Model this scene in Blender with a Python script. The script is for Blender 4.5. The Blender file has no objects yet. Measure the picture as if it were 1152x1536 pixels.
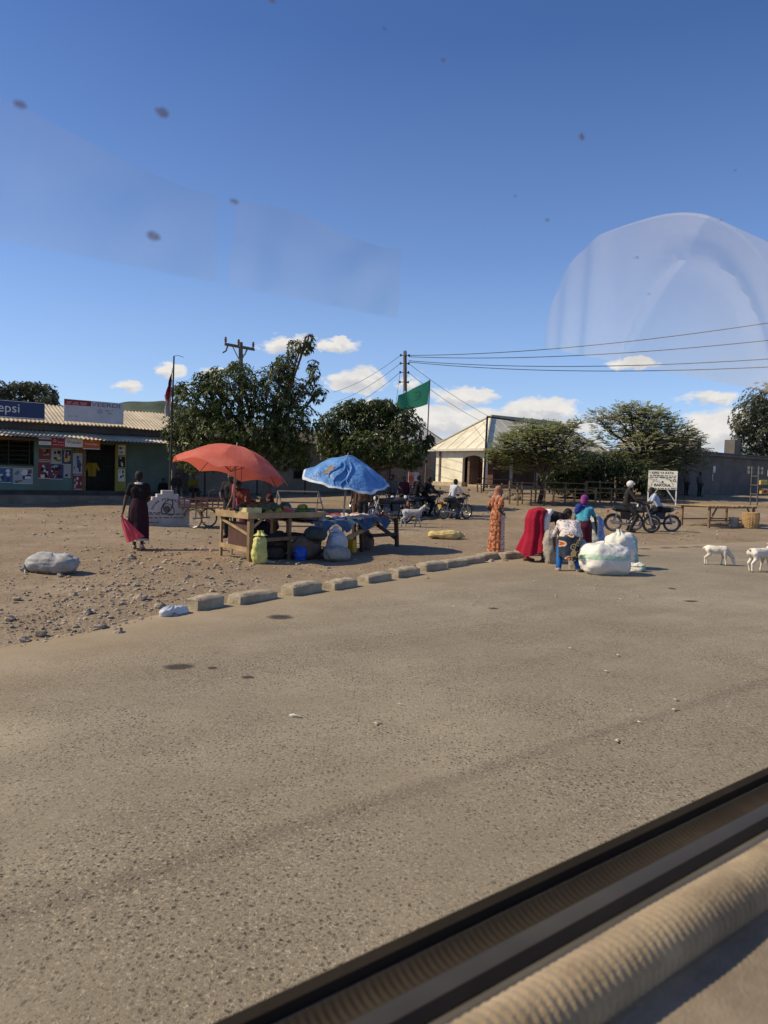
import bpy, bmesh, math, random
import numpy as np
from mathutils import Vector, Matrix, noise as mnoise
R = math.radians
rnd = random.Random(11)
sc = bpy.context.scene
COL = sc.collection

# ------------------------------------------------------------------ camera and ground
FPX, CAMH, ROLL = 1100.0, 1.8, R(1.8)
PITCH = math.atan(56 / FPX)
CAMROT = Matrix.Rotation(math.pi / 2 - PITCH, 3, 'X') @ Matrix.Rotation(ROLL, 3, 'Z')
U = Vector((0.807, 0.59, 0)); U.normalize()          # along the road
N = Vector((U.y, -U.x, 0))                             # from the shops towards the road
UANG = math.atan2(U.y, U.x)

def gz0(y):
    if y <= 30: return 0.0
    if y >= 50: return 1.07 + min((y - 50) * 0.012, 3.0)
    return 1.07 * (y - 30) / 20

EDGE = [(-22, -30), (-14, -14), (-7.2, 1.0), (-5.0, 4.6), (-3.62, 7.15), (-2.72, 8.8), (-1.95, 10.1), (-1.28, 11.2), (-0.1, 12.9), (1.41, 14.9), (3.25, 17.1), (5.1, 18.9), (7.2, 20.6), (12.3, 23.9), (22, 30.2), (60, 57), (300, 230)]
def edge_side(x, y):
    """signed distance to the road edge: positive on the lot, negative on the road"""
    best, sg = 1e9, 1
    for (ax, ay), (bx, by) in zip(EDGE, EDGE[1:]):
        dx, dy = bx - ax, by - ay
        t = max(0, min(1, ((x - ax) * dx + (y - ay) * dy) / (dx * dx + dy * dy)))
        qx, qy = ax + t * dx - x, ay + t * dy - y
        d = qx * qx + qy * qy
        if d < best:
            best = d; sg = 1 if dx * (y - ay) - dy * (x - ax) > 0 else -1
    return sg * math.sqrt(best)
def gz(x, y):
    z = gz0(y)
    s = edge_side(x, y) if (-15 < y < 60 and -40 < x < 60) else 3
    if s > 0:
        k = min(1, s / 0.9); k = k * k * (3 - 2 * k)
        z += k * (0.045 + 0.05 * mnoise.noise(Vector((x * 0.45, y * 0.45, 3.1))) + 0.022 * mnoise.noise(Vector((x * 1.7, y * 1.7, 8.3))))
    return z

def ray(px, py):
    v = Vector(((px - 576) / FPX, -(py - 768) / FPX, -1.0))
    v = CAMROT @ v
    return v / v.y
CAM = Vector((0, 0, CAMH))
def at(px, py, d):
    return CAM + ray(px, py) * d
def G(px, py):
    r = ray(px, py); d = 20.0
    lo, hi = 0.5, 120.0
    for _ in range(40):
        d = (lo + hi) / 2
        p = CAM + r * d
        if p.z > gz0(d): lo = d
        else: hi = d
    p = CAM + r * d
    p.z = gz(p.x, p.y)
    return p
def GD(px, d):
    """ground point under picture column px at distance d"""
    p = at(px, 740, d)
    return Vector((p.x, p.y, gz(p.x, p.y)))
def spot(p, z=0.0):
    return Vector((p[0], p[1], gz(p[0], p[1]) + z))

# ------------------------------------------------------------------ materials
def newmat(name):
    m = bpy.data.materials.new(name); m.use_nodes = True
    nt = m.node_tree; b = nt.nodes['Principled BSDF']
    return m, nt, b
def ramp(nt, fac, stops, interp='LINEAR'):
    r = nt.nodes.new('ShaderNodeValToRGB'); r.color_ramp.interpolation = interp
    e = r.color_ramp.elements
    while len(e) < len(stops): e.new(0.5)
    for q, (p, c) in zip(e, stops):
        q.position = p; q.color = (c[0], c[1], c[2], 1) if not isinstance(c, (int, float)) else (c, c, c, 1)
    nt.links.new(fac, r.inputs[0]); return r.outputs[0]
def noise(nt, scale, detail=3, rough=0.55, vec=None, dist=0.0):
    n = nt.nodes.new('ShaderNodeTexNoise'); n.inputs['Scale'].default_value = scale
    n.inputs['Detail'].default_value = detail; n.inputs['Roughness'].default_value = rough; n.inputs['Distortion'].default_value = dist
    if vec is not None: nt.links.new(vec, n.inputs['Vector'])
    return n.outputs['Fac']
def coord(nt, kind='Object'):
    return nt.nodes.new('ShaderNodeTexCoord').outputs[kind]
def position(nt):
    return nt.nodes.new('ShaderNodeNewGeometry').outputs['Position']
def mapping(nt, vec, scale=(1, 1, 1), rot=(0, 0, 0), loc=(0, 0, 0)):
    m = nt.nodes.new('ShaderNodeMapping'); nt.links.new(vec, m.inputs[0])
    m.inputs['Scale'].default_value = scale; m.inputs['Rotation'].default_value = rot; m.inputs['Location'].default_value = loc
    return m.outputs[0]
def mix(nt, fac, a, b, mode='MIX'):
    m = nt.nodes.new('ShaderNodeMix'); m.data_type = 'RGBA'; m.blend_type = mode
    for s, v in ((0, fac), (6, a), (7, b)):
        if isinstance(v, (int, float)): m.inputs[s].default_value = v
        elif isinstance(v, (tuple, list)): m.inputs[s].default_value = (v[0], v[1], v[2], 1)
        else: nt.links.new(v, m.inputs[s])
    return m.outputs[2]
def math_n(nt, op, a, b=None, c=None, clamp=False):
    m = nt.nodes.new('ShaderNodeMath'); m.operation = op; m.use_clamp = clamp
    for i, v in enumerate((a, b, c)):
        if v is None: continue
        if isinstance(v, (int, float)): m.inputs[i].default_value = v
        else: nt.links.new(v, m.inputs[i])
    return m.outputs[0]
def bump(nt, b, h, strength=0.4, dist=0.02):
    n = nt.nodes.new('ShaderNodeBump'); n.inputs['Strength'].default_value = strength; n.inputs['Distance'].default_value = dist
    nt.links.new(h, n.inputs['Height']); nt.links.new(n.outputs[0], b.inputs['Normal'])
def shade(c, k): return tuple(min(1, v * k) for v in c)

def M(name, c, rough=0.7, var=0.25, scale=6.0, bmp=0.2, bscale=30.0, bdist=0.01, metal=0.0, dirt=None, spec=0.4, c2=None, sheen=0.0):
    m, nt, b = newmat(name)
    v = coord(nt)
    n = noise(nt, scale, 5, 0.6, v)
    col = ramp(nt, n, [(0.3, shade(c, 1 - var)), (0.7, c2 if c2 else shade(c, 1 + var * 0.6))])
    if dirt:
        n2 = noise(nt, scale * 0.45, 6, 0.7, mapping(nt, v, loc=(5, 3, 1)))
        col = mix(nt, ramp(nt, n2, [(0.48, 0.0), (0.72, 0.75)]), col, dirt)
    nt.links.new(col, b.inputs['Base Color'])
    b.inputs['Roughness'].default_value = rough; b.inputs['Metallic'].default_value = metal; b.inputs['Specular IOR Level'].default_value = spec
    if sheen: b.inputs['Sheen Weight'].default_value = sheen
    if bmp: bump(nt, b, noise(nt, bscale, 4, 0.6, v), bmp, bdist)
    return m
def cloth(name, c, c2=None, scale=4.0, var=0.25, wr=0.6, transl=0.0):
    m = M(name, c, 0.85, var, scale, wr, 9.0, 0.03, spec=0.15, c2=c2)
    if transl:
        nt = m.node_tree; b = nt.nodes['Principled BSDF']; o = nt.nodes['Material Output']
        t = nt.nodes.new('ShaderNodeBsdfTranslucent'); t.inputs[0].default_value = (*c, 1)
        ms = nt.nodes.new('ShaderNodeMixShader'); ms.inputs[0].default_value = transl
        nt.links.new(b.outputs[0], ms.inputs[1]); nt.links.new(t.outputs[0], ms.inputs[2]); nt.links.new(ms.outputs[0], o.inputs[0])
    return m
def pattern_spots(name, base, ring, dot, scale, rr=(0.22, 0.33), thr=0.0):
    """round printed motifs on a cloth, each with a ring"""
    m, nt, b = newmat(name); v = coord(nt)
    vo = nt.nodes.new('ShaderNodeTexVoronoi'); vo.inputs['Scale'].default_value = scale; vo.inputs['Randomness'].default_value = 0.75
    vo.voronoi_dimensions = '2D'; sx_ = nt.nodes.new('ShaderNodeSeparateXYZ'); cx_ = nt.nodes.new('ShaderNodeCombineXYZ'); nt.links.new(v, sx_.inputs[0])
    nt.links.new(math_n(nt, 'ADD', sx_.outputs[0], math_n(nt, 'MULTIPLY', sx_.outputs[1], 0.6)), cx_.inputs[0]); nt.links.new(sx_.outputs[2], cx_.inputs[1]); nt.links.new(cx_.outputs[0], vo.inputs['Vector'])
    d = vo.outputs['Distance']
    sep = nt.nodes.new('ShaderNodeSeparateColor'); nt.links.new(vo.outputs['Color'], sep.inputs[0])
    bg = ramp(nt, noise(nt, 7, 3, 0.5, v), [(0.35, base[0]), (0.5, base[1]), (0.65, base[0])], 'CONSTANT')
    dcol = ramp(nt, sep.outputs[0], [(0.0, dot[0]), (0.4, dot[1]), (0.75, dot[2])], 'CONSTANT')
    c = mix(nt, ramp(nt, d, [(rr[1], 1.0), (rr[1] + 0.02, 0.0)]), bg, ring)
    c = mix(nt, ramp(nt, d, [(rr[0], 1.0), (rr[0] + 0.02, 0.0)]), c, dcol)
    c = mix(nt, ramp(nt, d, [(rr[0] * 0.4, 1.0), (rr[0] * 0.4 + 0.02, 0.0)]), c, shade(ring, 0.8))
    nt.links.new(c, b.inputs['Base Color']); b.inputs['Roughness'].default_value = 0.85; b.inputs['Specular IOR Level'].default_value = 0.15
    bump(nt, b, noise(nt, 8, 4, 0.6, v), 0.6, 0.03); return m

# ------------------------------------------------------------------ mesh building
class MB:
    def __init__(s): s.V = []; s.F = []; s.I = []; s.mi = 0
    def add(s, vs, fs):
        o = len(s.V); s.V.extend([tuple(v) for v in vs])
        for f in fs: s.F.append(tuple(i + o for i in f)); s.I.append(s.mi)
        return s
    def box(s, c, d, rot=None, top=1.0):
        c = Vector(c); x, y, z = d[0] / 2, d[1] / 2, d[2] / 2
        vs = [Vector((sx * x * (top if sz > 0 else 1), sy * y * (top if sz > 0 else 1), sz * z)) for sz in (-1, 1) for sy in (-1, 1) for sx in (-1, 1)]
        if rot is not None: vs = [rot @ v for v in vs]
        return s.add([v + c for v in vs], [(0, 2, 3, 1), (4, 5, 7, 6), (0, 1, 5, 4), (2, 6, 7, 3), (0, 4, 6, 2), (1, 3, 7, 5)])
    def beam(s, a, b, w, h=None, roll=0.0):
        a, b = Vector(a), Vector(b); h = h or w
        d = (b - a); L = d.length; d.normalize()
        up = Vector((0, 0, 1)) if abs(d.z) < 0.95 else Vector((0, 1, 0))
        x = d.cross(up).normalized(); y = x.cross(d)
        rot = Matrix((x, d, y)).transposed() @ Matrix.Rotation(roll, 3, 'Y')
        return s.box((a + b) / 2, (w, L, h), rot)
    def tube(s, pts, r, n=8, cap=True):
        pts = [Vector(p) for p in pts]; k = len(pts)
        rs = r if isinstance(r, (list, tuple)) else [r] * k
        vs, fs = [], []; px = None
        for i, p in enumerate(pts):
            t = (pts[min(i + 1, k - 1)] - pts[max(i - 1, 0)])
            if t.length < 1e-9: t = Vector((0, 0, 1))
            t.normalize()
            if px is None: px = t.orthogonal().normalized()
            px = (px - t * px.dot(t))
            px = px.normalized() if px.length > 1e-6 else t.orthogonal().normalized()
            py = t.cross(px)
            for j in range(n):
                a = 2 * math.pi * j / n
                vs.append(p + (px * math.cos(a) + py * math.sin(a)) * rs[i])
        for i in range(k - 1):
            for j in range(n):
                fs.append((i * n + j, i * n + (j + 1) % n, (i + 1) * n + (j + 1) % n, (i + 1) * n + j))
        if cap: fs.append(tuple(range(n - 1, -1, -1))); fs.append(tuple((k - 1) * n + j for j in range(n)))
        return s.add(vs, fs)
    def ring(s, c, rad, r, axis='Y', n=28, m=8, sq=1.0):
        """torus around an axis; sq widens it along the axis"""
        vs, fs = [], []
        for i in range(n):
            a = 2 * math.pi * i / n
            for j in range(m):
                b = 2 * math.pi * j / m
                q = rad + r * math.cos(b); w = r * sq * math.sin(b)
                p = (q * math.cos(a), w, q * math.sin(a))
                if axis == 'Z': p = (p[0], p[2], p[1])
                if axis == 'X': p = (p[1], p[0], p[2])
                vs.append(Vector(p) + Vector(c))
        for i in range(n):
            for j in range(m):
                fs.append((i * m + j, ((i + 1) % n) * m + j, ((i + 1) % n) * m + (j + 1) % m, i * m + (j + 1) % m))
        return s.add(vs, fs)
    def ell(s, c, r, rot=None, nu=14, nv=9):
        c = Vector(c); r = (r, r, r) if isinstance(r, (int, float)) else r
        vs, fs = [], []
        for i in range(nv + 1):
            t = math.pi * i / nv
            for j in range(nu):
                a = 2 * math.pi * j / nu
                v = Vector((math.sin(t) * math.cos(a) * r[0], math.sin(t) * math.sin(a) * r[1], math.cos(t) * r[2]))
                if rot is not None: v = rot @ v
                vs.append(v + c)
        for i in range(nv):
            for j in range(nu):
                fs.append((i * nu + j, (i + 1) * nu + j, (i + 1) * nu + (j + 1) % nu, i * nu + (j + 1) % nu))
        return s.add(vs, fs)
    def cap(s, a, b, r0, r1=None, n=10):
        a, b = Vector(a), Vector(b); r1 = r0 if r1 is None else r1
        d = b - a; L = d.length
        if L < 1e-5: return s.ell(a, max(r0, r1))
        d.normalize()
        pts, rs = [], []
        for t in (1.0, 0.92, 0.7, 0.38): pts.append(a - d * r0 * t); rs.append(r0 * math.sqrt(max(0.0004, 1 - t * t)))
        pts.append(a); rs.append(r0); pts.append(b); rs.append(r1)
        for t in (0.38, 0.7, 0.92, 1.0): pts.append(b + d * r1 * t); rs.append(r1 * math.sqrt(max(0.0004, 1 - t * t)))
        return s.tube(pts, rs, n)
    def lathe(s, prof, c=(0, 0, 0), n=20, rot=None):
        c = Vector(c); vs, fs = [], []
        for r, z in prof:
            for j in range(n):
                a = 2 * math.pi * j / n
                v = Vector((r * math.cos(a), r * math.sin(a), z))
                if rot is not None: v = rot @ v
                vs.append(v + c)
        k = len(prof)
        for i in range(k - 1):
            for j in range(n): fs.append((i * n + j, i * n + (j + 1) % n, (i + 1) * n + (j + 1) % n, (i + 1) * n + j))
        fs.append(tuple(range(n - 1, -1, -1))); fs.append(tuple((k - 1) * n + j for j in range(n)))
        return s.add(vs, fs)
    def prism(s, pts, o, ex, ey, ez, t):
        """a polygon in the (ex, ey) plane at o, given thickness t along ez"""
        o, ex, ey, ez = Vector(o), Vector(ex), Vector(ey), Vector(ez); k = len(pts)
        vs = [o + ex * p[0] + ey * p[1] for p in pts] + [o + ex * p[0] + ey * p[1] + ez * t for p in pts]
        fs = [tuple(range(k)), tuple(range(2 * k - 1, k - 1, -1))] + [(i, i + k, (i + 1) % k + k, (i + 1) % k) for i in range(k)]
        return s.add(vs, fs)
    def grid(s, fn, nu, nv):
        vs = [fn(i / nu, j / nv) for j in range(nv + 1) for i in range(nu + 1)]
        fs = [(j * (nu + 1) + i, j * (nu + 1) + i + 1, (j + 1) * (nu + 1) + i + 1, (j + 1) * (nu + 1) + i) for j in range(nv) for i in range(nu)]
        return s.add(vs, fs)
    def build(s, name, mat, parent=None, smooth=True, ang=40, bevel=0, jit=0):
        me = bpy.data.meshes.new(name)
        V = s.V
        if jit: V = [(x + rnd.uniform(-jit, jit), y + rnd.uniform(-jit, jit), z + rnd.uniform(-jit, jit)) for x, y, z in V]
        me.from_pydata(V, [], s.F)
        mats = mat if isinstance(mat, (list, tuple)) else [mat]
        for m in mats: me.materials.append(m)
        if len(mats) > 1: me.polygons.foreach_set('material_index', s.I)
        if smooth:
            me.polygons.foreach_set('use_smooth', [True] * len(me.polygons)); me.set_sharp_from_angle(angle=R(ang))
        me.update()
        o = bpy.data.objects.new(name, me); COL.objects.link(o); o.parent = parent
        if bevel:
            b = o.modifiers.new('bevel', 'BEVEL'); b.width = bevel; b.segments = 2; b.limit_method = 'ANGLE'
        return o
TSC = bpy.data.scenes.new('workbench')
def blob(mb, name, mat, parent, voxel=0.01, it=4, wob=0.0):
    """overlapping capsules melted into one continuous surface"""
    t = mb.build('tmp', mat, None); COL.objects.unlink(t); TSC.collection.objects.link(t)
    r = t.modifiers.new('r', 'REMESH'); r.mode = 'VOXEL'; r.voxel_size = voxel; r.use_smooth_shade = True
    if it:
        q = t.modifiers.new('s', 'SMOOTH'); q.iterations = it; q.factor = 0.5
    TSC.view_layers[0].update(); dg = TSC.view_layers[0].depsgraph
    me = bpy.data.meshes.new_from_object(t.evaluated_get(dg)); me.name = name
    old = t.data; bpy.data.objects.remove(t); bpy.data.meshes.remove(old)
    if not me.materials: me.materials.append(mat)
    if wob:
        nv = len(me.vertices); co = np.empty(nv * 3, np.float32); no = np.empty(nv * 3, np.float32)
        me.vertices.foreach_get('co', co); me.vertices.foreach_get('normal', no)
        k = np.array([mnoise.noise(Vector(p) * 6) + 0.5 * mnoise.noise(Vector(p) * 13.8) for p in co.reshape(nv, 3)], np.float32)
        me.vertices.foreach_set('co', (co.reshape(nv, 3) + no.reshape(nv, 3) * (wob * k)[:, None]).ravel()); me.update()
    me.polygons.foreach_set('use_smooth', [True] * len(me.polygons))
    o = bpy.data.objects.new(name, me); COL.objects.link(o); o.parent = parent
    return o
def thing(name, label, cat, loc=(0, 0, 0), rz=0.0, group=None):
    o = bpy.data.objects.new(name, None); COL.objects.link(o); o.empty_display_size = 0.2
    o.location = loc; o.rotation_euler = (0, 0, rz)
    return tag(o, label, cat, group)
def tag(o, label, cat, group=None):
    o['label'] = label; o['category'] = cat; o['kind'] = 'thing'
    if group: o['group'] = group
    return o
def place(o, loc, rz=0):
    o.location = loc; o.rotation_euler = (0, 0, rz); return o
def copy_tree(o, parent=None):
    c = o.copy(); COL.objects.link(c); c.parent = parent
    for ch in [x for x in bpy.data.objects if x.parent == o]: copy_tree(ch, c)
    return c
FONT_CACHE = {}
def text(mb, s, o, ex, ey, size, fit=None, bold=0.0, center=True):
    """lettering as flat solid faces at o in the (ex, ey) plane"""
    cu = bpy.data.curves.new('t', 'FONT'); cu.body = s; cu.size = 1.0; cu.offset = bold; cu.resolution_u = 3
    ob = bpy.data.objects.new('t', cu); TSC.collection.objects.link(ob); TSC.view_layers[0].update()
    me = bpy.data.meshes.new_from_object(ob.evaluated_get(TSC.view_layers[0].depsgraph))
    vs = [v.co.copy() for v in me.vertices]; fs = [tuple(p.vertices) for p in me.polygons]
    bpy.data.objects.remove(ob); bpy.data.curves.remove(cu); bpy.data.meshes.remove(me)
    if not vs: return
    x0, x1 = min(v.x for v in vs), max(v.x for v in vs)
    sx = size if fit is None else fit / (x1 - x0)
    o, ex, ey = Vector(o), Vector(ex), Vector(ey)
    mid = (x0 + x1) / 2 if center else x0
    mb.add([o + ex * (v.x - mid) * sx + ey * v.y * size for v in vs], fs)

Z = Vector((0, 0, 1))
# ------------------------------------------------------------------ sky, sun
SUN_TO = Vector((-0.995, -0.06, 0)).normalized() * math.cos(R(41)) + Vector((0, 0, math.sin(R(41))))
def make_world():
    w = bpy.data.worlds.new("World"); sc.world = w; w.use_nodes = True
    nt = w.node_tree; bg = nt.nodes['Background']; out = nt.nodes['World Output']
    sky = nt.nodes.new('ShaderNodeTexSky'); sky.sky_type = 'NISHITA'; sky.sun_disc = False
    sky.sun_elevation = R(41); sky.sun_rotation = math.atan2(SUN_TO.x, SUN_TO.y)
    sky.altitude = 1200; sky.air_density = 1.0; sky.dust_density = 0.6; sky.ozone_density = 1.6
    hs = nt.nodes.new('ShaderNodeHueSaturation'); hs.inputs['Saturation'].default_value = 1.12; hs.inputs['Value'].default_value = 1.0
    nt.links.new(sky.outputs[0], hs.inputs['Color'])
    v = coord(nt, 'Generated'); sx = nt.nodes.new('ShaderNodeSeparateXYZ'); nt.links.new(v, sx.inputs[0])
    hz = ramp(nt, sx.outputs[2], [(0.0, 0.60), (0.10, 0.36), (0.28, 0.12), (0.5, 0.0)])
    nt.links.new(mix(nt, hz, mix(nt, 1.0, hs.outputs[0], (0.93, 1.02, 1.32), 'MULTIPLY'), (5.0, 7.0, 9.6)), bg.inputs[0]); bg.inputs[1].default_value = SKY_STRENGTH
    az = math_n(nt, 'ARCTAN2', sx.outputs[0], sx.outputs[1]); el = math_n(nt, 'ARCSINE', sx.outputs[2])
    n1 = noise(nt, 14, 5, 0.6, mapping(nt, v, scale=(1, 1, 2.2)))
    n2 = noise(nt, 40, 3, 0.6, mapping(nt, v, scale=(1, 1, 1.6), loc=(3, 2, 1)))
    az = math_n(nt, 'ADD', az, math_n(nt, 'MULTIPLY', math_n(nt, 'SUBTRACT', n2, 0.5), 0.042))
    el = math_n(nt, 'ADD', el, math_n(nt, 'MULTIPLY', math_n(nt, 'SUBTRACT', n2, 0.5), 0.026))
    total = None; under = None
    for (px, py, hw, hh, k) in [(193, 579, 36, 13, .95), (252, 557, 36, 18, 1), (320, 559, 30, 14, 1), (424, 517, 58, 24, 1.05), (503, 520, 42, 16, .95), (538, 569, 60, 25, 1.1), (612, 577, 28, 20, 1),
                                (690, 596, 64, 20, 1.1), (640, 632, 200, 38, 1.0), (822, 617, 96, 24, 1.15), (800, 648, 220, 46, 1.05), (948, 549, 50, 12, .95), (1068, 598, 70, 16, .9),
                                (1085, 648, 100, 48, 1.2), (120, 645, 190, 34, .7), (1500, 620, 260, 50, .9)]:
        d = ray(px, py).normalized(); d2 = ray(px + hw, py).normalized(); d3 = ray(px, py - hh).normalized()
        a0 = math.atan2(d.x, d.y); e0 = math.asin(d.z)
        wa = abs(math.atan2(d2.x, d2.y) - a0); we = abs(math.asin(d3.z) - e0)
        qx = math_n(nt, 'MULTIPLY', math_n(nt, 'SUBTRACT', az, a0), 1 / wa); qy = math_n(nt, 'MULTIPLY', math_n(nt, 'SUBTRACT', el, e0), 1 / we)
        qd = math_n(nt, 'SQRT', math_n(nt, 'ADD', math_n(nt, 'MULTIPLY', qx, qx), math_n(nt, 'MULTIPLY', qy, qy)))
        f = math_n(nt, 'MULTIPLY', math_n(nt, 'SUBTRACT', 1.0, qd, clamp=True), k)
        total = f if total is None else math_n(nt, 'MAXIMUM', total, f)
        us = math_n(nt, 'MULTIPLY', f, math_n(nt, 'MULTIPLY', qy, -1.0))
        under = us if under is None else math_n(nt, 'MAXIMUM', under, us)
    dens = math_n(nt, 'ADD', math_n(nt, 'MULTIPLY', total, 1.25), math_n(nt, 'MULTIPLY', math_n(nt, 'SUBTRACT', n1, 0.55), 2.7))
    gate = ramp(nt, total, [(0.0, 0.0), (0.12, 1.0)])
    dens = math_n(nt, 'MULTIPLY', ramp(nt, dens, [(0.08, 0.0), (0.46, 1.0)]), gate)
    ccol = ramp(nt, math_n(nt, 'ADD', under, math_n(nt, 'MULTIPLY', math_n(nt, 'SUBTRACT', 0.6, n2), 0.5)), [(0.0, (0.93, 0.9, 0.86)), (0.35, (0.62, 0.64, 0.68))])
    b2 = nt.nodes.new('ShaderNodeBackground'); nt.links.new(ccol, b2.inputs[0]); b2.inputs[1].default_value = 0.92
    ms = nt.nodes.new('ShaderNodeMixShader'); nt.links.new(dens, ms.inputs[0]); nt.links.new(bg.outputs[0], ms.inputs[1]); nt.links.new(b2.outputs[0], ms.inputs[2])
    nt.links.new(ms.outputs[0], out.inputs[0])
    sl = bpy.data.lights.new('sun', 'SUN'); sl.energy = SUN_STRENGTH; sl.angle = R(0.5); sl.color = (1.0, 0.86, 0.62)
    so = bpy.data.objects.new('sun', sl); COL.objects.link(so); so.rotation_euler = SUN_TO.to_track_quat('Z', 'Y').to_euler()
SKY_STRENGTH, SUN_STRENGTH = 0.105, 5.0
make_world()
cd = bpy.data.cameras.new('camera'); cam = bpy.data.objects.new('camera', cd); COL.objects.link(cam); sc.camera = cam
cd.sensor_fit = 'VERTICAL'; cd.sensor_height = 36; cd.lens = FPX / 1536 * 36; cd.clip_start = 0.02; cd.clip_end = 6000
cam.matrix_world = Matrix.Translation(CAM) @ CAMROT.to_4x4()
sc.render.resolution_x, sc.render.resolution_y = 768, 1024
sc.view_settings.view_transform = 'Standard'; sc.view_settings.look = 'None'; sc.view_settings.exposure = 0

# ------------------------------------------------------------------ ground and road
def dirt_material():
    m, nt, b = newmat('dirt'); v = position(nt)
    big = noise(nt, 0.35, 5, 0.6, v); mid = noise(nt, 2.1, 6, 0.65, v); fine = noise(nt, 28, 6, 0.7, v)
    c = ramp(nt, big, [(0.3, (0.20, 0.148, 0.094)), (0.5, (0.27, 0.204, 0.132)), (0.7, (0.355, 0.28, 0.19))])
    c = mix(nt, ramp(nt, mid, [(0.42, 0.0), (0.62, 0.55)]), c, (0.20, 0.145, 0.095))
    c = mix(nt, ramp(nt, fine, [(0.4, 0.0), (0.7, 0.5)]), c, (0.42, 0.33, 0.225))
    vo = nt.nodes.new('ShaderNodeTexVoronoi'); vo.inputs['Scale'].default_value = 9.0; nt.links.new(v, vo.inputs['Vector'])
    sp = nt.nodes.new('ShaderNodeSeparateColor'); nt.links.new(vo.outputs['Color'], sp.inputs[0])
    peb = math_n(nt, 'MULTIPLY', ramp(nt, vo.outputs['Distance'], [(0.10, 1.0), (0.2, 0.0)]), ramp(nt, sp.outputs[0], [(0.62, 0.0), (0.66, 1.0)]))
    c = mix(nt, math_n(nt, 'MULTIPLY', peb, 0.7), c, ramp(nt, sp.outputs[1], [(0.0, (0.16, 0.115, 0.08)), (1.0, (0.55, 0.44, 0.32))]))
    vf = nt.nodes.new('ShaderNodeTexVoronoi'); vf.inputs['Scale'].default_value = 34.0; nt.links.new(v, vf.inputs['Vector'])
    c = mix(nt, ramp(nt, vf.outputs['Distance'], [(0.1, 0.35), (0.5, 0.0)]), c, (0.2, 0.14, 0.09))
    nt.links.new(c, b.inputs['Base Color']); b.inputs['Roughness'].default_value = 0.95; b.inputs['Specular IOR Level'].default_value = 0.1
    h = math_n(nt, 'ADD', math_n(nt, 'MULTIPLY', mid, 1.4), math_n(nt, 'ADD', math_n(nt, 'MULTIPLY', fine, 0.35), math_n(nt, 'MULTIPLY', peb, 0.35)))
    bump(nt, b, h, 0.9, 0.07); return m
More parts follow.
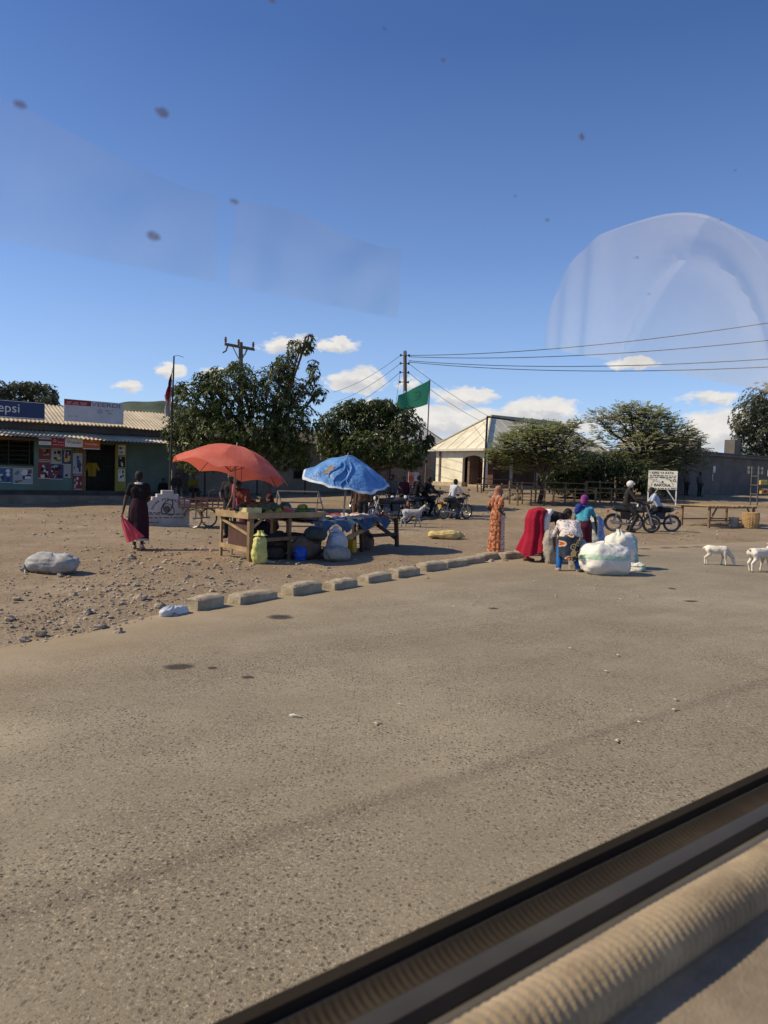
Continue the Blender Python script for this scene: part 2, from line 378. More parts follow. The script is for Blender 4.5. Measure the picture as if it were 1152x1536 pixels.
def road_material():
    m, nt, b = newmat('worn_asphalt'); v = position(nt)
    at_ = nt.nodes.new('ShaderNodeAttribute'); at_.attribute_name = 'edge'; e = at_.outputs['Fac']
    big = noise(nt, 0.28, 4, 0.6, v); mid = noise(nt, 1.3, 6, 0.65, v); fine = noise(nt, 60, 4, 0.7, v)
    lane = noise(nt, 1.0, 4, 0.6, mapping(nt, mapping(nt, v, rot=(0, 0, -UANG)), scale=(0.05, 0.9, 1)))
    c = ramp(nt, math_n(nt, 'ADD', math_n(nt, 'MULTIPLY', big, 0.45), math_n(nt, 'ADD', math_n(nt, 'MULTIPLY', mid, 0.25), math_n(nt, 'MULTIPLY', lane, 0.3))), [(0.36, (0.185, 0.153, 0.101)), (0.5, (0.258, 0.214, 0.145)), (0.64, (0.35, 0.296, 0.204))])
    def cells(scale, r0, r1, lo, hi, loc):
        vo = nt.nodes.new('ShaderNodeTexVoronoi'); vo.inputs['Scale'].default_value = scale; nt.links.new(mapping(nt, v, loc=loc), vo.inputs['Vector'])
        sp = nt.nodes.new('ShaderNodeSeparateColor'); nt.links.new(vo.outputs['Color'], sp.inputs[0])
        return math_n(nt, 'MULTIPLY', ramp(nt, vo.outputs['Distance'], [(r0, 1.0), (r1, 0.0)]), ramp(nt, sp.outputs[0], [(lo, 0.0), (hi, 1.0)])), sp.outputs[1]
    worn = ramp(nt, noise(nt, 0.9, 4, 0.6, mapping(nt, v, loc=(9, 4, 0))), [(0.36, 0.45), (0.6, 1.0)])
    wn = nt.nodes.new('ShaderNodeTexNoise'); wn.inputs['Scale'].default_value = 60; wn.inputs['Detail'].default_value = 2; nt.links.new(v, wn.inputs['Vector'])
    wv = nt.nodes.new('ShaderNodeVectorMath'); wv.operation = 'MULTIPLY_ADD'; nt.links.new(wn.outputs['Color'], wv.inputs[0]); wv.inputs[1].default_value = (0.022, 0.022, 0.0); nt.links.new(v, wv.inputs[2])
    v0 = v; v = wv.outputs[0]
    pit, _ = cells(34, 0.14, 0.40, 0.5, 0.6, (0, 0, 0)); pit2, _ = cells(62, 0.15, 0.45, 0.45, 0.55, (2, 1, 0))
    big_pit, _ = cells(9, 0.03, 0.11, 0.6, 0.66, (1, 8, 0)); v = v0
    grain = noise(nt, 62, 3, 0.7, v); sto = ramp(nt, grain, [(0.54, 0.0), (0.66, 1.0)]); dk_ = ramp(nt, grain, [(0.34, 1.0), (0.46, 0.0)])
    clear = math_n(nt, 'MULTIPLY', ramp(nt, e, [(0.02, 0.0), (0.3, 1.0)]), worn)
    # the strip nearest the vehicle is greyer, with a dark line along its far edge
    sx = nt.nodes.new('ShaderNodeSeparateXYZ'); nt.links.new(v, sx.inputs[0])
    pd = math_n(nt, 'ADD', math_n(nt, 'MULTIPLY', sx.outputs[0], -0.611), math_n(nt, 'MULTIPLY', sx.outputs[1], 0.792))
    pd = math_n(nt, 'ADD', pd, math_n(nt, 'MULTIPLY', math_n(nt, 'SUBTRACT', mid, 0.5), 0.09))
    c = mix(nt, ramp(nt, math_n(nt, 'MULTIPLY', pd, 0.1), [(0.300, 0.30), (0.318, 0.0)]), c, (0.19, 0.158, 0.11))
    c = mix(nt, ramp(nt, math_n(nt, 'MULTIPLY', pd, 0.1), [(0.299, 0.0), (0.310, 0.5), (0.322, 0.0)]), c, (0.12, 0.095, 0.07))
    wp = nt.nodes.new('ShaderNodeVectorMath'); wp.operation = 'DISTANCE'; nt.links.new(v, wp.inputs[0]); wp.inputs[1].default_value = (-2.55, 4.75, 0)
    c = mix(nt, math_n(nt, 'MULTIPLY', ramp(nt, math_n(nt, 'ADD', wp.outputs['Value'], math_n(nt, 'MULTIPLY', mid, 0.9)), [(0.45, 0.85), (1.0, 0.0)]), ramp(nt, fine, [(.35, .3), (.6, 1)])), c, (0.44, 0.37, 0.25))
    c = mix(nt, math_n(nt, 'MULTIPLY', sto, math_n(nt, 'MULTIPLY', clear, 0.85)), c, (0.47, 0.385, 0.275))
    c = mix(nt, math_n(nt, 'MULTIPLY', dk_, math_n(nt, 'MULTIPLY', clear, 0.85)), c, (0.095, 0.074, 0.053))
    c = mix(nt, math_n(nt, 'MULTIPLY', pit, math_n(nt, 'MULTIPLY', clear, 0.92)), c, (0.05, 0.042, 0.031))
    c = mix(nt, math_n(nt, 'MULTIPLY', pit2, math_n(nt, 'MULTIPLY', clear, 0.65)), c, (0.075, 0.056, 0.040))
    c = mix(nt, math_n(nt, 'MULTIPLY', big_pit, 0.35), c, (0.09, 0.068, 0.05))
    tr = ramp(nt, math_n(nt, 'ADD', e, math_n(nt, 'MULTIPLY', math_n(nt, 'SUBTRACT', mid, 0.5), 0.55)), [(0.0, 0.95), (0.1, 0.75), (0.42, 0.25), (0.85, 0.0)])
    c = mix(nt, tr, c, ramp(nt, mid, [(0.35, (0.29, 0.215, 0.13)), (0.65, (0.37, 0.285, 0.175))]))
    nt.links.new(c, b.inputs['Base Color']); b.inputs['Roughness'].default_value = 0.85; b.inputs['Specular IOR Level'].default_value = 0.25
    h = math_n(nt, 'SUBTRACT', math_n(nt, 'ADD', math_n(nt, 'MULTIPLY', sto, 0.5), math_n(nt, 'MULTIPLY', fine, 0.5)), math_n(nt, 'ADD', pit, math_n(nt, 'MULTIPLY', pit2, 0.5)))
    bump(nt, b, math_n(nt, 'MULTIPLY', h, clear), 0.55, 0.008); return m
DIRT, ROAD = dirt_material(), road_material()
def axis(lo, hi, seg):
    r = []
    x = lo
    while x < hi:
        r.append(x)
        for a, b_, st in seg:
            if a <= x < b_: x += st; break
    r.append(hi); return r
xs = axis(-900, 1200, [(-900, -60, 60), (-60, -20, 4), (-20, 26, 0.4), (26, 60, 2), (60, 1200, 60)])
ys = axis(-60, 2400, [(-60, -4, 8), (-4, 5, 1), (5, 34, 0.35), (34, 60, 1.2), (60, 100, 10), (100, 2400, 100)])
g = MB(); g.V = [(x, y, gz(x, y)) for y in ys for x in xs]; nx = len(xs)
g.F = [(j * nx + i, j * nx + i + 1, (j + 1) * nx + i + 1, (j + 1) * nx + i) for j in range(len(ys) - 1) for i in range(nx - 1)]; g.I = [0] * len(g.F)
gr = g.build('ground', DIRT); gr['kind'] = 'structure'

def road():
    pts = [Vector((x, y, 0)) for x, y in EDGE]
    # resample with a smooth curve
    dense = []
    for i in range(len(pts) - 1):
        p0, p1, p2, p3 = pts[max(i - 1, 0)], pts[i], pts[i + 1], pts[min(i + 2, len(pts) - 1)]
        n = max(2, min(60, int((p2 - p1).length / 0.12)))
        for k in range(n):
            t = k / n; q = p1.lerp(p2, t)
            dense.append(q)
    dense.append(pts[-1])
    offs = [0, 0.12, 0.3, 0.6, 1.0, 1.6, 2.6]
    vs, fs, ev = [], [], []
    k = len(offs)
    nrm = []
    for i, p in enumerate(dense):
        a = dense[max(i - 6, 0)]; c = dense[min(i + 6, len(dense) - 1)]; t = (c - a).normalized(); nrm.append(Vector((t.y, -t.x, 0)))
    for p, n in zip(dense, nrm):
        j = 0.09 * mnoise.noise(p * 1.3) + 0.06 * mnoise.noise(p * 5)
        for o in offs:
            q = p + n * (o + (j if o < 0.5 else 0)); vs.append((q.x, q.y, gz0(q.y) + 0.004 + min(o, .3) * 0.02)); ev.append(o / 2.6 * 0.9)
    for i in range(len(dense) - 1):
        for j in range(k - 1): fs.append((i * k + j, (i + 1) * k + j, (i + 1) * k + j + 1, i * k + j + 1))
    # the open carriageway, under and beyond the inner line of that strip
    inner = [dense[i] + nrm[i] * 2.6 for i in range(len(dense))]
    o = len(vs)
    bm = bmesh.new()
    far = [Vector((300, -40, 0)), Vector((-22, -60, 0))]
    loop = [bm.verts.new((p.x, p.y, gz0(p.y) + 0.010)) for p in inner[::4] + [inner[-1]] + far]
    f = bm.faces.new(loop); bmesh.ops.triangulate(bm, faces=[f]); bm.verts.index_update()
    for v_ in bm.verts: vs.append(tuple(v_.co)); ev.append(0.9)
    for f in bm.faces: fs.append(tuple(v_.index + o for v_ in f.verts))
    bm.free()
    mb = MB(); mb.V = vs; mb.F = fs; mb.I = [0] * len(fs)
    r = mb.build('road', ROAD, smooth=False); r['kind'] = 'structure'
    a = r.data.attributes.new('edge', 'FLOAT', 'POINT'); a.data.foreach_set('value', ev)
road()

# far hill behind the shop
hm = M('hill_scrub', (0.065, 0.09, 0.07), 0.95, 0.5, 0.02, 0.3, 0.2, 1.0, spec=0.05, c2=(0.11, 0.13, 0.095))
h = MB(); hc = at(238, 690, 900)
h.grid(lambda a, b: Vector((hc.x + (a - 0.5) * 330, hc.y + (b - 0.5) * 300, -2 + 84 * max(0, 1 - (2 * a - 1) ** 2) ** 0.9 * max(0, 1 - (2 * b - 1) ** 2) + 5 * mnoise.noise(Vector((a * 9, b * 9, 1))))), 60, 24)
h.build('hill', hm)['kind'] = 'structure'
h = MB()
h.grid(lambda a, b: Vector((-1500 + a * 3400, 1700 + b * 500, -3 + (14 + 12 * mnoise.noise(Vector((a * 14, 2, 5)))) * (1 - (2 * b - 1) ** 2))), 90, 10)
h.build('far_terrain', hm)['kind'] = 'structure'

# ------------------------------------------------------------------ buildings
aqua = M('aqua_wall', (0.115, 0.17, 0.135), 0.85, 0.25, 1.2, 0.2, 20, dirt=(0.16, 0.15, 0.11))
aqua_low = M('pale_aqua_wall', (0.13, 0.22, 0.18), 0.85, 0.18, 1.2, 0.2, 20, dirt=(0.13, 0.14, 0.11))
plinth_m = M('dark_plinth', (0.09, 0.07, 0.055), 0.95, 0.35, 2, 0.5, 18)
veranda_m = M('veranda_concrete', (0.24, 0.19, 0.14), 0.95, 0.35, 1.5, 0.5, 15, dirt=(0.13, 0.095, 0.06))
iron = M('roof_iron', (0.50, 0.42, 0.29), 0.75, 0.25, 0.9, 0.1, 20, metal=0.0, dirt=(0.27, 0.17, 0.1))
rust_iron = M('rusty_iron', (0.10, 0.085, 0.07), 0.8, 0.4, 1.3, 0.2, 20, dirt=(0.09, 0.045, 0.025))
wood = M('old_wood', (0.22, 0.145, 0.08), 0.85, 0.4, 5, 0.4, 40, dirt=(0.09, 0.06, 0.04))
wood_pale = M('pale_wood', (0.37, 0.26, 0.13), 0.8, 0.3, 4, 0.4, 40, dirt=(0.2, 0.13, 0.07))
wood_dark = M('dark_wood', (0.07, 0.048, 0.032), 0.9, 0.4, 4, 0.4, 40)
black_in = M('dark_interior', (0.012, 0.010, 0.009), 0.95, 0.3, 3, 0)
white_p = M('white_paint', (0.72, 0.70, 0.64), 0.7, 0.12, 3, 0.1, 30, dirt=(0.45, 0.38, 0.28))
grey_p = M('pale_grey_print', (0.40, 0.40, 0.41), 0.6, 0.1, 2, 0.05, 20, dirt=(0.4, 0.37, 0.33))
yellowgreen = M('yellow_green_paint', (0.30, 0.28, 0.06), 0.8, 0.3, 2, 0.2, 20)
dark_iron = M('dark_iron', (0.05, 0.042, 0.036), 0.6, 0.4, 6, 0.2, 50, metal=0.4)
ink = M('black_ink', (0.02, 0.02, 0.025), 0.8, 0.2, 4, 0)
blue_p = M('deep_blue_print', (0.010, 0.030, 0.10), 0.4, 0.15, 1, 0.0)
red_p = M('red_print', (0.24, 0.02, 0.025), 0.5, 0.25, 3, 0.0)
orange_p = M('orange_print', (0.48, 0.10, 0.02), 0.5, 0.15, 3, 0.0)
navy_p = M('navy_print', (0.03, 0.04, 0.12), 0.5, 0.2, 3, 0.0)
sky_p = M('bright_blue_print', (0.035, 0.11, 0.26), 0.5, 0.25, 3, 0.0)
pink_p = M('pink_print', (0.75, 0.32, 0.28), 0.6, 0.2, 3, 0.0)
yellow_p = M('yellow_print', (0.70, 0.50, 0.06), 0.6, 0.2, 3, 0.0)
green_p = M('green_print', (0.06, 0.25, 0.08), 0.6, 0.2, 3, 0.0)

SC0 = Vector((-10.7, 36.0, 0))                          # the shop's right front corner
def tpx(px, o=SC0):
    """distance along the shop front, leftwards from o, where picture column px meets the wall"""
    k = (px - 576) / FPX
    return (k * o.y - o.x) / (k * U.y - U.x)
shop_rot = UANG
def corrugate(mb, x0, x1, ya, za, yb, zb, pitch=0.17, amp=0.022, nv=2, wave=0.03, seed=0):
    nu = int((x1 - x0) / pitch * 6)
    def f(a, b):
        x = x0 + (x1 - x0) * a
        s = math.sin(2 * math.pi * x / pitch) * amp
        sag = wave * mnoise.noise(Vector((x * 0.6 + seed, b * 2, seed)))
        step = 0.02 * math.floor(x / 0.85) % 0.04
        return Vector((x, ya + (yb - ya) * b, za + (zb - za) * b + s + sag + step * 0.4))
    mb.grid(f, nu, nv)

shop = thing('shop_building', 'green shop with corrugated iron roof, dark doorway and poster covered front', 'shop', SC0, shop_rot)
# local frame: +x along the wall to the right, -y towards the road; the wall runs from x = -12 to 0
LX = -13.0
xd0, xd1 = tpx(172), tpx(126)                          # doorway
xd0, xd1 = -tpx(126), -tpx(172)
xw1 = -tpx(50)
m = MB()
m.box((LX / 2 + 0.0 + xd1 / 2 - LX / 2, 0.1, 1.95), (-xd1, 0.2, 2.7)); m.build('wall', aqua, shop, bevel=0.01)
m = MB()
m.box(((xw1 + xd0) / 2, 0.1, 1.95), (xd0 - xw1, 0.2, 2.7)); m.box(((LX + xw1) / 2, 0.101, 1.15), (xw1 - LX, 0.2, 1.1)); m.box(((LX + xw1) / 2, 0.099, 3.1), (xw1 - LX, 0.2, 0.4)); m.build('wall', aqua_low, shop)
m = MB(); m.box(((xd0 + xd1) / 2, 0.1, 3.05), (xd1 - xd0, 0.19, 0.5)); m.build('lintel', aqua, shop)
m = MB(); m.box((LX / 2, 4.0, 1.9), (-LX, 0.2, 3.2)); m.box((0.1, 2.1, 1.9), (0.2, 4.2, 3.2)); m.box((LX - 0.1, 2.1, 1.9), (0.2, 4.2, 3.2)); m.build('side_wall', aqua, shop)
m = MB(); m.box((LX / 2, 2.0, 3.25), (-LX, 3.7, 0.05)); m.box((LX / 2, 2.0, 0.55), (-LX, 3.7, 0.06)); m.box((xw1 - 1.6, 1.6, 1.9), (0.1, 2.8, 2.6)); m.build('dark_interior', black_in, shop)
m = MB(); m.box((LX / 2 + 0.3, 0.05, 0.32), (-LX + 0.8, 0.36, 0.62)); m.build('plinth', plinth_m, shop)
m = MB(); m.box((LX / 2 + 0.3, -0.75, 0.20), (-LX + 0.8, 1.25, 0.5)); m.box(((xd0 + xd1) / 2, -1.52, 0.10), (1.8, 0.35, 0.3)); m.build('veranda', veranda_m, shop, bevel=0.03)
m = MB()
for i in range(14): m.box((xd0 + 0.05 + (xd1 - xd0 - 0.1) * i / 13, 0.02, 1.7), (0.022, 0.022, 2.2))
for zz in (0.65, 1.2, 1.75, 2.3, 2.78): m.box(((xd0 + xd1) / 2, 0.045, zz), (xd1 - xd0, 0.022, 0.03))
for i in range(13):
    for zz in (0.9, 1.48, 2.05): m.ring((xd0 + 0.05 + (xd1 - xd0 - 0.1) * (i + .5) / 13, 0.02, zz), 0.055, 0.008, 'Y', 10, 4)
m.build('door_grille', dark_iron, shop)
m = MB()
for i in range(6): m.box(((LX + xw1) / 2, 0.35, 1.75 + i * 0.2), (xw1 - LX, 0.25, 0.025))
m.build('shelf', wood_dark, shop)
m = MB()
for i in range(9): m.box((LX + 0.2 + (xw1 - LX - .4) * i / 8, 0.0, 2.3), (0.03, 0.05, 1.2))
m.box(((LX + xw1) / 2, 0.003, 1.72), (xw1 - LX, 0.06, 0.06)); m.box(((LX + xw1) / 2, 0.003, 2.88), (xw1 - LX, 0.06, 0.06)); m.box((xw1 - 1.6, 0.005, 2.3), (0.1, 0.07, 1.2)); m.build('window_frame', wood_dark, shop)
m = MB(); m.box((xw1 - 0.9, -0.16, 2.86), (1.9, 0.06, 0.13)); m.build('shutter', wood, shop)
for x in (xd0 - 0.22, xd1 + 0.22):
    m = MB(); m.box((x, -0.02, 1.72), (0.50, 0.14, 2.3)); m.build('door_post', yellowgreen if x > xd0 else wood, shop, bevel=0.01)
m = MB(); corrugate(m, LX - 0.2, 0.55, -1.55, 2.93, 0.1, 3.32, seed=3); m.build('awning', iron, shop, ang=80)
m = MB(); m.box((LX / 2, -0.25, 3.43), (-LX + 0.5, 0.06, 0.30)); m.build('fascia', rust_iron, shop)
m = MB(); m.box((LX / 2 + .15, 0.02, 3.31), (-LX + 0.4, 0.3, 0.06)); m.build('ceiling_board', rust_iron, shop)
m = MB(); corrugate(m, LX - 0.3, 0.7, -0.6, 3.6, 2.4, 4.62, seed=9, wave=0.06); corrugate(m, LX - 0.3, 0.7, 2.4, 4.62, 4.6, 3.6, seed=4); m.build('roof', iron, shop, ang=80)
for gx in (0.16, LX - .16):
    m = MB(); m.prism([(-0.4, 0), (4.3, 0), (2.4, 1.0)], (gx, 0, 3.45), (0, 1, 0), (0, 0, 1), (1, 0, 0), 0.03); m.build('gable', rust_iron, shop)
for i in range(5):
    m = MB(); x = 0.3 + (LX) * i / 4 * 0.98; m.tube([(x, -1.35, 0.4), (x, -1.4, 2.95)], 0.035, 8); m.build('veranda_post', wood_dark, shop) if i in (3, 4) else None

def shop_pt(px, y, z): return SC0 + Matrix.Rotation(shop_rot, 3, 'Z') @ Vector((-tpx(px), y, z))
def panel(name, label, cat, px0, px1, z0, z1, mat, y=-0.02, t=0.02, group=None, deco=None):
    """a flat sign or poster on the shop front"""
    a, b = -tpx(px0), -tpx(px1); w = b - a; hh = z1 - z0
    t_ = thing(name, label, cat, SC0 + Matrix.Rotation(shop_rot, 3, 'Z') @ Vector(((a + b) / 2, y, z0)), shop_rot, group)
    m = MB(); m.box((0, -t / 2, hh / 2), (w, t, hh)); m.build('board', mat, t_)
    if deco: deco(t_, w, hh, -t - 0.003)
    return t_
EX = Vector((1, 0, 0))
def bars(m, w, h, y, rows, x0=-0.42, x1=0.42, hh=0.03, seed=1):
    q = random.Random(seed)
    for r in rows:
        x = x0
        while x < x1 - 0.02:
            L = q.uniform(0.05, 0.15); m.box(((x + min(L, x1 - x) / 2) * w, y, r * h), (min(L, x1 - x) * w, 0.004, hh * h)); x += L + 0.035
def d_pepsi(t, w, h, y):
    m = MB(); text(m, 'pepsi', (-0.06 * w, y, 0.34 * h), EX, Z, 0.56, None, 0.0); m.build('lettering', white_p, t, False)
    m = MB(); m.box((0, y, 0.055 * h), (w * 0.99, 0.004, 0.05 * h)); m.box((0, y, h * 0.985), (w, 0.006, 0.025 * h)); m.box((w / 2, 0.0, h / 2), (0.03, 0.07, h)); m.build('trim', white_p, t, False)
panel('shop_signboard', 'dark blue signboard with rounded white lettering on the shop roof edge', 'signboard', -46, 60, 3.70, 4.44, blue_p, y=-0.62, t=0.05, deco=d_pepsi)
def d_white(t, w, h, y):
    m = MB(); m.box((-0.28 * w, y, 0.86 * h), (0.44 * w, 0.004, 0.24 * h)); m.build('red_band', red_p, t, False)
    m = MB(); text(m, 'VEERDI', (0.19 * w, y, 0.76 * h), EX, Z, 0.27 * h, 0.5 * w, 0.02); bars(m, w, h, y, [0.62, 0.55], 0.18, 0.32, 0.025, 4); bars(m, w, h, y, [0.47], 0.22, 0.31, 0.03, 5); bars(m, w, h, y, [0.24], -0.43, -0.28, 0.02, 3); m.build('lettering', M('faded_grey_ink', (0.2, 0.2, 0.22), 0.8), t, False)
    m = MB(); bars(m, w, h, y - .004, [0.87, .8], -.46, -.1, .05, 7); m.build('lettering', M('dull_red_ink', (0.62, 0.25, 0.24), 0.8), t, False)
    m = MB(); m.ell((0.09 * w, y, 0.55 * h), (0.05 * w, 0.003, 0.13 * h), None, 12, 6); m.build('emblem', M('pale_grey_ink', (0.40, 0.40, 0.43), 0.8), t, False)
panel('roof_billboard', 'weathered white board with a dark red band and grey letters on the shop roof', 'signboard', 90, 178, 3.74, 4.72, M('weathered_white_board', (0.56, 0.56, 0.56), 0.7, 0.12, 2, 0.05, 20, dirt=(0.42, 0.39, 0.35)), y=-0.45, t=0.05, deco=d_white)

# small signs hanging under the awning
def d_hang(col, txt, sz):
    def f(t, w, h, y):
        m = MB(); text(m, txt, (0, y, 0.38 * h), EX, Z, sz * h, 0.8 * w, 0.0); m.build('lettering', col, t, False)
    return f
def d_mix(t, w, h, y):
    m = MB(); m.box((0, y, 0.55 * h), (w, 0.004, 0.24 * h)); m.build('blue_band', navy_p, t, False)
    m = MB(); bars(m, w, h, y - .004, [0.22], -0.35, 0.3, 0.12, 8); bars(m, w, h, y, [0.84], -0.45, 0.45, 0.14, 3); m.build('lettering', grey_p, t, False)
def d_red(t, w, h, y):
    m = MB(); m.ring((-0.25 * w, y, 0.66 * h), 0.1 * h, 0.03 * h, 'Y', 14, 4, .1); bars(m, w, h, y, [0.55, 0.3], -0.05, 0.42, 0.07, 6); bars(m, w, h, y, [0.3], -.4, -.1, .07, 2); m.build('lettering', pink_p, t, False)
panel('hanging_sign', 'small hanging sign with blue band, leftmost under the awning', 'sign', 48, 66, 2.62, 2.98, white_p, y=-1.2, deco=d_mix)
panel('hanging_sign', 'dark red hanging sign under the awning beside the white one', 'sign', 66, 87, 2.50, 2.99, red_p, y=-1.21, deco=d_red)
panel('hanging_sign', 'white hanging sign with dark word between the red and orange ones', 'sign', 86, 112, 2.58, 2.99, white_p, y=-1.23, deco=d_hang(ink, 'Wakala', 0.42))
panel('hanging_sign', 'orange hanging sign under the awning left of the doorway', 'sign', 112, 137, 2.52, 3.02, orange_p, y=-1.25, deco=lambda t, w, h, y: (d_hang(white_p, 'Tunalipa', 0.24)(t, w, h, y), MB().box((0, y, 0.03 * h), (w, 0.005, 0.07 * h)).build('trim', white_p, t, False), MB().ring((0, y, .78 * h), .07 * h, .025 * h, 'Y', 12, 4, .1).build('emblem', white_p, t)))

def poster(label, px0, px1, z0, z1, base, cols, seed, y=-0.012, border=True):
    q = random.Random(seed)
    def f(t, w, h, y):
        k = 0
        for c in cols:
            for _ in range(q.randint(2, 4)):
                m = MB()
                bw, bh = q.uniform(0.12, 0.38) * w, q.uniform(0.08, 0.3) * h
                x, z = q.uniform(-0.45 * w + bw / 2, 0.45 * w - bw / 2), q.uniform(0.05 * h + bh / 2, 0.95 * h - bh / 2)
                yy = y - 0.0012 * k; k += 1
                if q.random() < 0.5: m.ell((x, yy, z), (bw / 2, 0.002, bh / 2), None, 10, 6)
                else: m.box((x, yy, z), (bw, 0.002, bh))
                m.build('print', c, t, False)
        if border:
            m = MB(); m.box((0, y - .03, 0.02 * h), (w, 0.003, 0.04 * h)); m.box((0, y - .03, 0.98 * h), (w, 0.003, 0.03 * h)); m.build('border', white_p, t, False)
    return panel('poster', label, 'poster', px0, px1, z0, z1, base, y=y, t=0.008, group='posters on the shop front', deco=f)
def pz(py, px):                                          # height of picture row py on the wall at column px
    p = shop_pt(px, 0, 0); return (at(px, py, p.y)).z
for (lab, a, b, y0, y1, base, cols, sd) in [
    ('blue poster with pale print low on the wall at the left edge', -8, 16, 701, 724, sky_p, [white_p, navy_p, white_p], 1),
    ('faded white poster with small figures beside the blue one', 18, 48, 702, 726, grey_p, [aqua_low, wood, navy_p, white_p], 2),
    ('red and white poster, top left of the poster grid', 57, 74, 672, 690, red_p, [grey_p, ink, wood_pale], 3),
    ('pale green poster with yellow figure, top middle of the grid', 75, 91, 672, 694, grey_p, [green_p, yellow_p, ink, aqua], 4),
    ('dark poster with yellow patch, top right of the grid', 92, 105, 674, 697, navy_p, [yellow_p, pink_p, grey_p], 5),
    ('maroon and white poster with thick white foot, below the red one', 56, 74, 692, 718, red_p, [white_p, navy_p, ink], 6),
    ('navy poster with white bottle and diagonal stripe, centre of the lower row', 74, 93, 695, 719, navy_p, [white_p, red_p, grey_p, ink], 7),
    ('pale poster with dark dots, right end of the lower row', 94, 105, 698, 716, grey_p, [ink, pink_p], 8)]:
    xm = (a + b) / 2; poster(lab, a, b, pz(y1, xm), pz(y0, xm), base, cols, sd)
for (lab, a, b, y0, y1, base, cols, sd) in [
    ('tall pale poster with dark figure on the left door post', 107, 121, 680, 710, grey_p, [ink, sky_p, navy_p], 11),
    ('red poster with white marks at the foot of the left door post', 108, 121, 712, 734, red_p, [white_p, grey_p], 12),
    ('white poster at the top of the right door post', 175, 185, 668, 682, white_p, [grey_p, navy_p], 13),
    ('dark picture poster in the middle of the right door post', 175, 185, 684, 702, ink, [grey_p, white_p], 14),
    ('green and white poster low on the right door post', 175, 185, 704, 722, white_p, [green_p, ink, green_p], 15)]:
    xm = (a + b) / 2; poster(lab, a, b, pz(y1, xm), pz(y0, xm), base, cols, sd, y=-0.1)
yb = thing('hanging_shirt', 'yellow shirt hanging on the grille of the dark shop doorway', 'shirt', shop_pt(136, -0.1, 1.3), shop_rot)
m = MB(); m.grid(lambda a, b: Vector(((a - .5) * (.34 + .1 * b), -0.03 * math.sin(a * 9) - .02 * math.sin(b * 4 + a * 3), b * .62)), 12, 10); m.cap((-.18, 0, .55), (-.3, 0, .3), .05, .06); m.cap((.18, 0, .55), (.3, 0, .3), .05, .06); m.build('shirt_cloth', cloth('yellow_shirt', (0.26, 0.17, 0.02)), yb)

# the row of low buildings behind the trees
rowm = M('pale_row_wall', (0.24, 0.22, 0.18), 0.9, 0.25, 1.2, 0.3, 18, dirt=(0.19, 0.15, 0.10))
RC = SC0 + U * 1.5 - N * 1.0
row = thing('row_building', 'low pale rendered building with barred windows and iron roof behind the mango trees', 'building', spot(RC), shop_rot)
m = MB(); m.box((6.3, 0.1, 1.55), (12.6, 0.25, 3.3)); m.box((6.3, 4, 1.55), (12.6, 0.25, 3.3)); m.box((12.5, 2, 1.55), (0.25, 3.9, 3.3)); m.box((0.1, 2, 1.55), (0.25, 3.9, 3.3)); m.build('wall', rowm, row)
m = MB(); corrugate(m, -0.2, 13.0, -1.3, 2.95, 2.2, 3.9, seed=21); corrugate(m, -0.2, 13.0, 2.2, 3.9, 4.5, 3.1, seed=22); m.build('roof', rust_iron, row, ang=80)
for x in (3.0, 6.6, 9.0, 11.2):
    m = MB(); m.box((x, -0.04, 1.75), (1.0, 0.04, 1.5)); f = m.build('window', black_in, row)
    m = MB()
    for i in range(8): m.tube([(x - .45 + .9 * i / 7, -.09, 1.0), (x - .45 + .9 * i / 7, -.09, 2.5)], .014, 6)
    for zz in (1.0, 1.5, 2.0, 2.5): m.box((x, -.09, zz), (1.0, .02, .03))
    m.build('bars', dark_iron, f)
for i in range(5):
    m = MB(); m.tube([(0.4 + i * 2.9, -1.15, -.1), (0.4 + i * 2.9, -1.15, 3.0)], .05, 8); m.build('post', wood_dark, row)
brick = M('earth_wall', (0.30, 0.22, 0.14), 0.95, 0.3, 2, 0.6, 12, 0.03, dirt=(0.2, 0.13, 0.08))
bp = spot(GD(571, 44)); bw = thing('earth_wall', 'brown earth brick wall behind the second mango tree', 'wall', bp, 0.25)
m = MB()
for r in range(11):
    for c in range(9):
        m.box((c * .36 + (r % 2) * .18 + rnd.uniform(-.01, .01), rnd.uniform(-.015, .015), r * .2 + .1), (.34, .2, .185))
m.box((1.5, .04, 1.05), (3.2, .12, 2.1)); m.build('brickwork', brick, bw)

# the cream house with a hipped roof
cream = M('cream_render', (0.76, 0.71, 0.53), 0.85, 0.10, 1.2, 0.15, 18, dirt=(0.4, 0.33, 0.22))
cream_roof = M('cream_roof_sheet', (0.70, 0.64, 0.48), 0.6, 0.18, 0.8, 0.1, 10, dirt=(0.38, 0.31, 0.2))
HC = Vector((6.8, 50.0, 1.05))
house = thing('cream_house', 'cream house with hipped sheet roof, shaded porch and arched opening', 'house', HC, UANG)
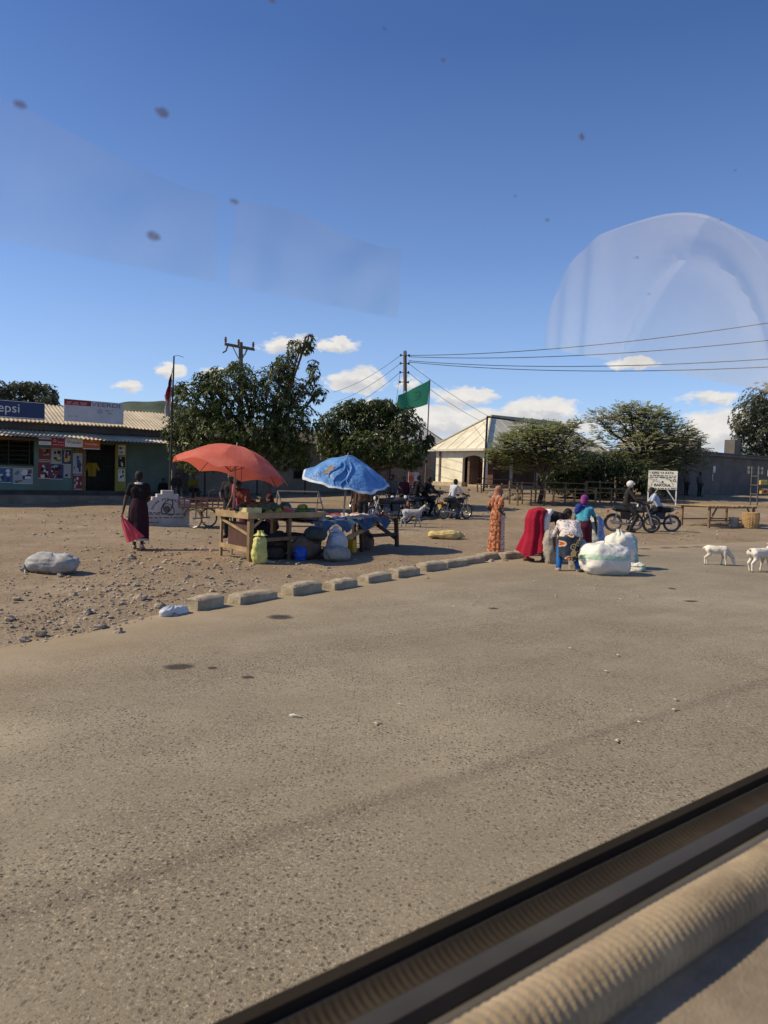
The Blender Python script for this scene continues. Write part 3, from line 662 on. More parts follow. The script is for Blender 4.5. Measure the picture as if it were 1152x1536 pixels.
# local: +x along the porch front to the right, +y away; the end wall is the plane x = 0
W_, L_ = 5.2, 13.0
m = MB()
m.box((0.1, 3.75, 1.35), (0.22, 2.9, 2.9)); m.box((0.1, 0.12, 1.35), (0.22, 0.26, 2.9)); m.box((0.102, 1.3, 2.56), (0.22, 2.2, 0.5))
m.build('wall', cream, house)
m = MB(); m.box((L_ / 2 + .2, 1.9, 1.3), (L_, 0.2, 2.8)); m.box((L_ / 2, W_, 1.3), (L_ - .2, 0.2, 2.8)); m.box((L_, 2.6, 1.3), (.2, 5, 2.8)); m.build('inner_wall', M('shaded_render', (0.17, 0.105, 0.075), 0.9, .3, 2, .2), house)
m = MB()
def arch(a):                                             # the cut-out head of the side opening
    return [(0.26, 2.3)] + [(0.26 + 1.05 - 1.05 * math.cos(math.pi * i / 12), 1.95 + 0.33 * math.sin(math.pi * i / 12)) for i in range(13)] + [(2.36, 2.3)]
m.prism(arch(0), (0.0, 0, 0), (0, 1, 0), (0, 0, 1), (1, 0, 0), 0.2); m.build('arch', cream, house)
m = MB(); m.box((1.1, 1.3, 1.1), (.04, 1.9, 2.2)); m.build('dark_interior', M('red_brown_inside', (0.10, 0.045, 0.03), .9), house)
m = MB(); m.box((0.02, 3.7, 0.1), (0.5, 3.2, 0.55)); m.box((L_ / 2 + .2, 0.1, 0.05), (L_, 0.7, 0.45)); m.box((L_ / 2 + .1, 1.0, .1), (L_ - .1, 1.8, .3)); m.build('plinth', M('house_plinth', (0.42, 0.34, 0.22), .9, .3, 3, .3), house, bevel=.02)
for x in (2.6, 5.2, 7.8, 10.4, 12.8):
    m = MB(); m.lathe([(.17, .2), (.17, .32), (.125, .36), (.12, 2.45), (.17, 2.5), (.17, 2.72)], (x, .12, 0), 14); m.build('column', M('porch_column', (0.5, 0.45, 0.34), .85, .15), house)
m = MB(); m.box((-0.02, 4.72, 1.35), (0.14, 0.16, 2.8)); m.build('drain_pipe', M('pipe_brown', (.14, .10, .07), .7), house)
m = MB(); z0, z1, ov = 2.72, 5.25, 0.45
A, B, C_, D_ = Vector((-ov, -ov, z0)), Vector((L_ + ov, -ov, z0)), Vector((L_ + ov, W_ + ov, z0)), Vector((-ov, W_ + ov, z0))
P1, P2 = Vector((2.9, W_ / 2, z1)), Vector((L_ - 2.9, W_ / 2, z1))
m.add([A, B, C_, D_, P1, P2], [(0, 1, 5, 4), (2, 3, 4, 5), (3, 0, 4), (1, 2, 5), (3, 2, 1, 0)])
for (a, b, c, d, n) in ((A, D_, P1, P1, 6), (A, B, P1, P2, 14)):
    for i in range(1, n):
        k = i / n; lo = a.lerp(b, k)
        if c is d: kk = 1 - abs(2 * k - 1); hi = lo.lerp(P1, 1) if kk > .99 else (Vector((-ov + (P1.x + ov) * kk, lo.y, z0 + (z1 - z0) * kk)))
        else:
            xk = lo.x; hy = 1.0
            if xk < P1.x: hy = (xk + ov) / (P1.x + ov)
            if xk > P2.x: hy = (L_ + ov - xk) / (L_ + ov - P2.x)
            hi = Vector((xk, -ov + (W_ / 2 + ov) * hy, z0 + (z1 - z0) * hy))
        m.beam(lo + Vector((0, 0, .025)), hi + Vector((0, 0, .012)), .04, .016)
m.build('roof', cream_roof, house, smooth=False)
m = MB()
for a, b in ((A, P1), (D_, P1), (B, P2), (P1, P2)): m.tube([a + Vector((0, 0, .05)), b + Vector((0, 0, .05))], .075, 8)
m.build('ridge_cap', M('ridge_sheet', (.46, .41, .30), .7), house)
m = MB()
for a, b in ((A, B), (D_, A)): m.beam(a + Vector((0, 0, -.06)), b + Vector((0, 0, -.06)), .05, .16)
m.build('fascia', M('fascia_pale', (.6, .57, .47), .7), house)
b0 = at(668, 700, 66); house2 = thing('background_house', 'pale roofed house seen between the mango tree and the cream house', 'house', Vector((b0.x, b0.y, gz0(66))), UANG)
m = MB(); m.box((-3, 2.5, 1.3), (7, 5, 3.2)); m.build('wall', rowm, house2)
m = MB(); m.add([(-7, -.4, 2.9), (1.0, -.4, 2.9), (1.0, 5.4, 2.9), (-7, 5.4, 2.9), (-5, 2.5, 5.1), (-1.0, 2.5, 5.1)], [(0, 1, 5, 4), (2, 3, 4, 5), (3, 0, 4), (1, 2, 5), (3, 2, 1, 0)]); m.build('roof', M('pale_roof', (.62, .58, .5), .6, .15), house2, smooth=False)
m = MB(); m.tube([(-5, 2.5, 5.14), (-1, 2.5, 5.14), (1, -.4, 2.95)], .07, 6); m.build('ridge_cap', M('ridge_grey', (.2, .18, .16), .7), house2)
# the iron gantry frame in front of the cream house
gp = spot(GD(725, 46)); ga = thing('iron_frame', 'tall rusty angle iron frame standing before the cream house', 'frame', gp, 0)
topz = at(731, 625, gp.y); m = MB(); t2 = at(806, 636, gp.y + 3) - gp; t1 = topz - gp
m.beam((0, 0, -.1), t1, .11, .11); m.build('post', dark_iron, ga)
m = MB(); m.beam(t1, t2, .1, .09); m.build('crossbar', dark_iron, ga)
m = MB(); e2 = Vector((t2.x, t2.y, gz0(gp.y + 3) - gp.z - .1)); m.beam(t2, e2, .11, .11); m.build('post', dark_iron, ga)
# the dark building on the right
greyd = M('dark_grey_render', (0.135, 0.12, 0.105), 0.95, 0.3, 0.9, 0.3, 12, dirt=(0.22, 0.19, 0.155))  # dark grey base with random paler blotches
DC = spot(Vector((20.6, 50.0, 0))); dk = thing('grey_building', 'dark grey rendered building with flat parapet and stub pillars at right', 'building', DC, UANG)
m = MB(); m.box((7.5, .15, 1.3), (19, .3, 3.1)); m.box((7.5, 5, 1.3), (19, .3, 3.1)); m.box((-2.1, 2.5, 1.3), (.3, 5, 3.1)); m.build('wall', greyd, dk)
m = MB(); m.box((7.5, .05, 2.75), (19.2, .62, .16)); m.box((7.5, 2.5, 2.92), (19, 5, .1)); m.build('roof_slab', greyd, dk)
for x, w, hh in ((1.6, .5, .8), (6.4, .8, 1.1)):
    m = MB(); m.box((x, .5, 2.9 + hh / 2), (w, w, hh)); m.build('pillar', greyd, dk, bevel=.02)
m = MB(); m.add([(-1.5, 1.2, 2.95), (5, 1.2, 2.95), (5, 4.8, 3.2), (-1.5, 4.8, 3.2), (-1.2, 3.6, 4.6), (4.6, 3.2, 4.1)], [(0, 1, 5, 4), (2, 3, 4, 5), (3, 0, 4), (1, 2, 5)]); m.build('roof', M('faded_roof', (.33, .30, .24), .7, .2), dk, smooth=False)
for x, zz, w, hh, mt in ((3.2, 1.75, .3, .45, white_p), (3.05, 1.2, .06, .5, white_p)):
    m = MB(); m.box((x, -.02, zz), (w, .03, hh)); m.build('white_patch', mt, dk)
for x in (8.1, 9.6):
    m = MB(); m.box((x, -.02, 1.85), (.8, .06, .55)); wd = m.build('window', M('pale_window', (.6, .55, .38), .6), dk); m = MB(); m.box((x, -.07, 1.85), (.05, .04, .6)); m.box((x, -.072, 1.85), (.85, .04, .05)); m.build('frame', dark_iron, wd)  # window faces are flat pale cream panels
sc.cycles.max_bounces = 5; sc.cycles.diffuse_bounces = 2; sc.cycles.glossy_bounces = 2; sc.cycles.transmission_bounces = 4; sc.cycles.caustics_reflective = False; sc.cycles.caustics_refractive = False
# ------------------------------------------------------------------ trees
def leaf_mat(name, a, b_, dry=None, rough=0.5, tr=0.25):
    m, nt, b = newmat(name)
    g_ = nt.nodes.new('ShaderNodeNewGeometry')
    c = ramp(nt, g_.outputs['Random Per Island'], [(0.0, a), (0.75, b_), (1.0, dry or b_)])
    n = noise(nt, 0.9, 3, 0.6, g_.outputs['Position'])
    c = mix(nt, ramp(nt, n, [(0.35, 0.0), (0.65, 0.6)]), c, shade(a, 0.75))
    nt.links.new(c, b.inputs['Base Color']); b.inputs['Roughness'].default_value = rough; b.inputs['Specular IOR Level'].default_value = 0.45
    t = nt.nodes.new('ShaderNodeBsdfTranslucent'); nt.links.new(c, t.inputs[0])
    ms = nt.nodes.new('ShaderNodeMixShader'); ms.inputs[0].default_value = tr; o = nt.nodes['Material Output']
    nt.links.new(b.outputs[0], ms.inputs[1]); nt.links.new(t.outputs[0], ms.inputs[2]); nt.links.new(ms.outputs[0], o.inputs[0]); return m
bark = M('bark', (0.11, 0.08, 0.055), 0.95, 0.4, 3, 0.8, 14, 0.03)
mango_leaf = leaf_mat('mango_leaf', (0.045, 0.075, 0.02), (0.12, 0.15, 0.04), (0.25, 0.23, 0.09))
grey_leaf = leaf_mat('dusty_leaf', (0.09, 0.10, 0.06), (0.14, 0.15, 0.085), (0.18, 0.17, 0.11), 0.7)
acacia_leaf = leaf_mat('acacia_leaf', (0.22, 0.255, 0.10), (0.40, 0.42, 0.19), (0.5, 0.48, 0.26), 0.7, 0.5)  # leaf colours lightened to stand in for hazy glare over the tree
olive_leaf = leaf_mat('olive_leaf', (0.30, 0.32, 0.16), (0.45, 0.46, 0.25), (0.53, 0.51, 0.32), 0.7, 0.5)  # paler again, the veil of haze is put into the leaf colour
dark_leaf = leaf_mat('dark_leaf', (0.028, 0.045, 0.014), (0.06, 0.085, 0.026), (0.11, 0.12, 0.04))
def leaves(parent, mat, blobs, n, L, Wd, style, seed):
    """leaf faces spread through the given (centre, radii) lobes"""
    q = np.random.default_rng(seed)
    vols = np.array([b[1][0] * b[1][1] + b[1][0] * b[1][2] for b in blobs]); vols = vols / vols.sum()
    V, F = [], []
    per = 7 if style == 'rosette' else 12
    for (c, r), share in zip(blobs, vols):
        k = max(3, int(n * share / per))
        for _ in range(k):
            d = q.normal(size=3); d /= np.linalg.norm(d)
            rad = (0.25 + 0.75 * q.random() ** 0.45) * (0.86 + 0.28 * (0.5 + 0.5 * mnoise.noise(Vector(d * 2.2) + Vector(c))) + 0.1 * q.normal() * .6)
            p = Vector(c) + Vector((d[0] * r[0] * rad, d[1] * r[1] * rad, d[2] * r[2] * rad))
            out = Vector(d)
            if style == 'rosette':
                ax = (out + Vector((0, 0, 0.25))).normalized()
                e = ax.orthogonal().normalized(); f = ax.cross(e)
                a0 = q.random() * 6.3
                for j in range(per):
                    a = a0 + j * 2.4; s = L * q.uniform(0.7, 1.15)
                    dr = (e * math.cos(a) + f * math.sin(a) + ax * q.uniform(-0.1, 0.6)); dr.z -= q.uniform(0.15, 0.9); dr.normalize()
                    sd = dr.cross(Vector((q.normal() * .3, q.normal() * .3, 1))).normalized() * Wd * s / L
                    o = len(V); mid = p + dr * s * 0.5; tip = p + dr * s + Vector((0, 0, -0.12 * s))
                    V += [p, mid + sd * .5, tip, mid - sd * .5]; F.append((o, o + 1, o + 2, o + 3))
            else:                                        # feathery spray, flat and layered
                hd = Vector((d[0], d[1], 0.12 + 0.25 * d[2] + .1 * q.normal())); hd.normalize()
                sd0 = hd.cross(Z).normalized()
                for j in range(per):
                    t = (j // 2) / (per / 2) * L * 2.2; sgn = 1 if j % 2 else -1
                    b0 = p + hd * t + Vector((0, 0, -0.10 * t * t))
                    dr = (sd0 * sgn + hd * 0.5 + Vector((0, 0, q.uniform(-.25, .2)))).normalized()
                    s = L * q.uniform(0.6, 1.0); wv = dr.cross(Vector((q.normal() * .25, q.normal() * .25, 1))).normalized() * Wd * .5
                    o = len(V); V += [b0, b0 + dr * s * .5 + wv, b0 + dr * s, b0 + dr * s * .5 - wv]; F.append((o, o + 1, o + 2, o + 3))
    mb = MB(); mb.V = [tuple(v) for v in V]; mb.F = F; mb.I = [0] * len(F)
    o = mb.build('crown', mat, parent, smooth=False)
    return o
def tree(name, label, base, lobes, n, L, Wd, style, mat, seed, trunk_r=0.2, fork=1.4, group=None, stems=1):
    base = Vector(base); t = thing(name, label, 'tree', base, 0, group)
    q = random.Random(seed); m = MB()
    loc = [(Vector(c) - base, r) for c, r in lobes]
    top = Vector((0, 0, fork))
    for s in range(stems):
        off = Vector((q.uniform(-.15, .15), q.uniform(-.15, .15), 0)) * (stems > 1)
        f = top + Vector((q.uniform(-.3, .3), q.uniform(-.3, .3), 0))
        m.tube([off + Vector((0, 0, -.25)), off * .8 + Vector((q.uniform(-.05, .05), 0, .15)), off + f * .5 + Vector((q.uniform(-.08, .08), q.uniform(-.08, .08), 0)), f], [trunk_r * 1.5, trunk_r * 1.05, trunk_r * .85, trunk_r * .75], 9)
    for c, r in loc:
        mid = top.lerp(c, .5) + Vector((q.uniform(-.2, .2), q.uniform(-.2, .2), q.uniform(-.1, .3)))
        m.tube([top - Vector((0, 0, .1)), mid, c], [trunk_r * .6, trunk_r * .35, trunk_r * .12], 7)
        for _ in range(5):
            d = Vector((q.gauss(0, 1), q.gauss(0, 1), q.gauss(0.3, .7))); d.normalize()
            e = c + Vector((d.x * r[0], d.y * r[1], d.z * r[2])) * .85
            m.tube([mid.lerp(c, q.uniform(.3, 1)), c.lerp(e, .5) + Vector((0, 0, .08)), e], [trunk_r * .14, trunk_r * .09, .008], 5)
    m.build('trunk', bark, t)
    leaves(t, mat, loc, n, L, Wd, style, seed)
    return t
def lobes_px(d, items, depth=0.9, jit=0.8, seed=1):
    """crown lobes given as picture column, row and half sizes at distance d"""
    q = random.Random(seed); out = []
    for (px, py, hw, hh) in items:
        dd = d + q.uniform(-jit, jit); k = dd / FPX
        out.append((at(px, py, dd), (hw * k, max(hw, hh) * k * depth, hh * k)))
    return out
T1 = [(300, 615, 48, 45), (345, 585, 50, 40), (400, 592, 45, 42), (330, 650, 60, 42), (390, 650, 55, 45), (440, 640, 42, 45), (445, 590, 26, 26), (278, 660, 32, 34), (430, 680, 40, 26), (300, 690, 34, 20),
      (430, 545, 16, 20), (452, 520, 20, 13), (462, 508, 9, 7), (425, 556, 22, 16), (470, 560, 10, 22), (478, 590, 12, 16), (268, 590, 14, 12), (256, 640, 12, 26), (360, 555, 20, 14), (312, 572, 26, 18), (270, 580, 10, 8)]
tree('mango_tree', 'tall mango tree with an upright spur, behind the red umbrella', GD(395, 31.5), lobes_px(31.5, T1, seed=4), 27000, 0.21, 0.075, 'rosette', mango_leaf, 5, 0.22, 1.7)
T2 = [(520, 640, 40, 34), (560, 625, 40, 26), (600, 640, 36, 32), (545, 670, 50, 28), (600, 680, 38, 22), (630, 670, 16, 14), (644, 660, 9, 11), (500, 670, 26, 30), (575, 608, 24, 10), (530, 612, 26, 14), (490, 645, 18, 26), (620, 690, 20, 14)]
tree('mango_tree', 'rounded mango tree behind the blue tarpaulin umbrella', GD(545, 35), lobes_px(35, T2, seed=6), 20000, 0.22, 0.08, 'rosette', mango_leaf, 8, 0.2, 1.6)
T3 = [(790, 660, 42, 12), (760, 680, 34, 10), (820, 645, 40, 10), (790, 640, 22, 8), (850, 668, 36, 11), (755, 664, 18, 7), (800, 690, 48, 12), (850, 690, 40, 14), (845, 640, 24, 6), (870, 633, 14, 3), (880, 664, 16, 5), (740, 690, 12, 6), (775, 700, 28, 8), (800, 668, 55, 24), (830, 660, 40, 22), (770, 668, 30, 18)]
tree('acacia_tree', 'feathery flat topped acacia in front of the cream house porch', GD(812, 39), lobes_px(39, T3, seed=9), 33000, 0.15, 0.09, 'spray', acacia_leaf, 12, 0.13, 1.7)
T4 = [(905, 640, 16, 20), (960, 640, 50, 24), (945, 618, 28, 10), (985, 630, 30, 16), (1010, 660, 42, 18), (960, 670, 60, 22), (1035, 655, 22, 6), (920, 690, 40, 14), (1000, 690, 46, 14), (1045, 675, 18, 9), (895, 628, 14, 14), (960, 700, 60, 14), (1030, 695, 34, 20), (925, 625, 26, 18), (960, 622, 40, 14), (990, 650, 50, 24)]
tree('acacia_tree', 'large olive acacia with spreading crown behind the white notice board', GD(965, 47), lobes_px(47, T4, seed=13), 46000, 0.20, 0.11, 'spray', olive_leaf, 15, 0.18, 1.9)
T5 = [(860, 700, 40, 22), (905, 705, 40, 28), (945, 712, 36, 28), (980, 722, 30, 20), (850, 725, 34, 18), (900, 735, 46, 14), (830, 712, 22, 14), (880, 690, 30, 16)]
tree('shrub_tree', 'dark low bushy tree over the timber stalls beside the acacias', GD(890, 43), lobes_px(43, T5, seed=17), 17000, 0.22, 0.085, 'rosette', dark_leaf, 21, 0.12, 1.0, stems=3)
T6 = [(1130, 625, 36, 30), (1155, 600, 40, 26), (1125, 660, 30, 26), (1165, 650, 50, 40), (1200, 610, 50, 40), (1100, 672, 14, 12), (1150, 690, 40, 18), (1110, 640, 12, 10)]
tree('shade_tree', 'grey green tree at the right edge above the grey building', GD(1150, 60), lobes_px(60, T6, seed=19), 17000, 0.32, 0.13, 'rosette', grey_leaf, 25, 0.25, 2.4)
T7 = [(20, 592, 34, 16), (60, 590, 28, 14), (40, 580, 26, 9), (-20, 585, 40, 22), (70, 602, 20, 12), (10, 608, 50, 12)]
tree('shade_tree', 'grey green tree showing above the shop roof at the left edge', GD(20, 52), lobes_px(52, T7, seed=23), 9000, 0.30, 0.12, 'rosette', grey_leaf, 27, 0.22, 3.0)

# ------------------------------------------------------------------ poles, wires, flags
pole_m = M('weathered_pole', (0.16, 0.12, 0.085), 0.9, 0.3, 3, 0.5, 20)
steel_m = M('galvanised', (0.33, 0.33, 0.32), 0.5, 0.2, 4, 0.1, 30, metal=0.6)
porc = M('insulator', (0.10, 0.05, 0.035), 0.3, 0.2, 5, 0)
dA = 46.0
def pole_thing(name, label, cat, pxb, pyb, pxt, pyt, d, r0, r1, mat):
    b = GD(pxb, d); top = at(pxt, pyt, d)
    t = thing(name, label, cat, b, 0)
    m = MB(); m.tube([(0, 0, -.3), (top - b) * .5, top - b], [r0, (r0 + r1) / 2, r1], 10); m.build('pole', mat, t)
    return t, top, b
pA, topA, bA = pole_thing('utility_pole', 'wooden utility pole carrying stacked insulators beside the green flag', 'utility pole', 608, 740, 607.5, 527, dA, .15, .11, pole_m)
insA = []
for k, z in enumerate((0.25, 0.75, 1.3, 1.9)):
    for s in (-1, 1):
        c = topA - bA + Vector((s * .26, 0, -z)); m = MB(); m.tube([c + Vector((-s * .2, 0, 0)), c], .025, 6)
        m.lathe([(.03, -.07), (.07, -.04), (.04, 0), (.07, .03), (.03, .08)], c, 9); m.build('insulator', porc, pA); insA.append(bA + c)
m = MB(); m.box((topA - bA) * .985 + Vector((0, -.15, 0)), (.12, .1, .3)); m.lathe([(.02, 0), (.06, .03), (.05, .16), (.02, .2)], (topA - bA) * .69 + Vector((0, -.17, 0)), 8); m.build('bracket', steel_m, pA)
bB = GD(362, 47); topB = at(361, 517, 47)
pB = thing('utility_pole', 'power pole with a wide crossarm rising behind the tall mango tree', 'utility pole', bB, 0)
tb = topB - bB
m = MB(); m.tube([(0, 0, -.3), tb + Vector((0, 0, .15))], [.17, .13], 10); m.build('pole', pole_m, pB)
cl, cr = at(337, 516, 46.6) - bB, at(381, 524, 47.4) - bB
m = MB(); m.beam(cl, cr, .13, .16); m.beam(cl + Vector((0, .2, 0)), cr + Vector((0, .2, 0)), .09, .13); m.build('crossarm', pole_m, pB)
m = MB(); m.beam(cl.lerp(cr, .25), tb - Vector((0, 0, 1.1)), .06, .06); m.beam(cl.lerp(cr, .8), tb - Vector((0, 0, 1.1)), .06, .06); m.build('brace', steel_m, pB)
for k in (0.03, .47, .97):
    c = cl.lerp(cr, k) + Vector((0, 0, .1)); m = MB(); m.lathe([(.03, 0), (.09, .06), (.05, .12), (.10, .18), (.05, .24), (.08, .3), (.03, .36)], c, 10); m.build('insulator', porc, pB)
for k in (.1, .75):
    c = cl.lerp(cr, k) + Vector((0, 0, -.1)); m = MB(); m.tube([c, c + Vector((-.1, 0, -.3)), c + Vector((-.3, 0, -.42))], .05, 7); m.build('strain_insulator', porc, pB)
wire_m = M('cable_black', (0.03, 0.03, 0.035), 0.6, 0.1, 3, 0)
def wire(label, a, b, sag, r=.016):
    n = 26; a, b = Vector(a), Vector(b)
    pts = [a.lerp(b, i / n) - Vector((0, 0, 4 * sag * (i / n) * (1 - i / n))) for i in range(n + 1)]
    m = MB(); m.tube([p - a for p in pts], r, 5); o = m.build('power_cable', wire_m); o.location = a
    tag(o, label, 'cable', 'overhead cables between the poles')
for k, (y0, y1, lab) in enumerate([(533, 481, 'uppermost overhead cable running from the utility pole to the right edge'), (535, 507, 'second overhead cable from the top running to the right edge'), (541, 535, 'third overhead cable from the top running to the right edge'), (543, 547, 'lowest of the four cables running to the right edge')]):
    e = at(1152, y1, 33); s = Vector(insA[[1, 3, 5, 7][k]]); s.z = at(611, y0, dA).z
    wire(lab, s, s.lerp(e, 1.35) + Vector((0, 0, .5)), 0.62, .02)
for k, (y1, lab) in enumerate([(588, 'upper faint cable falling leftwards from the utility pole'), (604, 'middle faint cable falling leftwards from the utility pole'), (622, 'lower faint cable falling leftwards from the utility pole')]):
    wire(lab, insA[k * 2], at(500, y1, 60), .3, .014)
wire('steep stay cable from the utility pole over the cream house', insA[3], at(740, 628, 60), .2, .014)
wire('second stay cable from the utility pole down behind the house', insA[5], at(722, 632, 62), .2, .014)
wire('thin stay wire dropping left of the utility pole to the ground', insA[4], GD(575, 43), .1, .012)
flag_black = cloth('flag_dark', (0.03, 0.025, 0.03)); flag_red = cloth('flag_red', (0.30, 0.05, 0.06)); flag_white = cloth('flag_pale', (.38, .34, .32))
pF, topF, bF = pole_thing('flagpole', 'thin dark flagpole with a limp flag, left of the tall mango tree', 'flagpole', 254, 748, 261, 534, 29, .045, .03, dark_iron)
m = MB(); m.tube([topF - bF, topF - bF + Vector((.15, 0, .03)), topF - bF + Vector((.38, 0, -.04))], .01, 5); m.build('wire_tip', dark_iron, pF)
fl = thing('flag', 'limp red, white and dark flag hanging against the thin flagpole', 'flag', at(260, 552, 29), 0)
for (z0, z1, mt, nm, w0) in ((0, -.7, flag_black, 'dark_stripe', .03), (-.45, -1.15, flag_red, 'red_stripe', .13), (-1.0, -1.75, flag_white, 'white_stripe', .13)):
    m = MB(); m.grid(lambda a, b: Vector((-a * (w0 + .12 * math.sin(b * 2.5)) - .02 + .012 * (z0 + (z1 - z0) * b) * 4 * .5, -.06 * math.sin(a * 8 + b * 2) - .03, z0 + (z1 - z0) * b - .25 * a)), 14, 16); m.build(nm, mt, fl)
pG, topG, bG = pole_thing('flagpole', 'slim pole flying the green flag beside the utility pole', 'flagpole', 637, 735, 645, 569, 43, .05, .03, pole_m)
green_flag = cloth('flag_green', (0.05, 0.25, 0.145), (0.07, 0.32, 0.19), 2, .15, .3, 0.5)
gf = thing('flag', 'green flag with a faint pale emblem blowing to the left', 'flag', topG, 0)
down = (at(640.5, 606, 43) - topG); left = (at(597, 595, 42.2) - at(645, 575, 43))
def gfl(a, b):
    droop = Vector((0, 0, -.18 * math.sin(a * 1.6) * (1 - .3 * b)))
    return left * a + down * (b * (1 - .22 * a)) + droop + Vector((.05 * math.sin(a * 9 + b), .16 * math.sin(a * 7.5 + b * 1.5) * (.2 + a), .05 * math.sin(a * 8 + b * 3) * a))
m = MB(); m.grid(gfl, 30, 18); m.build('flag_cloth', green_flag, gf)
m = MB()
def emb(cx, cy, r0, a0, a1, w):
    pts = []
    for i in range(13):
        a = a0 + (a1 - a0) * i / 12; p = gfl(cx + r0 * math.cos(a), cy + r0 * 1.3 * math.sin(a)); pts.append(p + Vector((0, -.02, 0)))
    m.tube(pts, [w * (.3 + .7 * math.sin(math.pi * i / 12)) for i in range(13)], 5)
emb(.42, .45, .16, 1.0, 5.0, .035); emb(.33, .4, .07, 0, 6.2, .02)
m.build('emblem', cloth('flag_emblem', (.12, .34, .2)), gf)
# ------------------------------------------------------------------ people
skin = M('dark_skin', (0.065, 0.036, 0.024), 0.5, 0.12, 3, 0.05, 30, spec=0.35)
hair_m = M('black_hair', (0.012, 0.010, 0.010), 0.8, 0.3, 20, 0.6, 60)
eye_m = M('eye_white', (.6, .58, .52), .3, .05, 5, 0); shoe_m = M('dark_shoe', (0.03, 0.024, 0.02), 0.7, 0.3, 5, 0.2)
pale_sole = M('pale_sandal', (0.4, 0.3, 0.24), 0.8, 0.2, 5, .1)
def rotx(v, piv, th):
    y, z = v.y - piv.y, v.z - piv.z
    return Vector((v.x, piv.y + y * math.cos(th) + z * math.sin(th), piv.z - y * math.sin(th) + z * math.cos(th)))
UP = ('waist', 'chest', 'neck', 'head', 'shL', 'shR', 'elL', 'elR', 'wrL', 'wrR')
def stand(h=1.65):
    s = h / 1.72
    J = dict(pelvis=(0, 0, .94), waist=(0, .01, 1.10), chest=(0, 0, 1.30), neck=(0, -.01, 1.46), head=(0, .03, 1.605),
             shL=(-.175, -.01, 1.41), elL=(-.235, -.04, 1.12), wrL=(-.24, .05, .87), shR=(.175, -.01, 1.41), elR=(.235, -.04, 1.12), wrR=(.24, .05, .87),
             hipL=(-.09, 0, .92), knL=(-.10, .03, .50), anL=(-.10, -.02, .075), toL=(-.115, .14, .03), hipR=(.09, 0, .92), knR=(.10, .03, .50), anR=(.10, -.02, .075), toR=(.115, .14, .03))
    J = {k: Vector(v) * s for k, v in J.items()}
    J['s'] = s; J['face'] = Vector((0, 1, 0)); J['up'] = Vector((0, 0, 1)); return J
def bend(J, th, names=UP, piv=None):
    piv = piv or (J['hipL'] + J['hipR']) / 2
    for n in names: J[n] = rotx(J[n], piv, th)
    J['face'] = rotx(J['face'], Vector((0, 0, 0)), th); J['up'] = rotx(J['up'], Vector((0, 0, 0)), th); return J
def setj(J, **kw):
    for k, v in kw.items(): J[k] = Vector(v) * (J['s'] if k not in ('face', 'up') else 1)
    return J
def headrot(J):
    u = J['up'].normalized(); f = (J['face'] - u * J['face'].dot(u)).normalized(); r = f.cross(u)
    return Matrix((r, f, u)).transposed()
def hand(m, el, wr, side, s):
    d = (wr - el).normalized(); out = Vector((side, 0, 0)); w = (out - d * out.dot(d)); w = w.normalized() if w.length > .1 else d.orthogonal()
    # the palm faces the thigh: its width runs fore and aft
    fw = d.cross(w).normalized() * (-side)
    for k in (-.022, 0, .022): m.cap(wr + fw * k * s, wr + d * .085 * s + fw * k * 1.25 * s, .017 * s, .016 * s, 8)
    for k, L in ((-.033, .06), (-.011, .078), (.011, .085), (.033, .074)):
        a = wr + d * .088 * s + fw * k * s; b = a + (d * .55 + -w * .12) * L * s; c = b + (d * .38 - w * .28) * L * s
        m.cap(a, b, .0105 * s, .0095 * s, 7); m.cap(b, c, .0095 * s, .008 * s, 7)
    t0 = wr + d * .03 * s + fw * .03 * s; t1 = t0 + (d * .03 + fw * .03) * s; m.cap(t0, t1, .013 * s, .011 * s, 7); m.cap(t1, t1 + (d * .032 + fw * .008) * s, .011 * s, .009 * s, 7)
def torso(m, J, k=1.0, low=True):
    s = J['s']; pl, ch, ne = J['pelvis'], J['chest'], J['neck']
    xr = Vector((1, 0, 0))
    m.cap(J['waist'] - xr * .055 * s, ch - xr * .075 * s, .098 * s * k, .108 * s * k, 12); m.cap(J['waist'] + xr * .055 * s, ch + xr * .075 * s, .098 * s * k, .108 * s * k, 12)
    if low: m.cap(pl - xr * .07 * s, J['waist'] - xr * .05 * s, .105 * s * k, .095 * s * k, 12); m.cap(pl + xr * .07 * s, J['waist'] + xr * .05 * s, .105 * s * k, .095 * s * k, 12)
    m.cap(J['shL'], J['shR'], .062 * s * k, .062 * s * k, 10); m.cap(ch, ne - (ne - ch) * .3, .10 * s * k, .07 * s * k, 12)
VOX = [.0095]
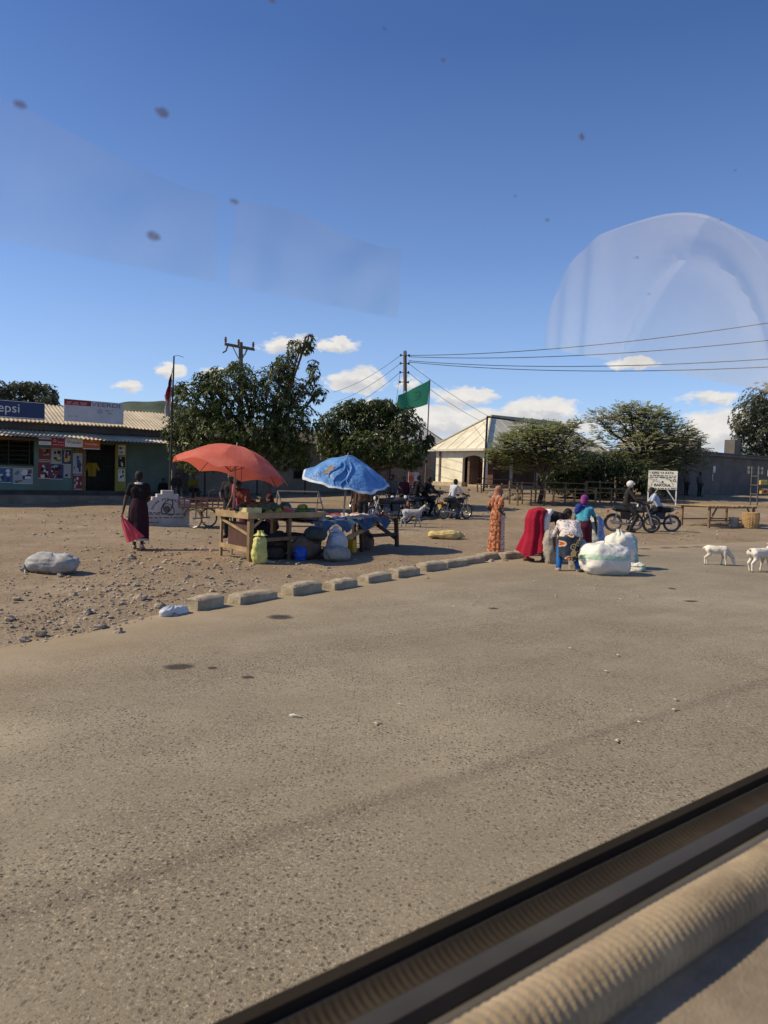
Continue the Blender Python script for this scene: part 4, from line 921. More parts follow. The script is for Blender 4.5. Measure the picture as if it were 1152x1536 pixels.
def body(t, J, mat=skin, hands=True):
    s = J['s']; m = MB(); torso(m, J)
    m.cap(J['neck'] - (J['neck'] - J['chest']) * .3, J['head'] - J['up'] * .05 * s, .055 * s, .05 * s, 10)
    Rm = headrot(J); H = J['head']
    m.ell(H + Rm @ Vector((0, -.008, .025)) * s, Vector((.076, .095, .10)) * s, Rm, 16, 12); m.ell(H + Rm @ Vector((0, .022, -.04)) * s, Vector((.058, .068, .085)) * s, Rm, 14, 10)
    m.cap(H + Rm @ Vector((0, .088, .02)) * s, H + Rm @ Vector((0, .108, -.022)) * s, .009 * s, .018 * s, 8)
    m.cap(H + Rm @ Vector((-.024, .08, -.062)) * s, H + Rm @ Vector((.024, .08, -.062)) * s, .013 * s, .013 * s, 8); m.ell(H + Rm @ Vector((0, .07, -.10)) * s, .026 * s, None, 8, 6)
    m.cap(H + Rm @ Vector((-.05, .078, .032)) * s, H + Rm @ Vector((.05, .078, .032)) * s, .013 * s, .013 * s, 8)
    for sd in (-1, 1): m.ell(H + Rm @ Vector((sd * .078, -.005, -.012)) * s, Vector((.014, .022, .034)) * s, Rm, 8, 8)
    for sd, S in ((-1, 'L'), (1, 'R')):
        m.cap(J['sh' + S], J['el' + S], .052 * s, .042 * s); m.cap(J['el' + S], J['wr' + S], .041 * s, .028 * s)
        if hands: hand(m, J['el' + S], J['wr' + S], sd, s)
        m.cap(J['hip' + S], J['kn' + S], .088 * s, .058 * s); m.cap(J['kn' + S], J['an' + S], .056 * s, .037 * s)
        cf = J['kn' + S].lerp(J['an' + S], .3) + Vector((0, -.02, 0)) * s; m.cap(cf, cf + (J['an' + S] - J['kn' + S]) * .2, .05 * s, .042 * s)
        m.cap(J['an' + S] - Vector((0, .02, .02)) * s, J['to' + S], .042 * s, .03 * s)
    o = blob(m, 'body', mat, t, VOX[0], 3)
    for sd in (-1, 1):
        e = MB(); e.ell(H + Rm @ Vector((sd * .032, .083, .008)) * s, .0125 * s, None, 8, 6); e.build('eye', eye_m, t)
    return o
def top(t, J, mat, sleeve=.6, k=1.13, name='shirt', low=True, hem=None, ex=0.0):
    s = J['s']; m = MB(); torso(m, J, k, low)
    for S in 'LR':
        e = J['sh' + S].lerp(J['el' + S], min(1, sleeve)); m.cap(J['sh' + S], e, .068 * s, .058 * s)
        if sleeve > 1: m.cap(J['el' + S], J['el' + S].lerp(J['wr' + S], sleeve - 1), .056 * s, .042 * s)
    if ex: m.ell(J['pelvis'] + Vector((0, 0, .02)), (.17 * s + ex, .135 * s + ex, .13 * s), None, 14, 10)
    return blob(m, name, mat, t, .014, 4, .006)
def trousers(t, J, mat, upto=.96, k=1.0, name='trousers'):
    s = J['s']; m = MB(); xr = Vector((1, 0, 0))
    m.cap(J['pelvis'] - xr * .06 * s, J['pelvis'] + xr * .06 * s, .125 * s, .125 * s)
    m.cap(J['pelvis'], J['waist'], .12 * s, .115 * s)
    for S in 'LR':
        m.cap(J['hip' + S], J['kn' + S], .108 * s * k, .08 * s * k); m.cap(J['kn' + S], J['kn' + S].lerp(J['an' + S], upto), .078 * s * k, .062 * s * k)
    return blob(m, name, mat, t, .014, 4, .006)
def shoes(t, J, mat=shoe_m):
    s = J['s']
    for S in 'LR':
        m = MB(); m.cap(J['an' + S] - Vector((0, .03, .035)) * s, J['to' + S], .05 * s, .04 * s); m.cap(J['an' + S] - Vector((0, .0, .03)) * s, J['to' + S] - Vector((0, .03, 0)) * s, .052 * s, .042 * s); blob(m, 'shoe', mat, t, .012, 2)
def hair(t, J, mat=hair_m, k=1.0):
    s = J['s']; Rm = headrot(J); m = MB()
    m.ell(J['head'] + Rm @ Vector((0, -.022, .042)) * s, Vector((.086, .10, .098)) * s * k, Rm, 18, 12); m.ell(J['head'] + Rm @ Vector((0, -.045, -.005)) * s, Vector((.078, .068, .08)) * s, Rm, 16, 10)
    return blob(m, 'hair', mat, t, .012, 2, .004)
def skirt(t, rings, mat, name='skirt', folds=9, amp=.06, seed=1, n=72, hem=0.0, rows=22):
    """a skirt through rings (centre, rx, ry), folds deepening to the hem"""
    q = random.Random(seed); ph = [q.uniform(0, 6.3) for _ in range(4)]; K = len(rings) - 1
    def f(a, b):
        u = b * K; i = min(int(u), K - 1); w = u - i; w = w * w * (3 - 2 * w) * .5 + w * .5
        c = Vector(rings[i][0]).lerp(Vector(rings[i + 1][0]), w); rx = rings[i][1] + (rings[i + 1][1] - rings[i][1]) * w; ry = rings[i][2] + (rings[i + 1][2] - rings[i][2]) * w
        th = 2 * math.pi * a; A = amp * (b ** .8)
        d = 1 + A * (.6 * math.sin(folds * th + ph[0] + b * 1.5) + .4 * math.sin((folds * 2 - 3) * th + ph[1]) + .5 * math.sin(3 * th + ph[2] + b)) + .02 * mnoise.noise(Vector((math.cos(th) * 2, math.sin(th) * 2, b * 5)))
        return c + Vector((rx * d * math.cos(th), ry * d * math.sin(th), hem * b ** 3 * math.sin(2 * th + ph[3])))
    m = MB(); m.grid(f, n, rows); return m.build(name, mat, t, True, 70)
def wrap_head(t, J, mat, name='headscarf', drape=True, k=1.0, bun=0.0):
    s = J['s']; Rm = headrot(J); m = MB(); H = J['head']
    m.ell(H + Rm @ Vector((0, -.02, .035)) * s, Vector((.098, .115, .115)) * s * k, Rm, 18, 12)
    if bun: m.ell(H + Rm @ Vector((0, -.06, .07 + bun)) * s, Vector((.095, .10, .085)) * s * k, Rm, 16, 10)
    if drape:
        m.cap(H + Rm @ Vector((0, -.045, -.02)) * s, J['neck'] + Vector((0, -.03, 0)) * s, .09 * s, .10 * s); m.cap(J['neck'] + Vector((-.10, -.03, -.03)) * s, J['neck'] + Vector((.10, -.03, -.03)) * s, .085 * s, .085 * s)
        m.cap(J['neck'] + Vector((-.08, -.06, -.05)) * s, J['chest'] + Vector((-.08, -.10, -.05)) * s, .07 * s, .05 * s); m.cap(J['neck'] + Vector((.08, -.06, -.05)) * s, J['chest'] + Vector((.08, -.10, .02)) * s, .07 * s, .05 * s)
    return blob(m, name, mat, t, .013, 3, .006)
def person(label, loc, rz, group=None): return thing('person', label, 'person', loc, rz, group)
black_c = cloth('black_cloth', (.016, .014, .015)); maroon_c = cloth('maroon_print', (.075, .02, .026), (.03, .02, .03), 14, .5)
pink_c = cloth('pink_bag_cloth', (.78, .14, .18), (.7, .10, .14), 3, .2, .6, .2); white_c = cloth('white_cloth', (.62, .58, .54), (.7, .66, .62), 4, .12)
red_c = cloth('crimson_cloth', (.42, .018, .045), (.34, .012, .035), 3, .3, .7); teal_c = cloth('teal_cloth', (.05, .26, .34), (.07, .34, .42), 4, .25); blue_c = cloth('royal_blue_cloth', (.015, .03, .17), (.04, .06, .26), 6, .3)
purple_c = cloth('purple_headwrap', (.17, .03, .17), (.3, .07, .24), 9, .5); dkred_c = cloth('dark_red_cloth', (.16, .02, .03), (.07, .02, .03), 8, .4); denim = cloth('blue_trousers_cloth', (.02, .11, .36), (.03, .16, .45), 4, .25)
char_c = cloth('charcoal_cloth', (.028, .026, .026), (.04, .037, .035), 4, .3); ltblue = cloth('light_blue_shirt', (.36, .44, .55), (.45, .52, .62), 4, .12); offwhite = cloth('off_white_shirt', (.48, .48, .5), (.56, .56, .58), 4, .15)
brown_c = cloth('brown_cloth', (.10, .05, .03), (.13, .07, .04), 5, .3); rust_c = cloth('rust_red_top', (.22, .06, .04), (.16, .04, .03), 5, .3); olive_c = cloth('yellow_green_top', (.2, .17, .02), (.14, .13, .02), 5, .3)
floral_w = pattern_spots('white_floral', ((.62, .55, .52), (.55, .5, .48)), (.45, .38, .38), ((.12, .10, .14), (.2, .16, .2), (.10, .16, .12)), 22, (.2, .25))
circles = pattern_spots('blue_circle_wrap', ((.028, .042, .075), (.05, .05, .06)), (.62, .5, .3), ((.5, .09, .03), (.08, .035, .015), (.62, .38, .10)), 6.2, (.28, .40))
orange_pr = pattern_spots('orange_print_cloth', ((.34, .085, .025), (.24, .055, .02)), (.52, .32, .2), ((.16, .03, .015), (.5, .24, .12), (.30, .055, .02)), 13, (.2, .34))
floral_d = pattern_spots('dark_floral', ((.02, .035, .05), (.04, .02, .03)), (.3, .33, .35), ((.3, .03, .05), (.05, .12, .2), (.25, .22, .2)), 16, (.2, .28))
white_vine = pattern_spots('white_vine_panel', ((.6, .52, .46), (.55, .46, .4)), (.5, .36, .3), ((.4, .12, .06), (.45, .2, .12), (.3, .1, .05)), 18, (.2, .26))
orange_scarf = cloth('orange_scarf', (.36, .10, .045), (.48, .26, .17), 16, .4)

# 1 the woman walking away with a pink bag
L1 = G(207, 827); J = stand(1.66)
setj(J, knL=(-.085, .07, .50), anL=(-.10, .10, .075), toL=(-.12, .26, .03), knR=(.095, .05, .51), anR=(.12, -.22, .13), toR=(.125, -.07, .035), elL=(-.27, -.02, 1.12), wrL=(-.31, -.10, .84), elR=(.215, .05, 1.13), wrR=(.10, .20, 1.02))
p = person('woman in black top and dark maroon skirt walking away with a pink bag', L1, R(8)); body(p, J)
top(p, J, black_c, .62, name='blouse', k=1.12); hair(p, J)
s = J['s']; m = MB(); m.ring(J['neck'] + Vector((0, -.005, .0)), .072, .022, 'Z', 18, 8); m.build('collar', white_c, p)
skirt(p, [((0, 0, 1.10), .142, .118), ((0, -.01, .92), .19, .155), ((0, -.01, .6), .215, .18), ((0.01, -.03, .24), .215, .23)], maroon_c, folds=6, amp=.07, seed=3, hem=.02)
skirt(p, [((0.01, -.03, .27), .20, .213), ((0.012, -.035, .19), .222, .236)], white_c, 'hem_lace', 8, .09, 3, hem=.02, rows=4)
shoes(p, J, pale_sole)
wb = L1 + Matrix.Rotation(R(8), 3, 'Z') @ (J['wrL'] + Vector((-.0, -.12, -.08)))
bg_ = thing('shopping_bag', 'bright pink cloth bag swinging from the walking woman\'s left hand', 'bag', wb, R(8))
m = MB()
def bagf(sd):
    def f(a, b):
        w = .05 + .17 * b ** .8; x = (.04 + .26 * b) + (a - .5) * 2 * w * .8; z = -.06 - .44 * b - .14 * (a - .5) * b * -1
        return Vector((x, sd * (.02 + .05 * math.sin(math.pi * a) * math.sin(math.pi * min(b * 1.1, 1))) + .02 * math.sin(a * 17 + b * 2) * (.3 + b) - .05, z))
    return f
m.grid(bagf(1), 16, 14); m.grid(bagf(-1), 16, 14); m.build('bag_body', pink_c, bg_)
m = MB(); m.tube([(.02, -.03, .03), (.03, -.04, -.03), (.07, -.05, -.12)], .012, 6); m.build('strap', pink_c, bg_)
m = MB(); m.tube([(.0, -.06, .02), (.02, -.07, -.04), (.10, -.06, -.10)], .012, 6); m.build('strap', pink_c, bg_)

# 2 the woman in orange
L2 = G(744, 832); J = stand(1.58)
setj(J, elR=(.27, -.16, 1.17), wrR=(.20, .02, 1.03), elL=(-.27, -.12, 1.17), wrL=(-.19, .06, 1.03))
p = person('woman in a long orange patterned dress and headscarf standing on the kerb', L2, R(-62)); body(p, J)
top(p, J, orange_pr, .75, 1.14, 'dress_top'); wrap_head(p, J, orange_scarf)
skirt(p, [((0, 0, 1.07), .15, .125), ((0, 0, .86), .185, .16), ((0, 0, .5), .185, .165), ((0, -.01, .05), .215, .19)], orange_pr, 'dress_skirt', 7, .05, 8)
def vp(a, b):
    th = math.radians(-12 + a * 38) ; z = 1.0 - .93 * b; r = .192 + .03 * b
    return Vector((r * math.cos(th), (r * .9) * math.sin(th) - .003 * b, z))
m = MB(); m.grid(vp, 6, 16); m.build('white_panel', white_vine, p); shoes(p, J, pale_sole)

# 3 the woman in crimson, bent at the waist towards the sacks
def bent(h, th, spread=.0, fwd=.0, drop=0.0, back=0.0):
    J = stand(h); bend(J, th); s = J['s']
    for k in UP + ('pelvis', 'hipL', 'hipR'): J[k] = J[k] + Vector((0, -back, -drop))
    for S, sd in (('L', -1), ('R', 1)):
        sh = J['sh' + S]; J['el' + S] = sh + Vector((sd * (.05 + spread), .06 + fwd * .4, -.27 * s)); J['wr' + S] = J['el' + S] + Vector((-sd * .03, .05 + fwd, -.24 * s))
    return J
L3 = G(806, 843); J = bent(1.66, R(82), 0, 0, -.05, .10)
setj(J, knL=(-.11, -.06, .5), anL=(-.12, -.22, .075), toL=(-.13, -.06, .03), knR=(.11, -.02, .5), anR=(.12, .10, .075), toR=(.13, .26, .03)); J['face'] = Vector((0, .8, -.6)); J['up'] = Vector((0, .6, .8)); J['head'] = J['neck'] + Vector((0, .15, .02))
for k in UP: J[k] = J[k] + Vector((0, .07, .02))
p = person('woman in long crimson skirt bending far over to the right above the sacks', L3, R(-84)); body(p, J); top(p, J, black_c, .95, 1.15, 'blouse'); hair(p, J)
skirt(p, [((0, .0, 1.20), .05, .04), ((0, -.03, 1.14), .185, .20), ((0, -.08, .96), .205, .21), ((0, -.07, .62), .205, .22), ((0, -.10, .22), .25, .33)], red_c, 'skirt', 6, .16, 5, hem=.08)
skirt(p, [((0, .24, 1.17), .10, .06), ((0, .19, 1.09), .165, .12), ((0, .12, .95), .195, .125), ((0, .10, .76), .20, .10), ((0, .12, .58), .17, .07)], white_c, 'waist_wrap', 6, .08, 9, rows=16)
shoes(p, J, cloth('red_sandal', (.25, .05, .05)))

# 4 the woman in the circle print wrap, seen from behind
L4 = G(852, 857); J = bent(1.62, R(64), .05, .1, .15, .10)
setj(J, knL=(-.17, .10, .46), anL=(-.20, -.04, .075), toL=(-.22, .12, .03), knR=(.17, .10, .46), anR=(.20, -.04, .075), toR=(.22, .12, .03)); J['head'] = J['neck'] + Vector((0, .07, -.16)); J['face'] = Vector((0, -.4, -1)); J['up'] = Vector((0, .6, -.8))
p = person('woman in white floral blouse and circle print wrap bending with her back turned', L4, R(-8)); body(p, J); top(p, J, floral_w, .95, 1.36, 'blouse', ex=.02); hair(p, J)
trousers(p, J, denim, .97, 1.0)
skirt(p, [((0, .08, .86), .14, .10), ((0, .0, .81), .18, .17), ((0, -.08, .70), .197, .205), ((0, -.05, .50), .19, .18), ((0, -.02, .26), .18, .165)], circles, 'wrap_skirt', 5, .09, 12, hem=.03); shoes(p, J, pale_sole)

# 5 the woman with the purple headwrap
L5 = spot(GD(876, 17.6)); J = stand(1.58); bend(J, R(44))
for k in UP + ('pelvis', 'hipL', 'hipR'): J[k] = J[k] + Vector((0, -.08, -.06))
setj(J, elR=(.29, .30, .98), wrR=(.33, .36, .70), elL=(-.22, .42, .95), wrL=(-.15, .60, .82)); J['face'] = Vector((.1, .9, -.3)); J['up'] = Vector((0, .45, 1)); J['head'] = J['neck'] + Vector((0, .07, .12))
p = person('woman with purple headwrap and turquoise top standing among the white sacks', L5, R(-20)); body(p, J); top(p, J, teal_c, .7, 1.25, 'blouse', ex=.02); wrap_head(p, J, purple_c, 'headwrap', False, 1.15, .03)
skirt(p, [((0, .0, .93), .15, .12), ((0, -.05, .84), .20, .18), ((0, -.08, .72), .225, .21), ((0, -.05, .45), .225, .21), ((0, .0, .12), .24, .22)], dkred_c, 'skirt', 6, .07, 15); shoes(p, J)
m = MB(); m.ell(J['chest'] + Vector((-.11, -.04, .12)), (.09, .09, .10), None, 14, 10); m.ell(J['chest'] + Vector((-.14, -.10, .04)), (.08, .08, .09), None, 14, 10); m.cap(J['chest'] + Vector((-.12, -.02, .12)), J['shR'] + Vector((0, .02, .05)), .05, .04); blob(m, 'blue_wrap', blue_c, p, .014, 3, .012)

# seated and standing people in the shade
VOX[0] = .0115
def seated(h=1.62, sz=.42):
    J = stand(h); dz = J['hipL'].z - sz - .09
    for k in UP + ('pelvis', 'hipL', 'hipR'): J[k] = J[k] - Vector((0, 0, dz))
    setj(J, knL=(-.13, .40, (sz + .10) / J['s']), knR=(.13, .40, (sz + .10) / J['s']), anL=(-.13, .42, .075), anR=(.14, .42, .075), toL=(-.14, .57, .03), toR=(.15, .57, .03))
    s = J['s']
    for S, sd in (('L', -1), ('R', 1)): J['el' + S] = J['sh' + S] + Vector((sd * .05, .06, -.27)); J['wr' + S] = Vector((sd * .12, .34, sz + .22))
    bend(J, R(10), ('waist', 'chest', 'neck', 'head', 'shL', 'shR')); return J
def simple(label, loc, rz, J, tmat, bmat, hd=None, sleeve=1.5, group=None, sk=None):
    p = person(label, loc, rz, group); body(p, J); top(p, J, tmat, sleeve)
    if sk: skirt(p, sk, bmat)
    else: trousers(p, J, bmat)
    (wrap_head(p, J, hd) if hd else hair(p, J)); shoes(p, J); return p
FACE = UANG + math.pi                                   # facing the road from the shops
vz = SC0 + U * 0.0
def bench(label, loc, rz, w, h=.42, mat=wood_dark):
    t = thing('bench', label, 'bench', loc, rz); m = MB(); m.box((0, 0, h - .03), (w, .3, .06)); m.build('seat', mat, t)
    for x in (-w / 2 + .12, w / 2 - .12): m = MB(); m.box((x, 0, (h - .06) / 2), (.07, .26, h - .06)); m.build('leg', mat, t)
    return t
q1 = shop_pt(237, -.55, .45 - .42)
simple('person in black sitting on the veranda edge against the green wall', q1, FACE, seated(1.6, .44), black_c, char_c)
c2 = spot(GD(276, 34.3)); bench('dark low bench behind the stepped concrete sign', c2, UANG + .1, 1.7)
Um = Vector((math.cos(UANG), math.sin(UANG), 0))
simple('seated person in dark top and grey trousers behind the stepped sign', c2 - Um * .4 - N * .0, FACE, seated(1.66), char_c, cloth('grey_trousers', (.12, .11, .10)))
simple('seated person in yellow green top beside the cargo tricycle', c2 + Um * .42, FACE, seated(1.6), olive_c, char_c)
J = stand(1.7); setj(J, elR=(.25, .08, 1.14), wrR=(.15, .27, 1.05))
vend = simple('person in dark clothes standing left of the red umbrella pole', spot(GD(346, 19.0)), R(170), J, char_c, char_c, sleeve=.7)
m = MB(); m.grid(lambda a, b: Vector(((a - .5) * .16 - .17 + .02 * math.sin(b * 5), .16 + .02 * math.sin(a * 12), 1.40 - .62 * b)), 8, 12); m.build('pink_shawl', pink_c, vend)
J = stand(1.66); bend(J, R(35)); setj(J, elL=(-.26, .42, .98), wrL=(-.18, .6, .85), elR=(.26, .42, .98), wrR=(.18, .6, .85))
simple('person in a rust red top bending under the red umbrella behind the melons', spot(GD(374, 16.9)), R(150), J, rust_c, dkred_c, None, .5, None, [((0, 0, 1.08), .16, .14), ((0, 0, .85), .2, .18), ((0, 0, .4), .23, .21), ((0, 0, .1), .25, .23)])
cst = spot(GD(409, 17.3)); bench('low stool behind the fruit stall', cst, .4, .5, .36)
simple('seated person in a dark flowered wrap behind the fruit stall', cst, R(160), seated(1.62, .38), floral_d, dkred_c, dkred_c, 1.4)
for px, d, lab, c1 in ((1049, 48.5, 'person in a dull grey top by the grey wall under the parapet', cloth('dull_grey_top', (.13, .125, .12))), (1029, 49.0, 'person in a faded pale top at the left end of the grey wall', cloth('faded_top', (.18, .17, .16)))):
    q = spot(GD(px, d)); simple(lab, q, R(200), stand(1.6), c1, char_c, None, .6)
simple('person in grey clothes standing between the parked motorcycles and the mango trunk', spot(GD(588, 31.5)), R(140), stand(1.68), cloth('ash_top', (.09, .085, .08)), char_c)
simple('person in a maroon top standing right behind the red motorcycle', spot(GD(606, 31.5)), R(200), stand(1.62), dkred_c, char_c)
simple('small person in dark top standing behind the second stall', spot(GD(545, 23)), R(170), stand(1.62), brown_c, char_c)
simple('person in dark clothes standing among the parked motorcycles', spot(GD(537, 24.5)), R(150), stand(1.66), char_c, brown_c)
# ------------------------------------------------------------------ goats
def goat_mat(name, c, c2, dirt):
    return M(name, c, 0.9, 0.25, 7, 0.6, 60, 0.01, dirt=dirt, spec=.1, c2=c2)
goat_w = goat_mat('white_goat_coat', (.72, .65, .51), (.82, .77, .66), (.5, .39, .26)); goat_g = goat_mat('grey_goat_coat', (.30, .29, .28), (.62, .60, .57), (.2, .19, .18))
hoof = M('hoof_dark', (.04, .035, .03), .6); horn_m = M('horn', (.16, .12, .08), .5)
def goat(label, loc, rz, mat, s=1.0, graze=False, stride=.1, horns=False, group=None):
    """faces +x; legs carry a wrist joint in front and a hock behind"""
    t = thing('goat', label, 'goat', loc, rz, group); m = MB(); V_ = lambda x, y, z: Vector((x, y, z)) * s
    for sd in (-1, 1):
        m.cap(V_(-.27, sd * .035, .53), V_(-.05, sd * .05, .50), .112 * s, .13 * s, 12); m.cap(V_(-.05, sd * .05, .50), V_(.20, sd * .03, .50), .13 * s, .12 * s, 12)
    m.cap(V_(.12, 0, .46), V_(.24, 0, .48), .10 * s, .10 * s); m.cap(V_(-.30, 0, .56), V_(.22, 0, .585), .06 * s, .055 * s)
    n0 = V_(.24, 0, .54)
    if graze: n1, nose, up = V_(.44, .02, .30), V_(.53, .03, .09), V_(.8, 0, .5)
    else: n1, nose, up = V_(.44, 0, .74), V_(.60, 0, .67), V_(-.2, 0, 1)
    m.cap(n0, n1, .088 * s, .06 * s); hd = (nose - n1).normalized(); sidev = Vector((0, 1, 0)); upv = sidev.cross(hd) * -1
    if upv.dot(up) < 0: upv = -upv
    m.cap(n1 + upv * .015 * s, n1 + hd * .08 * s, .064 * s, .056 * s); m.cap(n1 + hd * .07 * s, nose, .050 * s, .032 * s); m.cap(n1 + hd * .06 * s - upv * .02 * s, nose - upv * .015 * s, .04 * s, .024 * s)
    for sd in (-1, 1):
        e0 = n1 + sidev * sd * .05 * s + upv * .03 * s; m.cap(e0, e0 + sidev * sd * .07 * s - upv * .035 * s - hd * .02 * s, .022 * s, .014 * s, 7); m.cap(e0 + sidev * sd * .05 * s - upv * .02 * s, e0 + sidev * sd * .11 * s - upv * .07 * s - hd * .02 * s, .02 * s, .010 * s, 7)
    st = stride
    for sd, k in ((-1, st), (1, -st)):
        sh, kn, ft = V_(.20, sd * .085, .44), V_(.205 + k * .5, sd * .085, .235), V_(.20 + k, sd * .085, .03)
        m.cap(sh, kn, .075 * s, .036 * s); m.cap(kn, ft, .033 * s, .027 * s); m.cap(kn, kn + V_(.008, 0, 0), .038 * s)
        hp, stf, hk, ff = V_(-.28, sd * .08, .50), V_(-.21 - k * .4, sd * .095, .37), V_(-.35 - k * .6, sd * .085, .24), V_(-.31 - k, sd * .085, .03)
        m.cap(hp, stf, .095 * s, .068 * s); m.cap(stf, hk, .062 * s, .036 * s); m.cap(hk, ff, .033 * s, .026 * s)
    m.cap(V_(-.37, 0, .58), V_(-.45, 0, .60 if not graze else .50), .026 * s, .014 * s)
    m.cap(nose - upv * .04 * s, nose - upv * .075 * s - hd * .01 * s, .016 * s, .006 * s, 6)
    blob(m, 'body', mat, t, .011, 3, .009)
    for sd, k in ((-1, st), (1, -st)):
        for x in (.20 + k, -.31 - k): h = MB(); h.lathe([(.027 * s, 0), (.023 * s, .045 * s)], V_(x, sd * .085, 0), 8); h.build('hoof', hoof, t)
        if horns: h = MB(); b0 = n1 + sidev * sd * .025 * s + upv * .05 * s; h.tube([b0, b0 + upv * .07 * s - hd * .03 * s, b0 + upv * .11 * s - hd * .09 * s], [.014 * s, .011 * s, .004 * s], 7); h.build('horn', horn_m, t)
        h = MB(); h.ell(n1 + hd * .06 * s + sidev * sd * .05 * s + upv * .02 * s, .011 * s, None, 8, 6); h.build('eye', ink, t)
    return t
goat('grey and white goat walking past the parked motorcycles', G(618, 792), R(4), goat_g, .95, False, .09, True)
goat('white goat with head down to the ground, clear of the right edge', G(1075, 848), R(-14), goat_w, .70, True, .05)
goat('white goat cropped by the right edge of the view', G(1139, 858), R(24), goat_w, .80, False, .06)

# ------------------------------------------------------------------ motorcycles
tyre_m = M('dusty_tyre', (.10, .085, .066), .95, .3, 6, .5, 40); chrome = M('dull_chrome', (.45, .44, .42), .3, .2, 8, 0, metal=.9); bk_paint = M('black_bike_paint', (.012, .012, .013), .35, .2, 4, 0, dirt=(.07, .055, .04))
seat_m = M('bike_seat', (.02, .019, .018), .7, .3, 8, .2); eng_m = M('engine_alloy', (.22, .21, .20), .5, .35, 12, .3, 40, metal=.6); red_paint = M('red_bike_paint', (.30, .015, .02), .3, .2, 4, 0); lamp_m = M('lamp_glass', (.6, .6, .58), .1, .05, 4, 0); amber = M('amber_lens', (.6, .2, .02), .3, .1, 4, 0)
def motorbike(label, loc, rz, tank=None, lean=R(7)):
    t = thing('motorcycle', label, 'motorcycle', loc, rz, 'motorcycles standing on the lot'); tank = tank or bk_paint
    def whl(nm, x, steer=0):
        m = MB(); m.ring((x, 0, .305), .265, .042, 'Y', 34, 9, 1.0); w = m.build(nm, tyre_m, t)
        m = MB(); m.ring((x, 0, .305), .222, .014, 'Y', 30, 6, 1.6); m.build('rim', chrome, w)
        m = MB(); m.tube([(x, -.05, .305), (x, .05, .305)], .045, 10)
        for i in range(18):
            a = 2 * math.pi * i / 18; c = Vector((x, (.03 if i % 2 else -.03), .305)); m.tube([c, Vector((x + .22 * math.cos(a + .25), 0, .305 + .22 * math.sin(a + .25)))], .0035, 4, False)
        m.build('spokes_and_hub', chrome, w)
    whl('wheel', .65); whl('wheel', -.63)
    m = MB()
    for sd in (-1, 1): m.tube([(.65, sd * .075, .305), (.55, sd * .08, .62)], .026, 8); m.tube([(.55, sd * .08, .62), (.44, sd * .07, .93)], .019, 8)
    m.box((.475, 0, .84), (.05, .18, .03)); m.box((.44, 0, .93), (.05, .18, .03)); m.build('fork', chrome, t)
    m = MB(); m.tube([(.44, 0, .88), (.40, 0, .78), (.05, 0, .72), (-.35, 0, .70), (-.60, 0, .74)], .022, 7); m.tube([(.40, 0, .76), (.30, 0, .40), (.22, 0, .24), (-.12, 0, .24), (-.16, 0, .70)], .02, 7)
    for sd in (-1, 1): m.tube([(-.12, sd * .09, .27), (-.63, sd * .09, .305)], .02, 7); m.tube([(-.16, sd * .09, .70), (-.58, sd * .10, .72)], .014, 6)
    m.build('frame', bk_paint, t)
    m = MB(); m.cap((.30, 0, .80), (.02, 0, .78), .12, .085, 12)
    for sd in (-1, 1): m.cap((.27, sd * .06, .78), (.02, sd * .04, .76), .10, .07, 12)
    blob(m, 'fuel_tank', tank, t, .014, 3)
    m = MB(); m.cap((-.02, 0, .785), (-.30, 0, .775), .075, .10, 10); m.cap((-.30, 0, .79), (-.62, 0, .82), .095, .085, 10); o = blob(m, 'seat', seat_m, t, .016, 3)
    m = MB()
    for i in range(7): m.box((.13 + .004 * i, 0, .40 + .026 * i), (.17 - .004 * i, .16 - .005 * i, .014))
    m.cap((.02, -.09, .34), (.02, .09, .34), .10, .10, 12); m.cap((-.12, -.07, .36), (-.12, .07, .36), .08, .08, 10); m.box((.13, 0, .47), (.12, .11, .2)); m.build('engine', eng_m, t)
    m = MB(); m.tube([(.22, -.06, .45), (.30, -.09, .36), (.22, -.12, .25), (-.05, -.14, .25)], .02, 8); m.tube([(-.05, -.14, .25), (-.15, -.15, .27), (-.72, -.16, .37), (-.78, -.16, .38)], [.025, .045, .05, .035], 10); m.build('exhaust', chrome, t)
    m = MB(); m.tube([(.40, -.36, 1.0), (.42, -.22, 1.04), (.44, -.06, .97), (.44, .06, .97), (.42, .22, 1.04), (.40, .36, 1.0)], .013, 7)
    for sd in (-1, 1): m.tube([(.40, sd * .36, 1.0), (.41, sd * .27, 1.025)], .02, 8); m.tube([(.43, sd * .20, 1.03), (.41, sd * .26, 1.22)], .006, 5)
    m.build('handlebar', bk_paint, t)
    for sd in (-1, 1): m = MB(); m.ell((.40, sd * .28, 1.26), (.015, .06, .045), None, 10, 8); m.build('mirror', bk_paint, t)
    m = MB(); m.ell((.53, 0, .90), (.075, .085, .085), None, 14, 10); m.build('headlight', bk_paint, t); m = MB(); m.ell((.575, 0, .90), (.04, .075, .075), None, 14, 10); m.build('headlight_lens', lamp_m, t)
    def mud(cx, a0, a1, mt, nm):
        m = MB(); m.grid(lambda a, b: Vector((cx + (.335 - .02 * (2 * b - 1) ** 2) * math.cos(a0 + (a1 - a0) * a), (b - .5) * .14, .305 + (.335 - .02 * (2 * b - 1) ** 2) * math.sin(a0 + (a1 - a0) * a))), 16, 4); m.build(nm, mt, t)
    mud(.65, R(20), R(125), chrome, 'mudguard'); mud(-.63, R(30), R(200), bk_paint, 'mudguard')
    m = MB(); m.box((-.82, 0, .70), (.05, .12, .07)); m.build('tail_light', red_p, t); m = MB(); m.box((-.90, 0, .54), (.012, .2, .14), Matrix.Rotation(R(-15), 3, 'Y')); m.build('number_plate', M('yellow_plate', (.6, .42, .05), .6), t)
